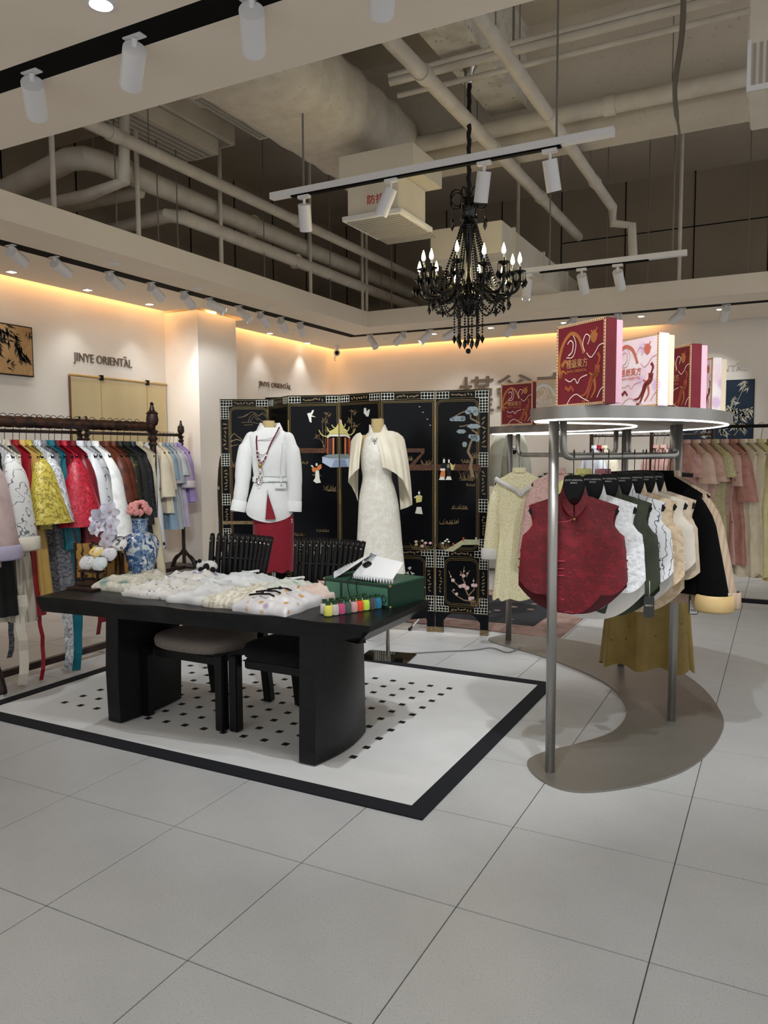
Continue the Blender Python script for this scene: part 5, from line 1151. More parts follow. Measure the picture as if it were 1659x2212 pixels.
def vest(label, short, T, m, lin_m, L=.60, hook=.112, drop=.10, scal=.02, nsc=3, hero=False, btn=None, text=True, gk=1.0, long_back=.03):
    g = 'vests on the curved steel rack'
    hanger(T, hook, .200, drop+.03, 'black hanger carrying the '+short+' on the curved steel rack', 'hangers on the curved steel rack', text)
    t = bpy.data.objects.new('sleeveless_vest', None); COL.objects.link(t); t.matrix_basis = T; t.empty_display_size = .05; tag(t, label, 'vest', g)
    W = [(0, .200), (.1, .19), (.2, .182), (.27, .184), (.33, .200), (.38, .228), (.6, .238), (1, .246)]
    z0 = -hook-.078
    def sheet(side, Lx, sc, dpt, inset=0):
        NS, NT = 44, 26; rows = []
        for j in range(NT+1):
            t_ = j/NT; w_ = interp(W, t_)*gk-inset; P = []
            for k in range(NS+1):
                s = k/NS*2-1; x = w_*s; top = z0-max(0, abs(x)-.05)/.15*(drop-.05)
                if abs(x) < .06 and side < 0: top -= .085*(1-abs(x)/.06)      # open neck at the front
                bot = z0-Lx+((.085*(s/.5)**2 if abs(s) < .5 else (.088 if abs(s) < .64 else .088+.06*((abs(s)-.64)/.36)**2)) if side < 0 else .14*abs(s)**2.5)
                y = side*(dpt*(1-s*s)**.6*(.35+.65*min(1, t_*3))+.004+.010*sin(5*s+3*t_)*t_)
                P.append((x, y, top+(bot-top)*t_))
            rows.append(P)
        mb = MB().loft(rows, closed=False); return mb
    lmb(sheet(-1, L, scal, .055), 'front', m, t); lmb(sheet(1, L+long_back, 0, .045), 'back', lin_m, t)
    # stand collar
    C = []
    for q in (0, .5, 1):
        C.append([((.050+.014*q)*sin(a), -.012-(.030+.018*q)*cos(a), z0+.045-.052*q-.092*max(0, cos(a))**1.6) for a in [lerp(.05, 2*pi-.05, k/30) for k in range(31)]])
    lmb(MB().loft(C, closed=False), 'collar', m, t)
    for s in (-1, 1):
        P = [(s*(interp(W, q/10*.42)*gk), -.004, z0-(drop-.05)-(L-.09-(drop-.05))*q/10*.42) for q in range(11)]
        lmb(MB().tube(P, .0035, 5), 'armhole_piping', m, t)
        if btn:
            for q in (.46, .56, .66): lmb(MB().sph((s*(interp(W, q)*gk+.004), 0, z0-drop*.6-(L-.15)*q-.02), .006, 8, 5), 'side_button', btn, t)
    if hero:
        for (x, z, r) in ((-.085, -.135, .010), (.0, -.108, .006)): lmb(MB().lathe([(r, 0), (r, .003), (r*.6, .005)], (x, -.060, z0+z), 12, ax=(0, -1, 0)), 'gold_button', GOLD, t)
        PLB = mat('pearl_button', '#e9d9c0', .3)
        for i_, z in enumerate((-.30, -.335, -.367, -.475)):
            lmb(MB().sph((-.085, -.064, z0+z), .0058, 8, 5), 'pearl_button', PLB, t); lmb(MB().tube([(-.078, -.062, z0+z), (-.04, -.066, z0+z)], .0022, 5), 'frog_loop', mat('rose_cord', '#c0405a', .6), t)
        RC = mat('rose_cord', '#c0405a', .6)
        lmb(MB().tube([(-.083, -.061, z0-.475), (-.078, -.062, z0-.525), (.0, -.066, z0-.535)], .0022, 5), 'pocket_edge', RC, t)
        lmb(MB().tube(smooth_path([(.0, -.058, z0-.105), (-.03, -.062, z0-.118), (-.085, -.056, z0-.133), (-.088, -.058, z0-.20), (-.086, -.062, z0-.30), (-.086, -.064, z0-.47)], 4), .0018, 5), 'front_piping', RC, t)
    return t

# ------------------------------------------------------------------ curved steel display rack
OUTL = [(-1.03, 3.45), (-.90, 3.28), (-.722, 3.255), (-.485, 3.474), (-.323, 3.783), (-.242, 4.22), (-.262, 4.62), (-.457, 5.195), (-.807, 5.644), (-1.359, 5.90), (-1.83, 5.90), (-1.985, 5.78), (-1.965, 5.60), (-1.455, 5.323), (-.985, 4.932), (-.758, 4.49), (-.739, 4.083), (-.868, 3.80), (-.99, 3.62)]
OS = smooth_path([Vector((x, y, 0)) for x, y in OUTL], 6, closed=True)
rk = thing('curved_display_rack', 'crescent-shaped steel display rack with lit shelf and hanging bars', 'display rack', (-.7, 4.5, 0))
SPL = pat('steel_plate', '#93908a', [('noise', 4, '#8a867f', .5, .25)], .42, metal=.55)
MB().prism([(p.x, p.y) for p in OS], (0, 0, 0), (1, 0, 0), (0, 1, 0), .010).build('base_plate', SPL, rk)
ZT0, ZT1 = 1.615, 1.668
MB().prism([(p.x, p.y) for p in OS], (0, 0, ZT0), (1, 0, 0), (0, 1, 0), ZT1-ZT0).build('top_shelf', STEEL, rk, smooth=40)
n = len(OS); ins = []
for i in range(n):
    d = (OS[(i+1) % n]-OS[i-1]).normalized(); ins.append(OS[i]+Vector((-d.y, d.x, 0))*.022+Vector((0, 0, ZT0-.003)))
MB().tube(ins, .0045, 6, closed=True).build('led_strip', LED, rk)
P1p, P2p, P3p, P4p = Vector((-.905, 3.395, 0)), Vector((-.494, 4.354, 0)), Vector((-.938, 5.327, 0)), Vector((-1.86, 5.70, 0))
for p in (P1p, P2p, P3p, P4p): MB().cyl(p+Vector((0, 0, .01)), p+Vector((0, 0, ZT0)), .0225, 20).build('pole', STEEL, rk, smooth='all')
BZ = 1.452
def ubar(p, q, r=.0165):
    p = Vector(p); q = Vector(q); d = (q-p).normalized()
    P = [p+Vector((0, 0, ZT0)), p+Vector((0, 0, BZ+.05)), p+Vector((0, 0, BZ+.012))+d*.014, p+Vector((0, 0, BZ))+d*.05, q+Vector((0, 0, BZ))-d*.05, q+Vector((0, 0, BZ+.012))-d*.014, q+Vector((0, 0, BZ+.05)), q+Vector((0, 0, ZT0))]
    MB().tube([P[0]]+smooth_path(P[1:4], 4)+smooth_path(P[4:7], 4)+[P[7]], r, 14).build('hanging_bar', STEEL, rk, smooth='all')
RA0 = at_px(P1p+Vector((0,0,BZ)), P2p+Vector((0,0,BZ)), 1216); RA1 = at_px(P1p+Vector((0,0,BZ)), P2p+Vector((0,0,BZ)), 1464); RA0.z = RA1.z = 0
ubar(RA0, RA1)
RB0 = P4p.lerp(P3p, .08); RB1 = P4p.lerp(P3p, .93); ubar(RB0, RB1)
RC0 = P3p.lerp(P2p, .08); RC1 = P3p.lerp(P2p, .92); ubar(RC0, RC1)
def onA(px): p = at_px(RA0+Vector((0,0,BZ)), RA1+Vector((0,0,BZ)), px); p.z = BZ+.0165; return p
ang0 = radians(14)
REDV = pat('ruby_velvet', '#620512', [('noise', 22, '#74081a', .55, .06), ('noise', 70, '#8e142b', .64, .03, (1, 1, 2))], .45, sheen=.12, bump=.15, bscale=70)
REDL = mat('wine_lining', '#5a0618', .55)
WEMB = pat('white_embossed', '#f0f1f3', [('noise', 40, '#dfe2e6', .5, .1)], .6, bump=1.0, bscale=38); SHW = mat('white_organza', '#e6e3dd', .6)
OLV = pat('olive_satin', '#2c3322', [('noise', 12, '#39412c', .55, .1)], .35); WINK = pat('ink_floral_white', '#e9ebee', [('noise', 7, '#dfe2e6', .5, .2), ('wave', 9, '#5b5f66', .97, .015), ('vor', 42, '#3a3d44', .14, -.05)], .5, sheen=.2)
CHMP = pat('champagne_silk', '#d9c3a4', [('ring', 5, '#c9b190', .6, .2), ('noise', 40, '#e4d2b6', .6, .1)], .35, bump=.1, bscale=40); CRMW = pat('cream_silk', '#e6dfd2', [('noise', 12, '#d9d0bf', .5, .2)], .4); PCH = pat('pale_champagne', '#dccbb6', [('noise', 30, '#cdb99f', .55, .1)], .4, bump=.2, bscale=50)
PRL = mat('pearl', '#efe8dc', .25)
vs_ = [(1240, 'ruby red velvet vest with scalloped hem and pearl buttons, foremost on the rack', 'ruby velvet vest', REDV, REDL, dict(hero=True, btn=REDV, L=.545, long_back=.02)),
 (1281, 'white embossed floral vest with sheer underlayer behind the ruby one', 'white embossed vest', WEMB, SHW, dict(btn=None, L=.55, long_back=.06)),
 (1315, 'dark olive satin vest between two white ones on the steel rack', 'dark olive vest', OLV, OLV, dict(btn=OLV, L=.58)),
 (1345, 'white vest with black ink branch print on the steel rack', 'ink-print vest', WINK, SHW, dict(btn=PRL, L=.53, long_back=.06)),
 (1371, 'champagne silk vest with leaf weave on the steel rack', 'champagne vest', CHMP, CHMP, dict(btn=PRL, L=.56, long_back=.06)),
 (1396, 'cream white satin vest on the steel rack', 'cream satin vest', CRMW, CRMW, dict(L=.5)),
 (1415, 'pale champagne vest with pearl side buttons, last vest before the black velvet jacket', 'pale champagne vest', PCH, PCH, dict(btn=PRL, L=.54))]
for i, (px, lb, sh, m_, l_, kw) in enumerate(vs_):
    vest(lb, sh, TF(onA(px), ang0-radians(3)*i+radians(4)), m_, l_, **kw)
BV = pat('black_velvet', '#060607', [('noise', 30, '#0a0a0b', .5, .2)], .9, spec=.1); GSL = pat('gold_satin', '#cfae74', [('noise', 8, '#e0c690', .5, .2)], .32)
BEI = pat('beige_chiffon', '#c4ae97', [('stripe', 18, '#b59e86', .5, .4)], .7)
gA = 'jackets and skirts at the far end of the steel rack'
kwA = dict(rail='curved steel rack', hgroup='hangers on the curved steel rack', text=True, hook=.112, drop=.09)
garment('velvet_jacket', 'black velvet long-sleeved jacket with turned gold satin cuffs', 'jacket', gA, TF(onA(1434), ang0-radians(25)), BV, L=.6, sw=.20, dep=.05, sleeve=(.56, .16, .06, .085, .05, .085), cuff=GSL, short='black velvet jacket', **kwA)
garment('chiffon_blouse', 'beige pleated chiffon blouse with buttoned cuffs behind the velvet jacket', 'blouse', gA, TF(onA(1448), ang0-radians(28)), BEI, L=.66, sw=.21, dep=.05, sleeve=(.55, .18, .06, .075, .05, .05), cuff=BEI, short='beige chiffon blouse', **kwA)
# clip hangers with skirts on the third bar
def skirt(label, short, p, ax, m, L, w0, w1, group, hook=.12, rail='curved steel rack', cat='skirt', fold=7):
    T = TF(p, ax)
    h = bpy.data.objects.new('clip_hanger', None); COL.objects.link(h); h.matrix_basis = T; h.empty_display_size = .05; tag(h, 'black clip hanger holding the '+short+' on the '+rail, 'hanger', 'clip hangers')
    lmb(MB().tube(smooth_path([(0, -.024, .0), (0, -.01, .015), (0, .015, .012), (0, .02, -.015), (0, 0, -hook)], 4), .0022, 6), 'hook', HOOKM, h)
    lmb(MB().tube([(-.19, 0, -hook-.01), (-.03, 0, -hook), (.03, 0, -hook), (.19, 0, -hook-.01)], .012, 10), 'bar', HANGM, h)
    for x in (-.12, .12): lmb(MB().box((x-.014, -.014, -hook-.075), (x+.014, .014, -hook-.005)), 'clip', HANGM, h)
    t = bpy.data.objects.new('skirt', None); COL.objects.link(t); t.matrix_basis = T; t.empty_display_size = .05; tag(t, label, cat, group)
    R = []
    for j in range(16):
        q = j/15; w_ = lerp(w0, w1, q**.8); R.append([(w_*cos(a)*(1+.05*q*sin(fold*a)), (.014+.05*q)*sin(a)*(1+.5*q*sin(fold*a+1)), -hook-.06-L*q-.012*q*sin(fold*a+1)) for a in [2*pi*k/56 for k in range(56)]])
    lmb(MB().loft(R), 'skirt_body', m, t)
    lmb(MB().loft([[( (w0+.003)*cos(a), .017*sin(a), -hook-.055-.03*q) for a in [2*pi*k/32 for k in range(32)]] for q in (0, 1)]), 'waistband', m, t)
MUST = pat('mustard_brocade', '#7a6420', [('noise', 10, '#8a7330', .5, .2), ('vor', 16, '#4a3b12', .10, -.03)], .34, sheen=.2)
def onC(t): p = RC0.lerp(RC1, t); p.z = BZ+.0165; return p
skirt('long mustard brocade skirt hanging lowest on the steel rack', 'mustard skirt', onC(.55), radians(5), MUST, 1.12, .15, .27, gA)
skirt('dark olive skirt clipped behind the mustard one on the steel rack', 'dark olive skirt', onC(.72), radians(-4), OLV, .5, .15, .2, gA)
skirt('yellow-green skirt clipped at the rear of the steel rack', 'yellow-green skirt', onC(.38), radians(0), mat('moss_yellow', '#8f8a2a', .5), .45, .15, .2, gA)
# dresses on the second bar
def onB(px): p = at_px(RB0+Vector((0,0,BZ)), RB1+Vector((0,0,BZ)), px); p.z = BZ+.0165; return p
YLAC = pat('butter_lace', '#f0eac4', [('edge', 55, '#d6cd9a', .06, -.04), ('vor', 95, '#f7f3da', .25, -.1)], .8, bump=.5, bscale=120); FUR = pat('white_fur', '#f1efec', [('noise', 220, '#dcd9d4', .5, .2)], .95, bump=.8, bscale=260)
PKL = pat('dusty_pink_lace', '#d4b0a8', [('noise', 60, '#c29a92', .55, .08)], .75, bump=.4, bscale=90)
kwB = dict(rail='inner bar of the steel rack', hgroup='hangers on the curved steel rack', text=True, hook=.13, drop=.08)
gB2 = 'garments on the inner bar of the steel rack'
t = garment('lace_dress', 'butter yellow lace dress with white fur collar trim next to the lacquer screen', 'dress', gB2, TF(onB(1122), radians(28)), YLAC, L=.98, sw=.19, dep=.05, W=[(0, .19), (.12, .185), (.25, .19), (.45, .15), (.65, .165), (1, .19)], sleeve=(.56, .10, .05, .055, .04, .045), cuff=FUR, hem=lambda a: .012*sin(9*a), short='butter lace dress', **kwB)
z0 = -.138; lmb(MB().tube(smooth_path([(-.185, -.02, z0-.055), (-.12, -.05, z0-.10), (-.03, -.062, z0-.145), (.0, -.064, z0-.175), (.03, -.062, z0-.145), (.12, -.05, z0-.10), (.185, -.02, z0-.055)], 4), .017, 10), 'fur_trim', FUR, t)
garment('lace_shell_blouse', 'dusty pink lace top beside the butter yellow dress', 'top', gB2, TF(onB(1205), radians(24)), PKL, L=.5, sw=.19, dep=.045, sleeve=(.5, .12, .05, .05, .04, .04), short='dusty pink lace top', **kwB)
garment('lemon_blouse', 'lemon yellow blouse whose hem shows under the ruby vest', 'blouse', gB2, TF(onB(1262), radians(20)), pat('lemon_print', '#e3e09a', [('noise', 20, '#d6d07d', .55, .1)], .7), L=.93, sw=.19, dep=.05, short='lemon blouse', **kwB)
garment('rose_lace_dress', 'dusky rose lace dress whose hem shows beside the mustard skirt', 'dress', gB2, TF(onB(1303), radians(16)), pat('dusky_rose_lace', '#a86a70', [('edge', 40, '#c99aa0', .05, -.03)], .75), L=.96, sw=.15, dep=.04, hem=lambda a: .015*sin(7*a), short='rose lace dress', **kwB)
# hang tags
def hangtag(p, label, card, lettering=True):
    t = thing('price_tag', label, 'tag', p, radians(18), group='swing tags on the steel rack')
    lmb(MB().tube([(0, 0, 0), (.002, 0, -.05), (0, 0, -.075)], .0016, 5), 'string', mat('tag_string', '#d8d4cc', .8), t)
    lmb(MB().prism(rrect(-.024, -.175, .024, -.072, .012), (0, .002, 0), (1, 0, 0), (0, 0, 1), .003), 'card', card, t, False)
    if lettering:
        tx = text_mb('槿爺東方', .009, .0003, 1, 'CENTER'); tx.xf(frame((0, -.0012, -.12), (1, 0, 0), (0, 0, 1))); lmb(tx, 'lettering', mat('tag_gold', '#c8c2b0', .5), t, False)
    else:
        lmb(MB().prism([(-.019, -.17), (.019, -.17), (.019, -.10), (-.019, -.10)], (0, -.0012, 0), (1, 0, 0), (0, 0, 1), .0012), 'price_label', mat('label_white', '#e6e6e6', .6), t, False)
        for k in range(9): lmb(MB().box((-.014+k*.0032, -.0030, -.158), (-.014+k*.0032+(.0012 if k % 3 else .002), -.0022, -.146)), 'bar_line', BLK, t, False)
        for k in range(4): lmb(MB().box((-.014, -.0030, -.112-.008*k), (.012-.006*(k % 2), -.0022, -.110-.008*k)), 'print_line', mat('print_grey', '#55555a', .6), t, False)
hangtag(ondepth(1403, 1255, 3.62), 'charcoal swing tag with pale lettering under the ink-print vest', mat('tag_charcoal', '#2b2c2e', .4))
hangtag(ondepth(1500, 1255, 3.95), 'black swing tag with white price label before the velvet jacket', mat('tag_black', '#101011', .4), False)

# ------------------------------------------------------------------ gift boxes on the shelf
RDB = pat('oxblood_card', '#651420', [('noise', 9, '#731c28', .5, .2)], .5); PKB = pat('blush_card', '#efd7de', [('noise', 10, '#f4ecec', .5, .15), ('vor', 9, '#dcbfdd', .25, -.08)], .5); CRB = pat('sand_card', '#cdb79c', [('noise', 9, '#c4ab8c', .5, .2)], .5)
EDG = mat('gilt_card_edge', '#d9b98c', .45); COP = mat('copper_foil', '#b5713f', .38, metal=.3); WHF = mat('rose_white_foil', '#f0dcd2', .4); PIK = mat('pink_card_side', '#e6b9cb', .55); SIL = mat('silver_grey_print', '#d3d0cb', .45); CRT = mat('cream_card_side', '#ead9bd', .55)
def box(label, o, ex, w, h, th, base, side, foil, line, fig2):
    o = Vector(o); ex = Vector(ex).normalized(); ny = Vector((-ex.y, ex.x, 0)); nf_ = -ny
    T = frame(o, ex, (0, 0, 1))   # local x along face, y up, z = ex x up
    t = thing('gift_box', label, 'gift box', o, group='brocade gift boxes on the steel rack')
    sgn = -1 if T.to_3x3().col[2].dot(nf_) < 0 else 1     # +z faces the viewer when sgn = 1
    def bxl(a, b, m, nm_, bev=0): return MB().box(a, b).xf(T).build(nm_, m, t, bevel=bev)
    Zf = lambda v: v*sgn
    bxl((0, 0, Zf(-th*.62)), (w, h, 0), base, 'lid', .002); bxl((.006, .004, Zf(-th)), (w-.006, h-.006, Zf(-th*.62)), side, 'tray', .002)
    bw_ = .009
    for a, b in (((0, 0), (w, bw_)), ((0, h-bw_), (w, h)), ((0, 0), (bw_, h)), ((w-bw_, 0), (w, h))): bxl((a[0]-.0004, a[1]-.0004, Zf(-.001)), (b[0]+.0004, b[1]+.0004, Zf(.0008)), EDG, 'gilt_border')
    dots = MB()
    for k in range(26):
        for yy in (bw_*.5, h-bw_*.5): dots.box((w*(k+.3)/26, yy-.0022, Zf(.0006)), (w*(k+.7)/26, yy+.0022, Zf(.0016)))
        for xx in (bw_*.5, w-bw_*.5): dots.box((xx-.0022, h*(k+.3)/26, Zf(.0006)), (xx+.0022, h*(k+.7)/26, Zf(.0016)))
    dots.xf(T).build('key_pattern', base if base is RDB else COP, t)['kind'] = 'stuff'
    def S(path, w0, w1, m, nm_, z=.0012):
        P = smooth_path([Vector((x*w, y*h, 0)) for x, y in path], 5); n_ = len(P); a = []; b = []
        for i in range(n_):
            d = (P[min(i+1, n_-1)]-P[max(i-1, 0)]).normalized(); ww = lerp(w0, w1, i/(n_-1))*w/2; a.append(P[i]+Vector((-d.y, d.x, 0))*ww); b.append(P[i]-Vector((-d.y, d.x, 0))*ww)
        mb = MB()
        for i in range(n_-1): mb.add([p+Vector((0, 0, Zf(z))) for p in (a[i], b[i], b[i+1], a[i+1])], [(0, 1, 2, 3)])
        mb.xf(T).build(nm_, m, t)
    def blob(x, y, rx, ry, m, nm_, z=.001): MB().add([(x*w+rx*w*cos(a)*(1+.12*sin(5*a)), y*h+ry*h*sin(a)*(1+.12*cos(4*a)), Zf(z)) for a in [2*pi*k/24 for k in range(24)]], [tuple(range(24))]).xf(T).build(nm_, m, t)
    # arching beast, scroll clouds, long-tailed bird, small creatures
    S([(.10, .36), (.06, .55), (.14, .76), (.30, .88), (.45, .84), (.54, .72), (.58, .62)], .06, .05, foil, 'arched_creature'); S([(.10, .36), (.14, .44), (.22, .40)], .05, .02, foil, 'creature_claw'); S([(.12, .5), (.2, .56), (.24, .52)], .07, .02, foil, 'creature_mane')
    S([(.26, .62), (.34, .66), (.36, .76), (.30, .80), (.24, .76)], .018, .012, line, 'scroll_line', .0014); S([(.22, .60), (.36, .60), (.42, .74), (.36, .86)], .012, .012, line, 'scroll_line', .0014)
    S([(.60, .64), (.56, .74), (.62, .84), (.70, .80), (.66, .72)], .014, .012, line, 'cloud_line', .0014); S([(.64, .62), (.72, .56), (.80, .60), (.88, .68), (.97, .70)], .012, .012, line, 'cloud_line', .0014)
    S([(.20, .34), (.30, .30), (.40, .33), (.46, .27), (.52, .33), (.66, .36)], .012, .012, line, 'cloud_line', .0014); S([(.24, .02), (.32, .10), (.44, .14), (.56, .09), (.70, .04)], .012, .012, line, 'cloud_line', .0014); S([(.86, .08), (.92, .16), (.98, .2)], .012, .012, line, 'cloud_line', .0014)
    S([(.86, .46), (.84, .36), (.74, .30), (.70, .22), (.62, .13), (.50, .11)], .10, .02, fig2, 'bird_body'); S([(.78, .34), (.72, .2), (.64, .06), (.56, .05)], .05, .02, fig2, 'bird_tail'); S([(.80, .30), (.82, .18), (.74, .08)], .05, .02, foil, 'bird_tail'); S([(.70, .38), (.80, .34), (.88, .40)], .02, .08, foil, 'bird_wing')
    S([(.86, .46), (.90, .54), (.86, .60)], .03, .05, fig2, 'bird_crest'); blob(.78, .80, .07, .07, foil, 'small_creature'); S([(.72, .88), (.78, .82), (.84, .90)], .02, .02, foil, 'small_creature_horns'); S([(.20, .24), (.28, .2), (.32, .24), (.38, .18)], .05, .03, fig2, 'small_creature')
    tx = text_mb('槿爺東方', h*.115, .0004, 1.0); k = .44*w/max(v[0] for v in tx.v); tx.v = [(x*k+.22*w, y*1.0+.47*h, z) for x, y, z in tx.v]; tx.v = [(x, y, Zf(z+.0018)) for x, y, z in tx.v]; tx.xf(T).build('title_lettering', foil if base is not RDB else mat('gold_title', '#c99a66', .4, metal=.3), t)
    tx = text_mb('JINYE ORIENTAL', h*.05, .0003, 1.0); k = .42*w/max(v[0] for v in tx.v); tx.v = [(x*k+.23*w, y+.405*h, Zf(z+.0018)) for x, y, z in tx.v]; tx.xf(T).build('subtitle_lettering', foil, t)
    # spine side ornament
    return t
ZB_ = ZT1
def place(px_l, px_r, dl, dr):
    a = ondepth(px_l, 890, dl); b = ondepth(px_r, 890, dr); a.z = b.z = ZB_; return a, (b-a), (b-a).length
RBX = [('large oxblood gift box with copper dragon, foremost on the steel shelf', 1201, 1305, 3.36, 3.10, .345, .10, RDB, PIK, COP, WHF, mat('rust_print', '#9c4a30', .45)),
 ('blush gift box with red phoenix, second on the steel shelf', 1318, 1420, 3.55, 3.28, .31, .095, PKB, CRT, mat('coral_print', '#c9705c', .45), mat('pale_rose_line', '#d9b0b0', .45), mat('wine_print', '#7e2f30', .45)),
 ('oxblood gift box standing third on the steel shelf', 1420, 1490, 3.86, 3.62, .31, .095, RDB, PIK, COP, WHF, mat('rust_print', '#9c4a30', .45)),
 ('blush gift box at the right end of the steel shelf', 1496, 1537, 4.15, 4.00, .29, .09, PKB, CRT, mat('coral_print', '#c9705c', .45), mat('pale_rose_line', '#d9b0b0', .45), mat('wine_print', '#7e2f30', .45)),
 ('oxblood gift box on the far left end of the shelf beside the screen', 1082, 1150, 5.62, 5.42, .30, .09, RDB, PIK, COP, WHF, mat('rust_print', '#9c4a30', .45)),
 ('sand-coloured gift box with silver dragon behind the front shelf edge', 1142, 1240, 5.48, 5.30, .31, .09, CRB, CRT, SIL, WHF, mat('tan_print', '#b08a6a', .45))]
for (lb, pl, pr, dl, dr_, h, th, base, side, foil, line, f2) in RBX:
    o, ex, w_ = place(pl, pr, dl, dr_); box(lb, o, ex, w_, h, th, base, side, foil, line, f2)
# ------------------------------------------------------------------ carved clothing racks on the left
CARV = pat('carved_dark_wood', '#1c100c', [('noise', 30, '#2a1710', .55, .1), ('wave', 5, '#331c13', .75, .1)], .38, bump=.25, bscale=60)
def turned(p, zb, zt, s=1.0):
    pr = [(.022, zb), (.022, zt-.30*s), (.034, zt-.29*s), (.022, zt-.27*s), (.036, zt-.25*s), (.020, zt-.225*s), (.040, zt-.20*s), (.018, zt-.185*s), (.014, zt-.17*s), (.034, zt-.155*s), (.042, zt-.125*s), (.036, zt-.085*s), (.042, zt-.078*s), (.020, zt-.06*s), (.010, zt-.025*s), (.014, zt-.012*s), (.001, zt)]
    return MB().lathe([(r*s, z) for r, z in pr], (p[0], p[1], 0), 16)
def rack(label, x, y0, y1, zr, zt, thick=False, s=1.0, low=.07, name='carved_rack'):
    t = thing(name, label, 'clothing rack', (x, (y0+y1)/2, 0), group='carved dark wood clothing racks')
    for y in (y0, y1):
        po = turned((x, y), .12, zt, s).build('turned_post', CARV, t, smooth=30)
        for sg in (-1, 1):
            P = smooth_path([(x, y, .30), (x+sg*.05, y, .24), (x+sg*.14, y, .17), (x+sg*.19, y, .06), (x+sg*.20, y, .01)], 5)
            MB().tube(P, [.020]*8+[.026]*(len(P)-8), 10).build('curved_foot', CARV, t, smooth='all')
            MB().lathe([(.022, 0), (.022, .012), (.012, .016)], (x+sg*.20, y, 0), 12).build('glide', CHROME, t)
        MB().tube([(x-.19, y, .07), (x+.19, y, .07)], .014, 8).build('foot_tie', CARV, t)
    if thick:
        P = [(x, lerp(y0, y1, k/60), zr) for k in range(61)]
        MB().tube(P, [.034+.006*abs(sin(k*pi/3)) for k in range(61)], 12).build('carved_rail', CARV, t, smooth='all')
    else: MB().tube([(x, y0, zr), (x, y1, zr)], .018, 10).build('rail', CARV, t, smooth='all')
    MB().box((x-.018, y0, low-.022), (x+.018, y1, low+.022)).build('lower_rail', CARV, t)
    return t
X1, ZR1 = -4.40, 1.685
yB = onX(329, 915, X1).y
rack('front carved wooden clothing rack with a thick wavy top rail', X1, 3.02, yB, ZR1, onX(329, 868, X1).z, True, 1.15)
X3, ZR3 = -6.55, 1.70
yc = onX(391, 940, X3).y; yb_ = onX(187, 940, X3).y; ya = onX(173, 938, X3).y
rack('rear carved clothing rack against the wall beside the pillar', X3, yb_, yc, ZR3, onX(391, 908, X3).z, False, 1.0)
rack('rear carved clothing rack further from the pillar, left of its twin', X3, ya-1.5, ya, ZR3, onX(173, 898, X3).z, False, 1.0)
def P1r(px): y = onX(px, 915, X1).y; return Vector((X1, y, ZR1+.036))
g1_, hg1 = 'garments on the front carved rack', 'hangers on the front carved rack'
def F(nm, base, *ly, **k): return pat(nm, base, list(ly), **k)
MAUV = F('mauve_satin', '#c9b3b1', ('noise', 14, '#b99f9e', .55, .1), rough=.45); LILC = mat('lilac_lining', '#bdb6d2', .5); BCK = mat('black_crepe', '#0b0b0d', .8)
WFL = F('white_branch_print', '#dcdcda', ('noise', 5, '#cfcfce', .5, .2), ('wave', 9, '#6b6d73', .975, .015), ('vor', 24, '#4c4e55', .11, -.04), rough=.55); PLT = F('ivory_pleats', '#cfc6b7', ('stripe', 10, '#a79c8c', .6, .3), rough=.6)
REDS = F('red_satin', '#7e0f1d', ('noise', 6, '#9a1626', .5, .2), rough=.35); TANS = F('tan_satin', '#c9a660', ('noise', 6, '#b8934c', .5, .2), rough=.4); YBR = F('yellow_brocade', '#c0b04a', ('wave', 22, '#8d7d33', .7, .12), ('noise', 30, '#d8cb78', .6, .06), rough=.4, bump=.2, bscale=40)
SBR = F('silver_brocade', '#c6c9cd', ('wave', 22, '#8f949b', .7, .12), ('noise', 30, '#e4e7ea', .6, .06), rough=.35, bump=.3, bscale=40); GPT = F('grey_scroll', '#77797f', ('ring', 9, '#4e5057', .6, .15), rough=.6); TEAL = F('teal_satin', '#10606f', ('noise', 6, '#157687', .5, .2), rough=.38)
DRED = F('burgundy_satin', '#5e0c18', ('noise', 6, '#74121f', .5, .2), rough=.38); RBR = F('red_brocade', '#b52036', ('wave', 22, '#8b1426', .7, .12), ('noise', 30, '#cf4a5a', .64, .05), rough=.38, bump=.2, bscale=40); WSAT = F('white_satin', '#dfe1e4', ('noise', 7, '#c9ccd2', .5, .2), rough=.35)
INK = F('grey_ink', '#b9babc', ('noise', 9, '#8a8c92', .5, .15), ('wave', 11, '#2a2c31', .95, .03), rough=.55); WBR = F('white_brocade', '#e9ebea', ('noise', 18, '#d5d8d6', .55, .08), rough=.4, bump=.3, bscale=35); BRWN = F('brown_silk', '#5b2b1a', ('noise', 20, '#40190f', .55, .1), rough=.45); OLB = F('olive_black', '#15160d', ('noise', 22, '#4a4620', .62, .05), rough=.5); NVB = F('navy_black_print', '#0c0e14', ('edge', 22, '#2a3040', .04, -.02), rough=.55); BEIG = F('beige_satin', '#b0a489', ('noise', 6, '#c2b79e', .5, .2), rough=.4)
fl_s = (.42, .16, .05, .09, .055, .15); lg_s = (.56, .14, .055, .06, .06, .075); sl_s = (.58, .12, .05, .07, .055, .09)
k1 = dict(rail='front carved rack', hgroup=hg1, hook=.17, drop=.07)
zf = ZR1+.036
def rib(x, y, zt_, zb_, w2, m2): return (x, y, zt_-zf, zb_-zf, w2, m2)
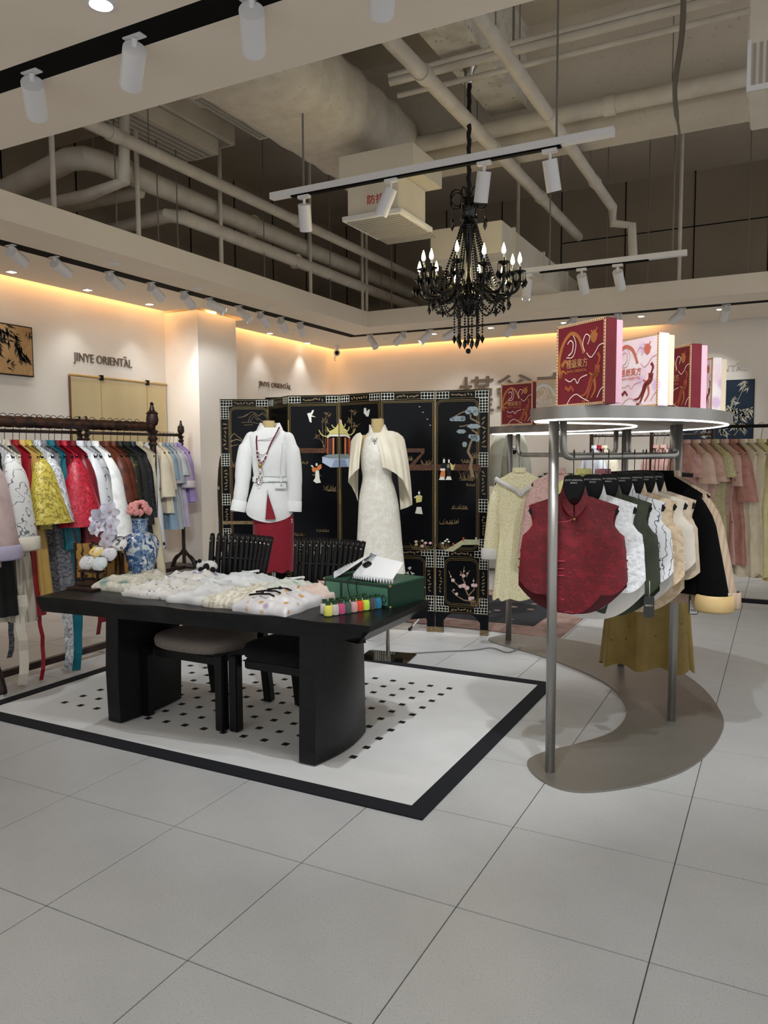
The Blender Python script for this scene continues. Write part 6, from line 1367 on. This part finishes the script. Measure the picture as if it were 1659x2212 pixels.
L1 = [
 (-60, 'mauve_jacket', 'mauve pink satin jacket with lilac cuffs at the left picture edge', 'jacket', MAUV, dict(L=.75, sleeve=(.60, .22, .065, .075, .09, .11), cuff=LILC), 'mauve jacket'),
 (-38, 'black_dress', 'plain black dress hanging behind the mauve jacket', 'dress', BCK, dict(L=1.06, dep=.07), 'black dress'),
 (-14, 'branch_print_blouse', 'white blouse with black branch print and turned cuffs near the left edge', 'blouse', WFL, dict(L=.7, sleeve=(.56, .16, .06, .065, .08, .09), cuff=CRMW), 'branch-print blouse'),
 (8, 'pleated_dress', 'long ivory pleated dress with trailing pale sash', 'dress', PLT, dict(L=1.12, dep=.075, fold=(16, .3, 0), ribbon=[rib(.22, -.05, .60, .03, .05, CRMW), rib(.16, -.30, .60, .18, .035, PLT)]), 'ivory pleated dress'),
 (26, 'red_dress', 'deep red satin dress with two narrow trailing ties', 'dress', REDS, dict(L=1.1, dep=.06, ribbon=[rib(.20, .02, .6, .02, .022, REDS), rib(.06, -.25, .6, .12, .02, REDS)]), 'deep red dress'),
 (40, 'tan_dress', 'long tan gold satin dress beside the red one', 'dress', TANS, dict(L=1.0, dep=.06), 'tan gold dress'),
 (55, 'yellow_brocade_jacket', 'yellow brocade jacket with wide flared sleeve', 'jacket', YBR, dict(L=.55, sleeve=fl_s), 'yellow brocade jacket'),
 (74, 'silver_brocade_jacket', 'silver brocade jacket with flared sleeve', 'jacket', SBR, dict(L=.52, sleeve=(.42, .16, .045, .07, .05, .10)), 'silver brocade jacket'),
 (86, 'grey_scroll_dress', 'grey scroll-patterned dress with silvery trailing sash', 'dress', GPT, dict(L=1.0, dep=.075, ribbon=[rib(.20, .0, .6, .04, .05, SBR), rib(.0, -.28, .6, .16, .03, GPT)]), 'grey scroll dress'),
 (104, 'teal_dress', 'teal satin dress whose sash reaches the rug', 'dress', TEAL, dict(L=.70, dep=.05, ribbon=[rib(.20, .03, 1.0, .012, .05, TEAL), rib(.19, .06, 1.0, .20, .03, TEAL)]), 'teal dress'),
 (116, 'burgundy_dress', 'burgundy satin dress next to the teal one', 'dress', DRED, dict(L=.72, dep=.06, ribbon=[rib(.20, .20, .98, .30, .04, DRED), rib(.20, .16, .98, .22, .025, DRED)]), 'burgundy dress'),
 (132, 'red_brocade_jacket', 'bright red brocade jacket with broad bell sleeve', 'jacket', RBR, dict(L=.56, sleeve=(.46, .15, .05, .10, .055, .17)), 'red brocade jacket'),
 (150, 'wine_blouse', 'dark wine blouse tucked behind the red bell sleeve', 'blouse', DRED, dict(L=.66, sleeve=sl_s), 'dark wine blouse'),
 (166, 'white_satin_blouse', 'white satin blouse with long gathered sleeve', 'blouse', WSAT, dict(L=.62, sleeve=(.60, .10, .055, .075, .06, .10)), 'white satin blouse'),
 (184, 'ink_wash_blouse', 'grey ink-wash print blouse between two white ones', 'blouse', INK, dict(L=.62, sleeve=lg_s), 'ink-wash blouse'),
 (200, 'white_brocade_jacket', 'white brocade jacket behind the orchid', 'jacket', WBR, dict(L=.62, sleeve=(.58, .12, .06, .09, .065, .13)), 'white brocade jacket'),
 (222, 'brown_jacket', 'rust brown silk jacket on the front rack', 'jacket', BRWN, dict(L=.5, sleeve=(.32, .12, .05, .07, .05, .07)), 'rust brown jacket'),
 (238, 'brown_silk_top', 'second rust brown top with light neckline on the front rack', 'blouse', BRWN, dict(L=.52, sleeve=(.3, .12, .05, .06, .05, .06)), 'rust brown top'),
 (252, 'olive_dress', 'olive and black brocade dress on the front rack', 'dress', OLB, dict(L=.95, dep=.06, sleeve=(.4, .1, .045, .05, .05, .05)), 'olive black dress'),
 (266, 'black_long_dress', 'long black dress above the porcelain vase', 'dress', BCK, dict(L=.98, dep=.07, sleeve=(.5, .1, .045, .05, .05, .05)), 'long black dress'),
 (280, 'dark_print_dress', 'navy black scroll-print dress above the porcelain vase', 'dress', NVB, dict(L=.98, dep=.07, sleeve=(.45, .1, .045, .05, .05, .05)), 'navy black dress'),
 (296, 'beige_dress', 'beige satin dress next to the tall carved post', 'dress', BEIG, dict(L=1.0, dep=.06), 'beige satin dress')]
for i, (px, nm_, lb, ct, m_, kw, sh) in enumerate(L1):
    garment(nm_, lb, ct, g1_, TF(P1r(px), radians(-6+(i*37 % 11)-5)), m_, short=sh, seed=i, **kw, **k1)
# rear rack garments
g3, hg3 = 'garments on the rear carved rack', 'hangers on the rear carved rack'
k3 = dict(rail='rear carved rack', hgroup=hg3, hook=.13, drop=.08)
BWF = F('navy_blossom_print', '#dfe2e8', ('noise', 4, '#cfd4de', .5, .2), ('vor', 9, '#1a2036', .24, -.04), rough=.6); CRM = F('cream_crepe', '#e4dcc6', ('noise', 8, '#d8cfb7', .5, .2), rough=.6); BLUg = F('dusty_blue', '#7f9bb3', ('noise', 8, '#94adc2', .5, .2), rough=.6); GFL = F('grey_blossom', '#a9b1b8', ('vor', 12, '#d5b3b5', .2, -.06), rough=.6); LIL = F('lilac_chiffon', '#b7a9c6', ('noise', 8, '#c8bcd4', .5, .2), rough=.6); LIL2 = F('violet_knit', '#a99ad0', ('noise', 60, '#9a8ac4', .5, .2), rough=.8)
def P3r(px): y = onX(px, 940, X3).y; return Vector((X3, y, ZR3+.018))
L3 = [(318, 'blossom_dress', 'white dress with large navy blossoms behind the vase', 'dress', BWF, dict(L=1.2, dep=.08), 'navy blossom dress'), (334, 'cream_blouse', 'cream blouse with rosette and balloon sleeve on the rear rack', 'blouse', CRM, dict(L=.62, sleeve=(.5, .14, .05, .07, .06, .09)), 'cream blouse'), (343, 'cream_shirt', 'second cream shirt hanging lower on the rear rack', 'blouse', CRM, dict(L=.8, sleeve=(.42, .12, .05, .05, .05, .06)), 'second cream shirt'),
 (350, 'blue_dress', 'dusty blue dress on the rear rack', 'dress', BLUg, dict(L=1.0, sleeve=(.3, .14, .05, .06, .05, .06)), 'dusty blue dress'), (358, 'grey_blossom_dress', 'grey dress with pink blossoms on the rear rack', 'dress', GFL, dict(L=1.0, dep=.07, sleeve=(.35, .14, .05, .07, .05, .08)), 'grey blossom dress'), (366, 'grey_dress', 'pale grey short-sleeved dress on the rear rack', 'dress', F('pale_grey', '#aeb6bd', ('noise', 8, '#c0c7cd', .5, .2), rough=.6), dict(L=.98, sleeve=(.26, .2, .06, .08, .06, .08)), 'pale grey dress'), (374, 'lilac_dress', 'lilac dress with lace cuff on the rear rack', 'dress', LIL, dict(L=.98, dep=.07, sleeve=(.4, .14, .05, .08, .05, .08), cuff=F('lace_white', '#ddd6da', ('noise', 70, '#c5bcc4', .5, .1), rough=.8)), 'lilac dress'), (384, 'violet_cardigan', 'violet knit cardigan at the end of the rear rack beside the pillar', 'cardigan', LIL2, dict(L=.7, sleeve=(.58, .1, .045, .045, .045, .05)), 'violet cardigan')]
for i, (px, nm_, lb, ct, m_, kw, sh) in enumerate(L3):
    garment(nm_, lb, ct, g3, TF(P3r(px), radians(-12+i*1.5)), m_, short=sh, seed=40+i, **kw, **k3)
# black blossom dress behind the lacquer screen
bd = thing('blossom_black_dress', 'black dress with pale blossoms peeking out left of the lacquer screen', 'dress', (-4.9, 6.0, 0))
pk_ = ondepth(480, 1080, 7.6)
MB().loft(rings(dense([(985, 476, 500, .05), (1010, 472, 505, .07), (1060, 470, 505, .08), (1120, 472, 506, .09), (1190, 474, 508, .10)]), 7.55, 20)).build('body', F('black_blossom', '#151517', ('vor', 12, '#b9a6a0', .2, -.06), rough=.6), bd, smooth='all')
q = ondepth(490, 985, 7.55); MB().cyl((q.x, q.y, q.z-.3), (q.x, q.y, 0), .02, 8).build('stand', BLK, bd)

# ------------------------------------------------------------------ steel rack with dresses at the right
RYr, RZr = 7.8, 1.70
rr = thing('dress_rack', 'black metal clothing rack with pastel dresses before the back wall at the right', 'clothing rack', (-.3, RYr, 0))
xa = onY(1470, 925, RYr).x; xb_ = 1.3
MB().tube([(xa, RYr, RZr), (xb_, RYr, RZr)], .016, 10).build('rail', BLK, rr, smooth='all'); MB().box((xa, RYr-.02, .07), (xb_, RYr+.02, .11)).build('lower_rail', BLK, rr)
for x in (xa, xb_):
    MB().cyl((x, RYr, 0.02), (x, RYr, RZr+.02), .018, 10).build('post', BLK, rr, smooth='all'); MB().box((x-.02, RYr-.25, 0), (x+.02, RYr+.25, .03)).build('foot', BLK, rr)
PB = lambda nm_, c, c2, *a: F(nm_, c, ('noise', 16, c2, .55, .1), *a, rough=.6)
gR, hgR = 'pastel dresses on the right rack', 'hangers on the right rack'
kR = dict(rail='right dress rack', hgroup=hgR, hook=.15, drop=.10)
RL = [(1484, 'floral_dress', 'pink floral dress just right of the steel pole', PB('pink_floral', '#d3a9a4', '#c08e8c'), dict(L=.95, sleeve=(.2, .2, .06, .08, .06, .08)), 'pink floral dress'),
 (1505, 'blush_dress', 'long plain blush dress with scalloped short sleeve', PB('blush_plain', '#dcc0b2', '#d4b5a6'), dict(L=1.16, dep=.07, sleeve=(.26, .22, .07, .10, .07, .10)), 'plain blush dress'),
 (1525, 'blush_lace_dress', 'dusty blush lace dress with short sleeve', PB('blush_lace', '#cfae9f', '#c09a8c'), dict(L=1.15, dep=.06, sleeve=(.24, .22, .06, .09, .06, .09)), 'dusty blush lace dress'),
 (1545, 'olive_lace_dress', 'sheer olive cream lace dress with fringed hem', F('olive_lace', '#c9c29a', ('edge', 45, '#a89f74', .05, -.03), rough=.75), dict(L=1.12, dep=.07, sleeve=(.2, .2, .06, .08, .06, .08)), 'olive lace dress'),
 (1565, 'rose_print_dress', 'rose dress with wine blossoms near the hem', F('rose_print', '#cdaaa0', ('vor', 14, '#8f5a5c', .14, -.05), rough=.6), dict(L=1.12, dep=.06, sleeve=(.28, .2, .06, .07, .06, .08)), 'rose blossom dress'),
 (1585, 'terracotta_dress', 'terracotta rose dress with long bell sleeve', PB('terracotta_rose', '#b9857a', '#a87268'), dict(L=1.12, dep=.07, sleeve=(.42, .14, .05, .09, .05, .09)), 'terracotta rose dress'),
 (1606, 'ivory_sleeveless_dress', 'sleeveless ivory dress hanging lower than its neighbours', PB('ivory_crepe', '#ded3bb', '#d2c6ab'), dict(L=1.22, dep=.07), 'sleeveless ivory dress'),
 (1624, 'cream_sleeveless_dress', 'sleeveless cream dress left of the pale yellow one', PB('cream_crepe2', '#e3d8be', '#d8ccaf'), dict(L=1.2, dep=.07), 'sleeveless cream dress'),
 (1645, 'pale_yellow_dress', 'pale yellow dress with puffed short sleeve near the right picture edge', PB('pale_yellow', '#e0d7a4', '#d5ca92'), dict(L=1.22, dep=.08, sleeve=(.28, .2, .07, .08, .07, .08)), 'pale yellow dress'),
 (1668, 'gold_sequin_dress', 'gold sequinned tulle dress cut by the right picture edge', F('gold_sequin', '#c4ad72', ('vor', 120, '#efe3b8', .2, -.1), rough=.5), dict(L=1.24, dep=.08), 'gold sequin dress')]
for i, (px, nm_, lb, m_, kw, sh) in enumerate(RL):
    p = onY(px, 922, RYr); garment(nm_, lb, 'dress', gR, TF((p.x, RYr, RZr+.016), radians(-52+(i*29 % 9))), m_, short=sh, seed=70+i, hem=(lambda a: .01*sin(8*a)), **kw, **kR)
# rack further back
Y2 = 9.1; r2 = thing('rear_rack', 'dark rack behind the steel shelf with red and white pieces', 'clothing rack', (-1.6, Y2, 0))
x0 = onY(1278, 940, Y2).x; x1 = onY(1540, 938, Y2).x; z2 = onY(1330, 941, Y2).z
MB().tube([(x0, Y2, z2), (x1, Y2, z2)], .014, 8).build('rail', CARV, r2)
for x in (x0, onY(1408, 940, Y2).x, x1):
    MB().cyl((x, Y2, .03), (x, Y2, z2+.08), .022, 10).build('post', CARV, r2); MB().box((x-.02, Y2-.2, 0), (x+.02, Y2+.2, .04)).build('foot', CARV, r2)
g4 = 'garments on the rack behind the steel shelf'; k4 = dict(rail='rack behind the steel shelf', hgroup='hangers on the rack behind the steel shelf', hook=.14, drop=.08)
for i, (px, nm_, lb, ct, m_, kw, sh) in enumerate(((1283, 'white_blue_shirt', 'white shirt with blue-lined cuff seen through the steel rack', 'shirt', F('ice_white', '#dfe4ee', ('noise', 7, '#cfd6e4', .5, .2), rough=.6), dict(L=.6, sleeve=(.5, .25, .05, .06, .05, .06)), 'white blue shirt'),
   (1292, 'red_knit_scarf_top', 'narrow red knit top seen through the steel rack', 'top', F('red_knit', '#b0182c', ('noise', 80, '#8d1020', .5, .1), rough=.8), dict(L=.5, sw=.1), 'red knit top'), (1306, 'cream_lace_shawl', 'cream lace shawl top seen through the steel rack', 'top', F('cream_lace2', '#e9e2cd', ('edge', 40, '#cfc6ab', .05, -.03), rough=.8), dict(L=.6, sleeve=(.3, .25, .06, .07, .06, .07)), 'cream lace shawl'),
   (1418, 'rose_jacket', 'rose jacket left of the other two beside the dark post', 'jacket', PB('rose_a', '#c9a29b', '#b98d88'), dict(L=.62, sleeve=(.4, .2, .05, .06, .05, .06)), 'left rose jacket'), (1434, 'pink_jacket', 'pale pink jacket between two rose ones by the dark post', 'jacket', PB('rose_b', '#d8bab0', '#cda99f'), dict(L=.62, sleeve=(.4, .2, .05, .06, .05, .06)), 'pale pink jacket'), (1448, 'rose_coat', 'dusky rose jacket just left of the front steel pole', 'jacket', PB('rose_c', '#b98f8d', '#aa7f7e'), dict(L=.62, sleeve=(.4, .2, .05, .06, .05, .06)), 'dusky rose jacket'))):
    p = onY(px, 940, Y2); garment(nm_, lb, ct, g4, TF((p.x, Y2, z2+.014), radians(-48)), m_, short=sh, seed=90+i, **kw, **k4)
# robe with panda face hanging at the screen's right end, low bench, green boards, rug
rb = thing('panda_robe', 'pale robe with a panda face on the chest hanging right of the lacquer screen', 'robe', ondepth(1105, 1000, 7.6))
RBM = F('pale_sage_velour', '#d3d5c8', ('noise', 6, '#c5c8b9', .5, .2), rough=.7)
MB().loft(rings(dense([(925, 1092, 1112, .05), (940, 1080, 1120, .07), (975, 1076, 1128, .09), (1010, 1078, 1133, .10), (1060, 1080, 1140, .11)]), 7.6, 26, fold=(6, .06, 0)), cap0=True).build('body', RBM, rb, smooth='all')
for sg, pth in ((-1, [(1084, 940), (1074, 970), (1068, 1010), (1066, 1050)]), (1, [(1116, 938), (1124, 965), (1130, 1000), (1134, 1030)])): MB().tube([ondepth(x, y, 7.58) for x, y in pth], [.06, .07, .075, .07], 12).build('sleeve', RBM, rb, smooth='all')
pf = ondepth(1111, 970, 7.44)
MB().sph(pf, .026, 14, 8).build('panda_face', WPL, rb, smooth='all')
for dx, dz, r in ((-.02, .024, .009), (.02, .024, .009), (-.009, .004, .006), (.009, .004, .006), (0, -.03, .022), (.02, -.02, .014)): MB().sph(pf+_r*dx+Vector((0, 0, dz))+Vector((.005, -.02, 0)), r, 8, 5).build('panda_patch', KPL, rb, smooth='all')
MB().cyl(ondepth(1102, 925, 7.6), ondepth(1102, 905, 7.6), .02, 10).build('hanger_neck', BLK, rb); zz = ondepth(1102, 1050, 7.6); MB().cyl((zz.x, zz.y, 0), (zz.x, zz.y, zz.z), .02, 10).build('stand_pole', BLK, rb); MB().lathe([(.16, 0), (.16, .01), (.03, .02)], (zz.x, zz.y, 0), 20).build('stand_base', BLK, rb)
bt_ = thing('black_trousers', 'black trousers hanging below the panda robe', 'trousers', ondepth(1090, 1100, 7.75))
MB().loft(rings(dense([(1000, 1073, 1096, .05), (1060, 1070, 1096, .06), (1160, 1070, 1096, .06)]), 7.85, 20), cap0=True).build('leg_panel', BCK, bt_, smooth='all'); zz2 = ondepth(1083, 1160, 7.85); MB().cyl((zz2.x, zz2.y, 0), (zz2.x, zz2.y, zz2.z+.2), .015, 8).build('stand_pole', BLK, bt_)
bn = thing('low_bench', 'low white display bench behind the steel rack', 'bench', (-3.0, 9.3, 0))
MB().box((-3.9, 9.05, .03), (-2.2, 9.6, .40)).build('body', mat('bench_white', '#d8d6d1', .6), bn, bevel=.004); MB().box((-3.87, 9.08, 0), (-2.23, 9.57, .03)).build('plinth', BASEM, bn); MB().box((-3.91, 9.03, .40), (-2.19, 9.62, .43)).build('bench_top', mat('bench_white', '#d8d6d1', .6), bn, bevel=.003)
for i, (a, b, c_, d_, yy) in enumerate(((1176, 1236, 1022, 1065, 11.50), (1165, 1241, 1028, 1065, 11.55))):
    p, q = onY(a, c_, yy), onY(b, d_, yy); t = thing('green_board', ('front' if i == 0 else 'rear')+' flat green board leaning on the back wall behind the steel rack', 'board', (p.x, yy, 0), group='green boards by the back wall')
    MB().box((p.x, yy-.012, 0), (q.x, yy+.012, p.z)).build('panel', mat('leaf_green', '#3f8a5a', .5), t); MB().box((p.x-.01, yy-.016, p.z-.02), (q.x+.01, yy+.016, p.z)).build('frame_edge', GRD, t)
r3 = thing('floral_rug', 'dark floral rug with brown-pink border behind the steel rack', 'rug', (-1.8, 6.6, 0))
FR_ = F('dark_floral_pile', '#23242a', ('noise', 6, '#2d2e35', .5, .2), ('vor', 5, '#a88f86', .16, -.05), rough=.95, bump=.3, bscale=300); BP_ = F('brown_pink_pile', '#a78a80', ('noise', 8, '#8d7067', .58, .08), rough=.95, bump=.3, bscale=300)
x0r, x1r, y0r, y1r = -3.1, -1.52, 5.95, 7.75
MB().box((x0r, y0r, 0), (x1r, y1r, .007)).build('border', BP_, r3); MB().box((x0r+.3, y0r+.3, .007), (x1r-.3, y1r-.3, .009)).build('field', FR_, r3)
tag(MB().tube(smooth_path([(-2.45, 4.95, .006), (-2.2, 5.15, .006), (-2.0, 5.3, .006), (-1.9, 5.42, .006), (-1.75, 5.35, .006), (-1.7, 5.5, .016)], 6), .005, 6).build('power_cord', mat('grey_cord', '#77777a', .5), None, smooth='all'), 'thin grey cord running over the floor to the steel rack', 'cord')
ea = thing('chrome_easel_leg', 'slanted chrome stand leg showing under the lacquer screen', 'stand', onz(885, 1360))
q = onz(885, 1362); MB().cyl(q+Vector((0, 0, .01)), q+Vector((.1, .42, .26)), .012, 10).build('leg', CHROME, ea); MB().sph(q+Vector((0, 0, .012)), .015, 10, 6).build('rubber_foot', BLK, ea); MB().cyl(q+Vector((.1, .42, .26)), q+Vector((.1, .50, 0)), .012, 10).build('leg', CHROME, ea)

# ------------------------------------------------------------------ things on the walls
def leafy(t, o, ex, ey, w, h, clusters, m, seed, n0, zoff=.002):
    rn = random.Random(seed); mb = MB(); nn = Vector(ex).cross(Vector(ey)).normalized()*n0
    for cx, cy, s, cnt, dirn in clusters:
        for k in range(cnt):
            a = dirn+rn.uniform(-1.0, 1.0); l = s*rn.uniform(.6, 1.2); x = cx+rn.uniform(-s*.5, s*.5); y = cy+rn.uniform(-s*.5, s*.5); d = Vector((cos(a), sin(a))); sd = Vector((-d.y, d.x)); wd = l*.10
            P = [Vector((x, y)), Vector((x, y))+d*l*.35+sd*wd, Vector((x, y))+d*l, Vector((x, y))+d*l*.35-sd*wd]
            P = [Vector((min(max(p.x, .01), w-.01), min(max(p.y, .01), h-.01))) for p in P]
            mb.add([Vector(o)+Vector(ex)*p.x+Vector(ey)*p.y+nn*zoff for p in P], [(0, 1, 2, 3)])
    ob = mb.build('bamboo_leaves', m, t); ob['kind'] = 'stuff'
pa = thing('bamboo_painting', 'framed ink bamboo painting on tan ground at the left picture edge', 'painting', (XL, 5.0, 2.28))
yr = onX(65, 708, XL).y; zt_ = onX(65, 708, XL).z; zb_ = onX(66, 815, XL).z; w_ = .75
TAN = F('tan_silk', '#b08a5c', ('noise', 5, '#c09a6a', .5, .2), ('noise', 40, '#9d7a50', .62, .06), rough=.7)
MB().box((XL+.002, yr-w_, zb_), (XL+.03, yr, zt_)).build('backing', BLK, pa); MB().box((XL+.03, yr-w_+.012, zb_+.012), (XL+.033, yr-.012, zt_-.012)).build('canvas', TAN, pa)
leafy(pa, (XL+.033, yr-w_, zb_), (0, 1, 0), (0, 0, 1), w_, zt_-zb_, [(.70, .44, .06, 14, -1.3), (.42, .45, .10, 18, -1.0), (.50, .38, .09, 18, -1.1), (.56, .30, .09, 22, -1.1), (.62, .20, .09, 20, -1.2), (.46, .1, .07, 8, .6), (.3, .3, .12, 16, -1)], mat('ink_black', '#12100e', .7), 4, 1)
na = thing('navy_bamboo_painting', 'navy panel painting of pale bamboo on the back wall at the right', 'painting', (-.8, YB, 1.5))
xr_ = onY(1631, 818, YB).x; zt2 = onY(1631, 819, YB).z; nw, nh = .92, .95
NVY = F('navy_silk', '#1c3046', ('noise', 5, '#182a3e', .5, .2), rough=.7)
MB().box((xr_-nw, YB-.03, zt2-nh), (xr_, YB-.002, zt2)).build('backing', BLK, na); MB().box((xr_-nw+.01, YB-.034, zt2-nh+.01), (xr_-.01, YB-.03, zt2-.01)).build('canvas', NVY, na)
leafy(na, (xr_-nw, YB-.034, zt2-nh), (1, 0, 0), (0, 0, 1), nw, nh, [(.82, .88, .10, 16, -2.2), (.70, .68, .10, 6, -2.4), (.66, .55, .13, 24, -2.0), (.80, .5, .12, 22, -.6), (.72, .36, .13, 24, -1.4), (.4, .2, .12, 16, 2), (.55, .25, .1, 12, -1.2), (.28, .28, .1, 12, 2.4)], mat('pale_ink', '#d6d2c0', .6), 9, 1)
mb = MB(); mb.tube([(xr_-.12, YB-.036, zt2-.08), (xr_-.25, YB-.036, zt2-.4), (xr_-.2, YB-.036, zt2-.7)], .003, 5); mb.build('bamboo_stem', mat('pale_ink', '#d6d2c0', .6), na)
# bamboo blind
bl = thing('bamboo_blind', 'straw-coloured bamboo slat blind hanging on the left wall', 'blind', (XL, 6.7, 2.3))
y0b, y1b, z1b = onX(149, 812, XL).y, 7.47, 2.345
STR = F('straw_slat', '#ecdaae', ('noise', 9, '#dfc995', .5, .2, (1, .3, 12)), rough=.7)
sm_ = MB().box((-.004, 0, -.0035), (.004, y1b-y0b, .0035)).mesh('slat'); sm_.materials.append(STR)
for k in range(110):
    o = bpy.data.objects.new('slat', sm_); COL.objects.link(o); o.parent = bl; o.matrix_parent_inverse = bl.matrix_basis.inverted(); o.location = (XL+.02+.0015*(k % 2), y0b, z1b-.03-k*.0085)
MB().cyl((XL+.03, y0b-.02, z1b), (XL+.03, y1b+.01, z1b), .014, 10).build('head_rail', F('bamboo_rail', '#c0a26a', ('noise', 20, '#ab8d57', .5, .2), rough=.5), bl)
for yy in (y0b+.42, y1b-.33):
    MB().box((XL+.022, yy-.004, z1b-.95), (XL+.0285, yy+.004, z1b)).build('ladder_cord', F('cord', '#b89a62', rough=.8), bl); MB().box((XL+.02, yy-.018, z1b-.03), (XL+.055, yy+.018, z1b+.03)).build('hook_clip', BLK, bl)
MB().box((XL+.004, y0b-.015, z1b-1.0), (XL+.03, y0b-.008, z1b)).build('side_strip', mat('brown_strip', '#6b4a35', .6), bl)
# lettering
BRZ = mat('brushed_letter', '#8b7f75', .35, metal=.7)
def sign(label, o, ex, width, capz0, capz1, body='JINYE ORIENTAL', macron=True, m=BRZ, ext=.012):
    t = thing('wall_sign', label, 'sign', o, group='letter signs on the walls')
    tx = text_mb(body, 1.0, .5); xs_ = [v[0] for v in tx.v]; ys_ = [v[1] for v in tx.v]; sx_ = width/(max(xs_)-min(xs_)); sy_ = (capz1-capz0)/(max(ys_)-min(ys_))
    mx = min(xs_); my = min(ys_); tx.v = [((x-mx)*sx_, (y-my)*sy_, (z+.5)*ext*1.0) for x, y, z in tx.v]
    if macron:
        ax_ = width*.875; tx.box((ax_-width*.025, (capz1-capz0)*1.12, 0), (ax_+width*.025, (capz1-capz0)*1.22, ext))
    T = frame(o, ex, (0, 0, 1)); tx.xf(T); tx.build('letters', m, t)
ya_, yb2 = onX(158, 780, XL).y, onX(284, 785, XL).y
sign('metal letter sign above the bamboo blind', (XL+.002, ya_, onX(158, 785, XL).z), (0, 1, 0), yb2-ya_, 0, .125)
ya_, yb2 = onX(558, 835, XL).y, onX(628, 835, XL).y
sign('metal letter sign on the left wall near the room corner', (XL+.002, ya_, 2.455), (0, 1, 0), yb2-ya_, 0, .10)
xb3 = onY(1614, 795, YB).x
sign('silver letter sign above the navy bamboo painting', (xb3-.92, YB-.016, onY(1560, 807, YB).z), (1, 0, 0), .92, 0, .11, m=mat('silver_letter', '#b9b6b2', .2, metal=.9))
xs0 = onY(994, 830, YB).x
sign('large grey Chinese character sign on the back wall above the screen', (xs0, YB-.03, 2.10), (1, 0, 0), 2.45, 0, .57, body='槿爺東方', macron=False, ext=.03)
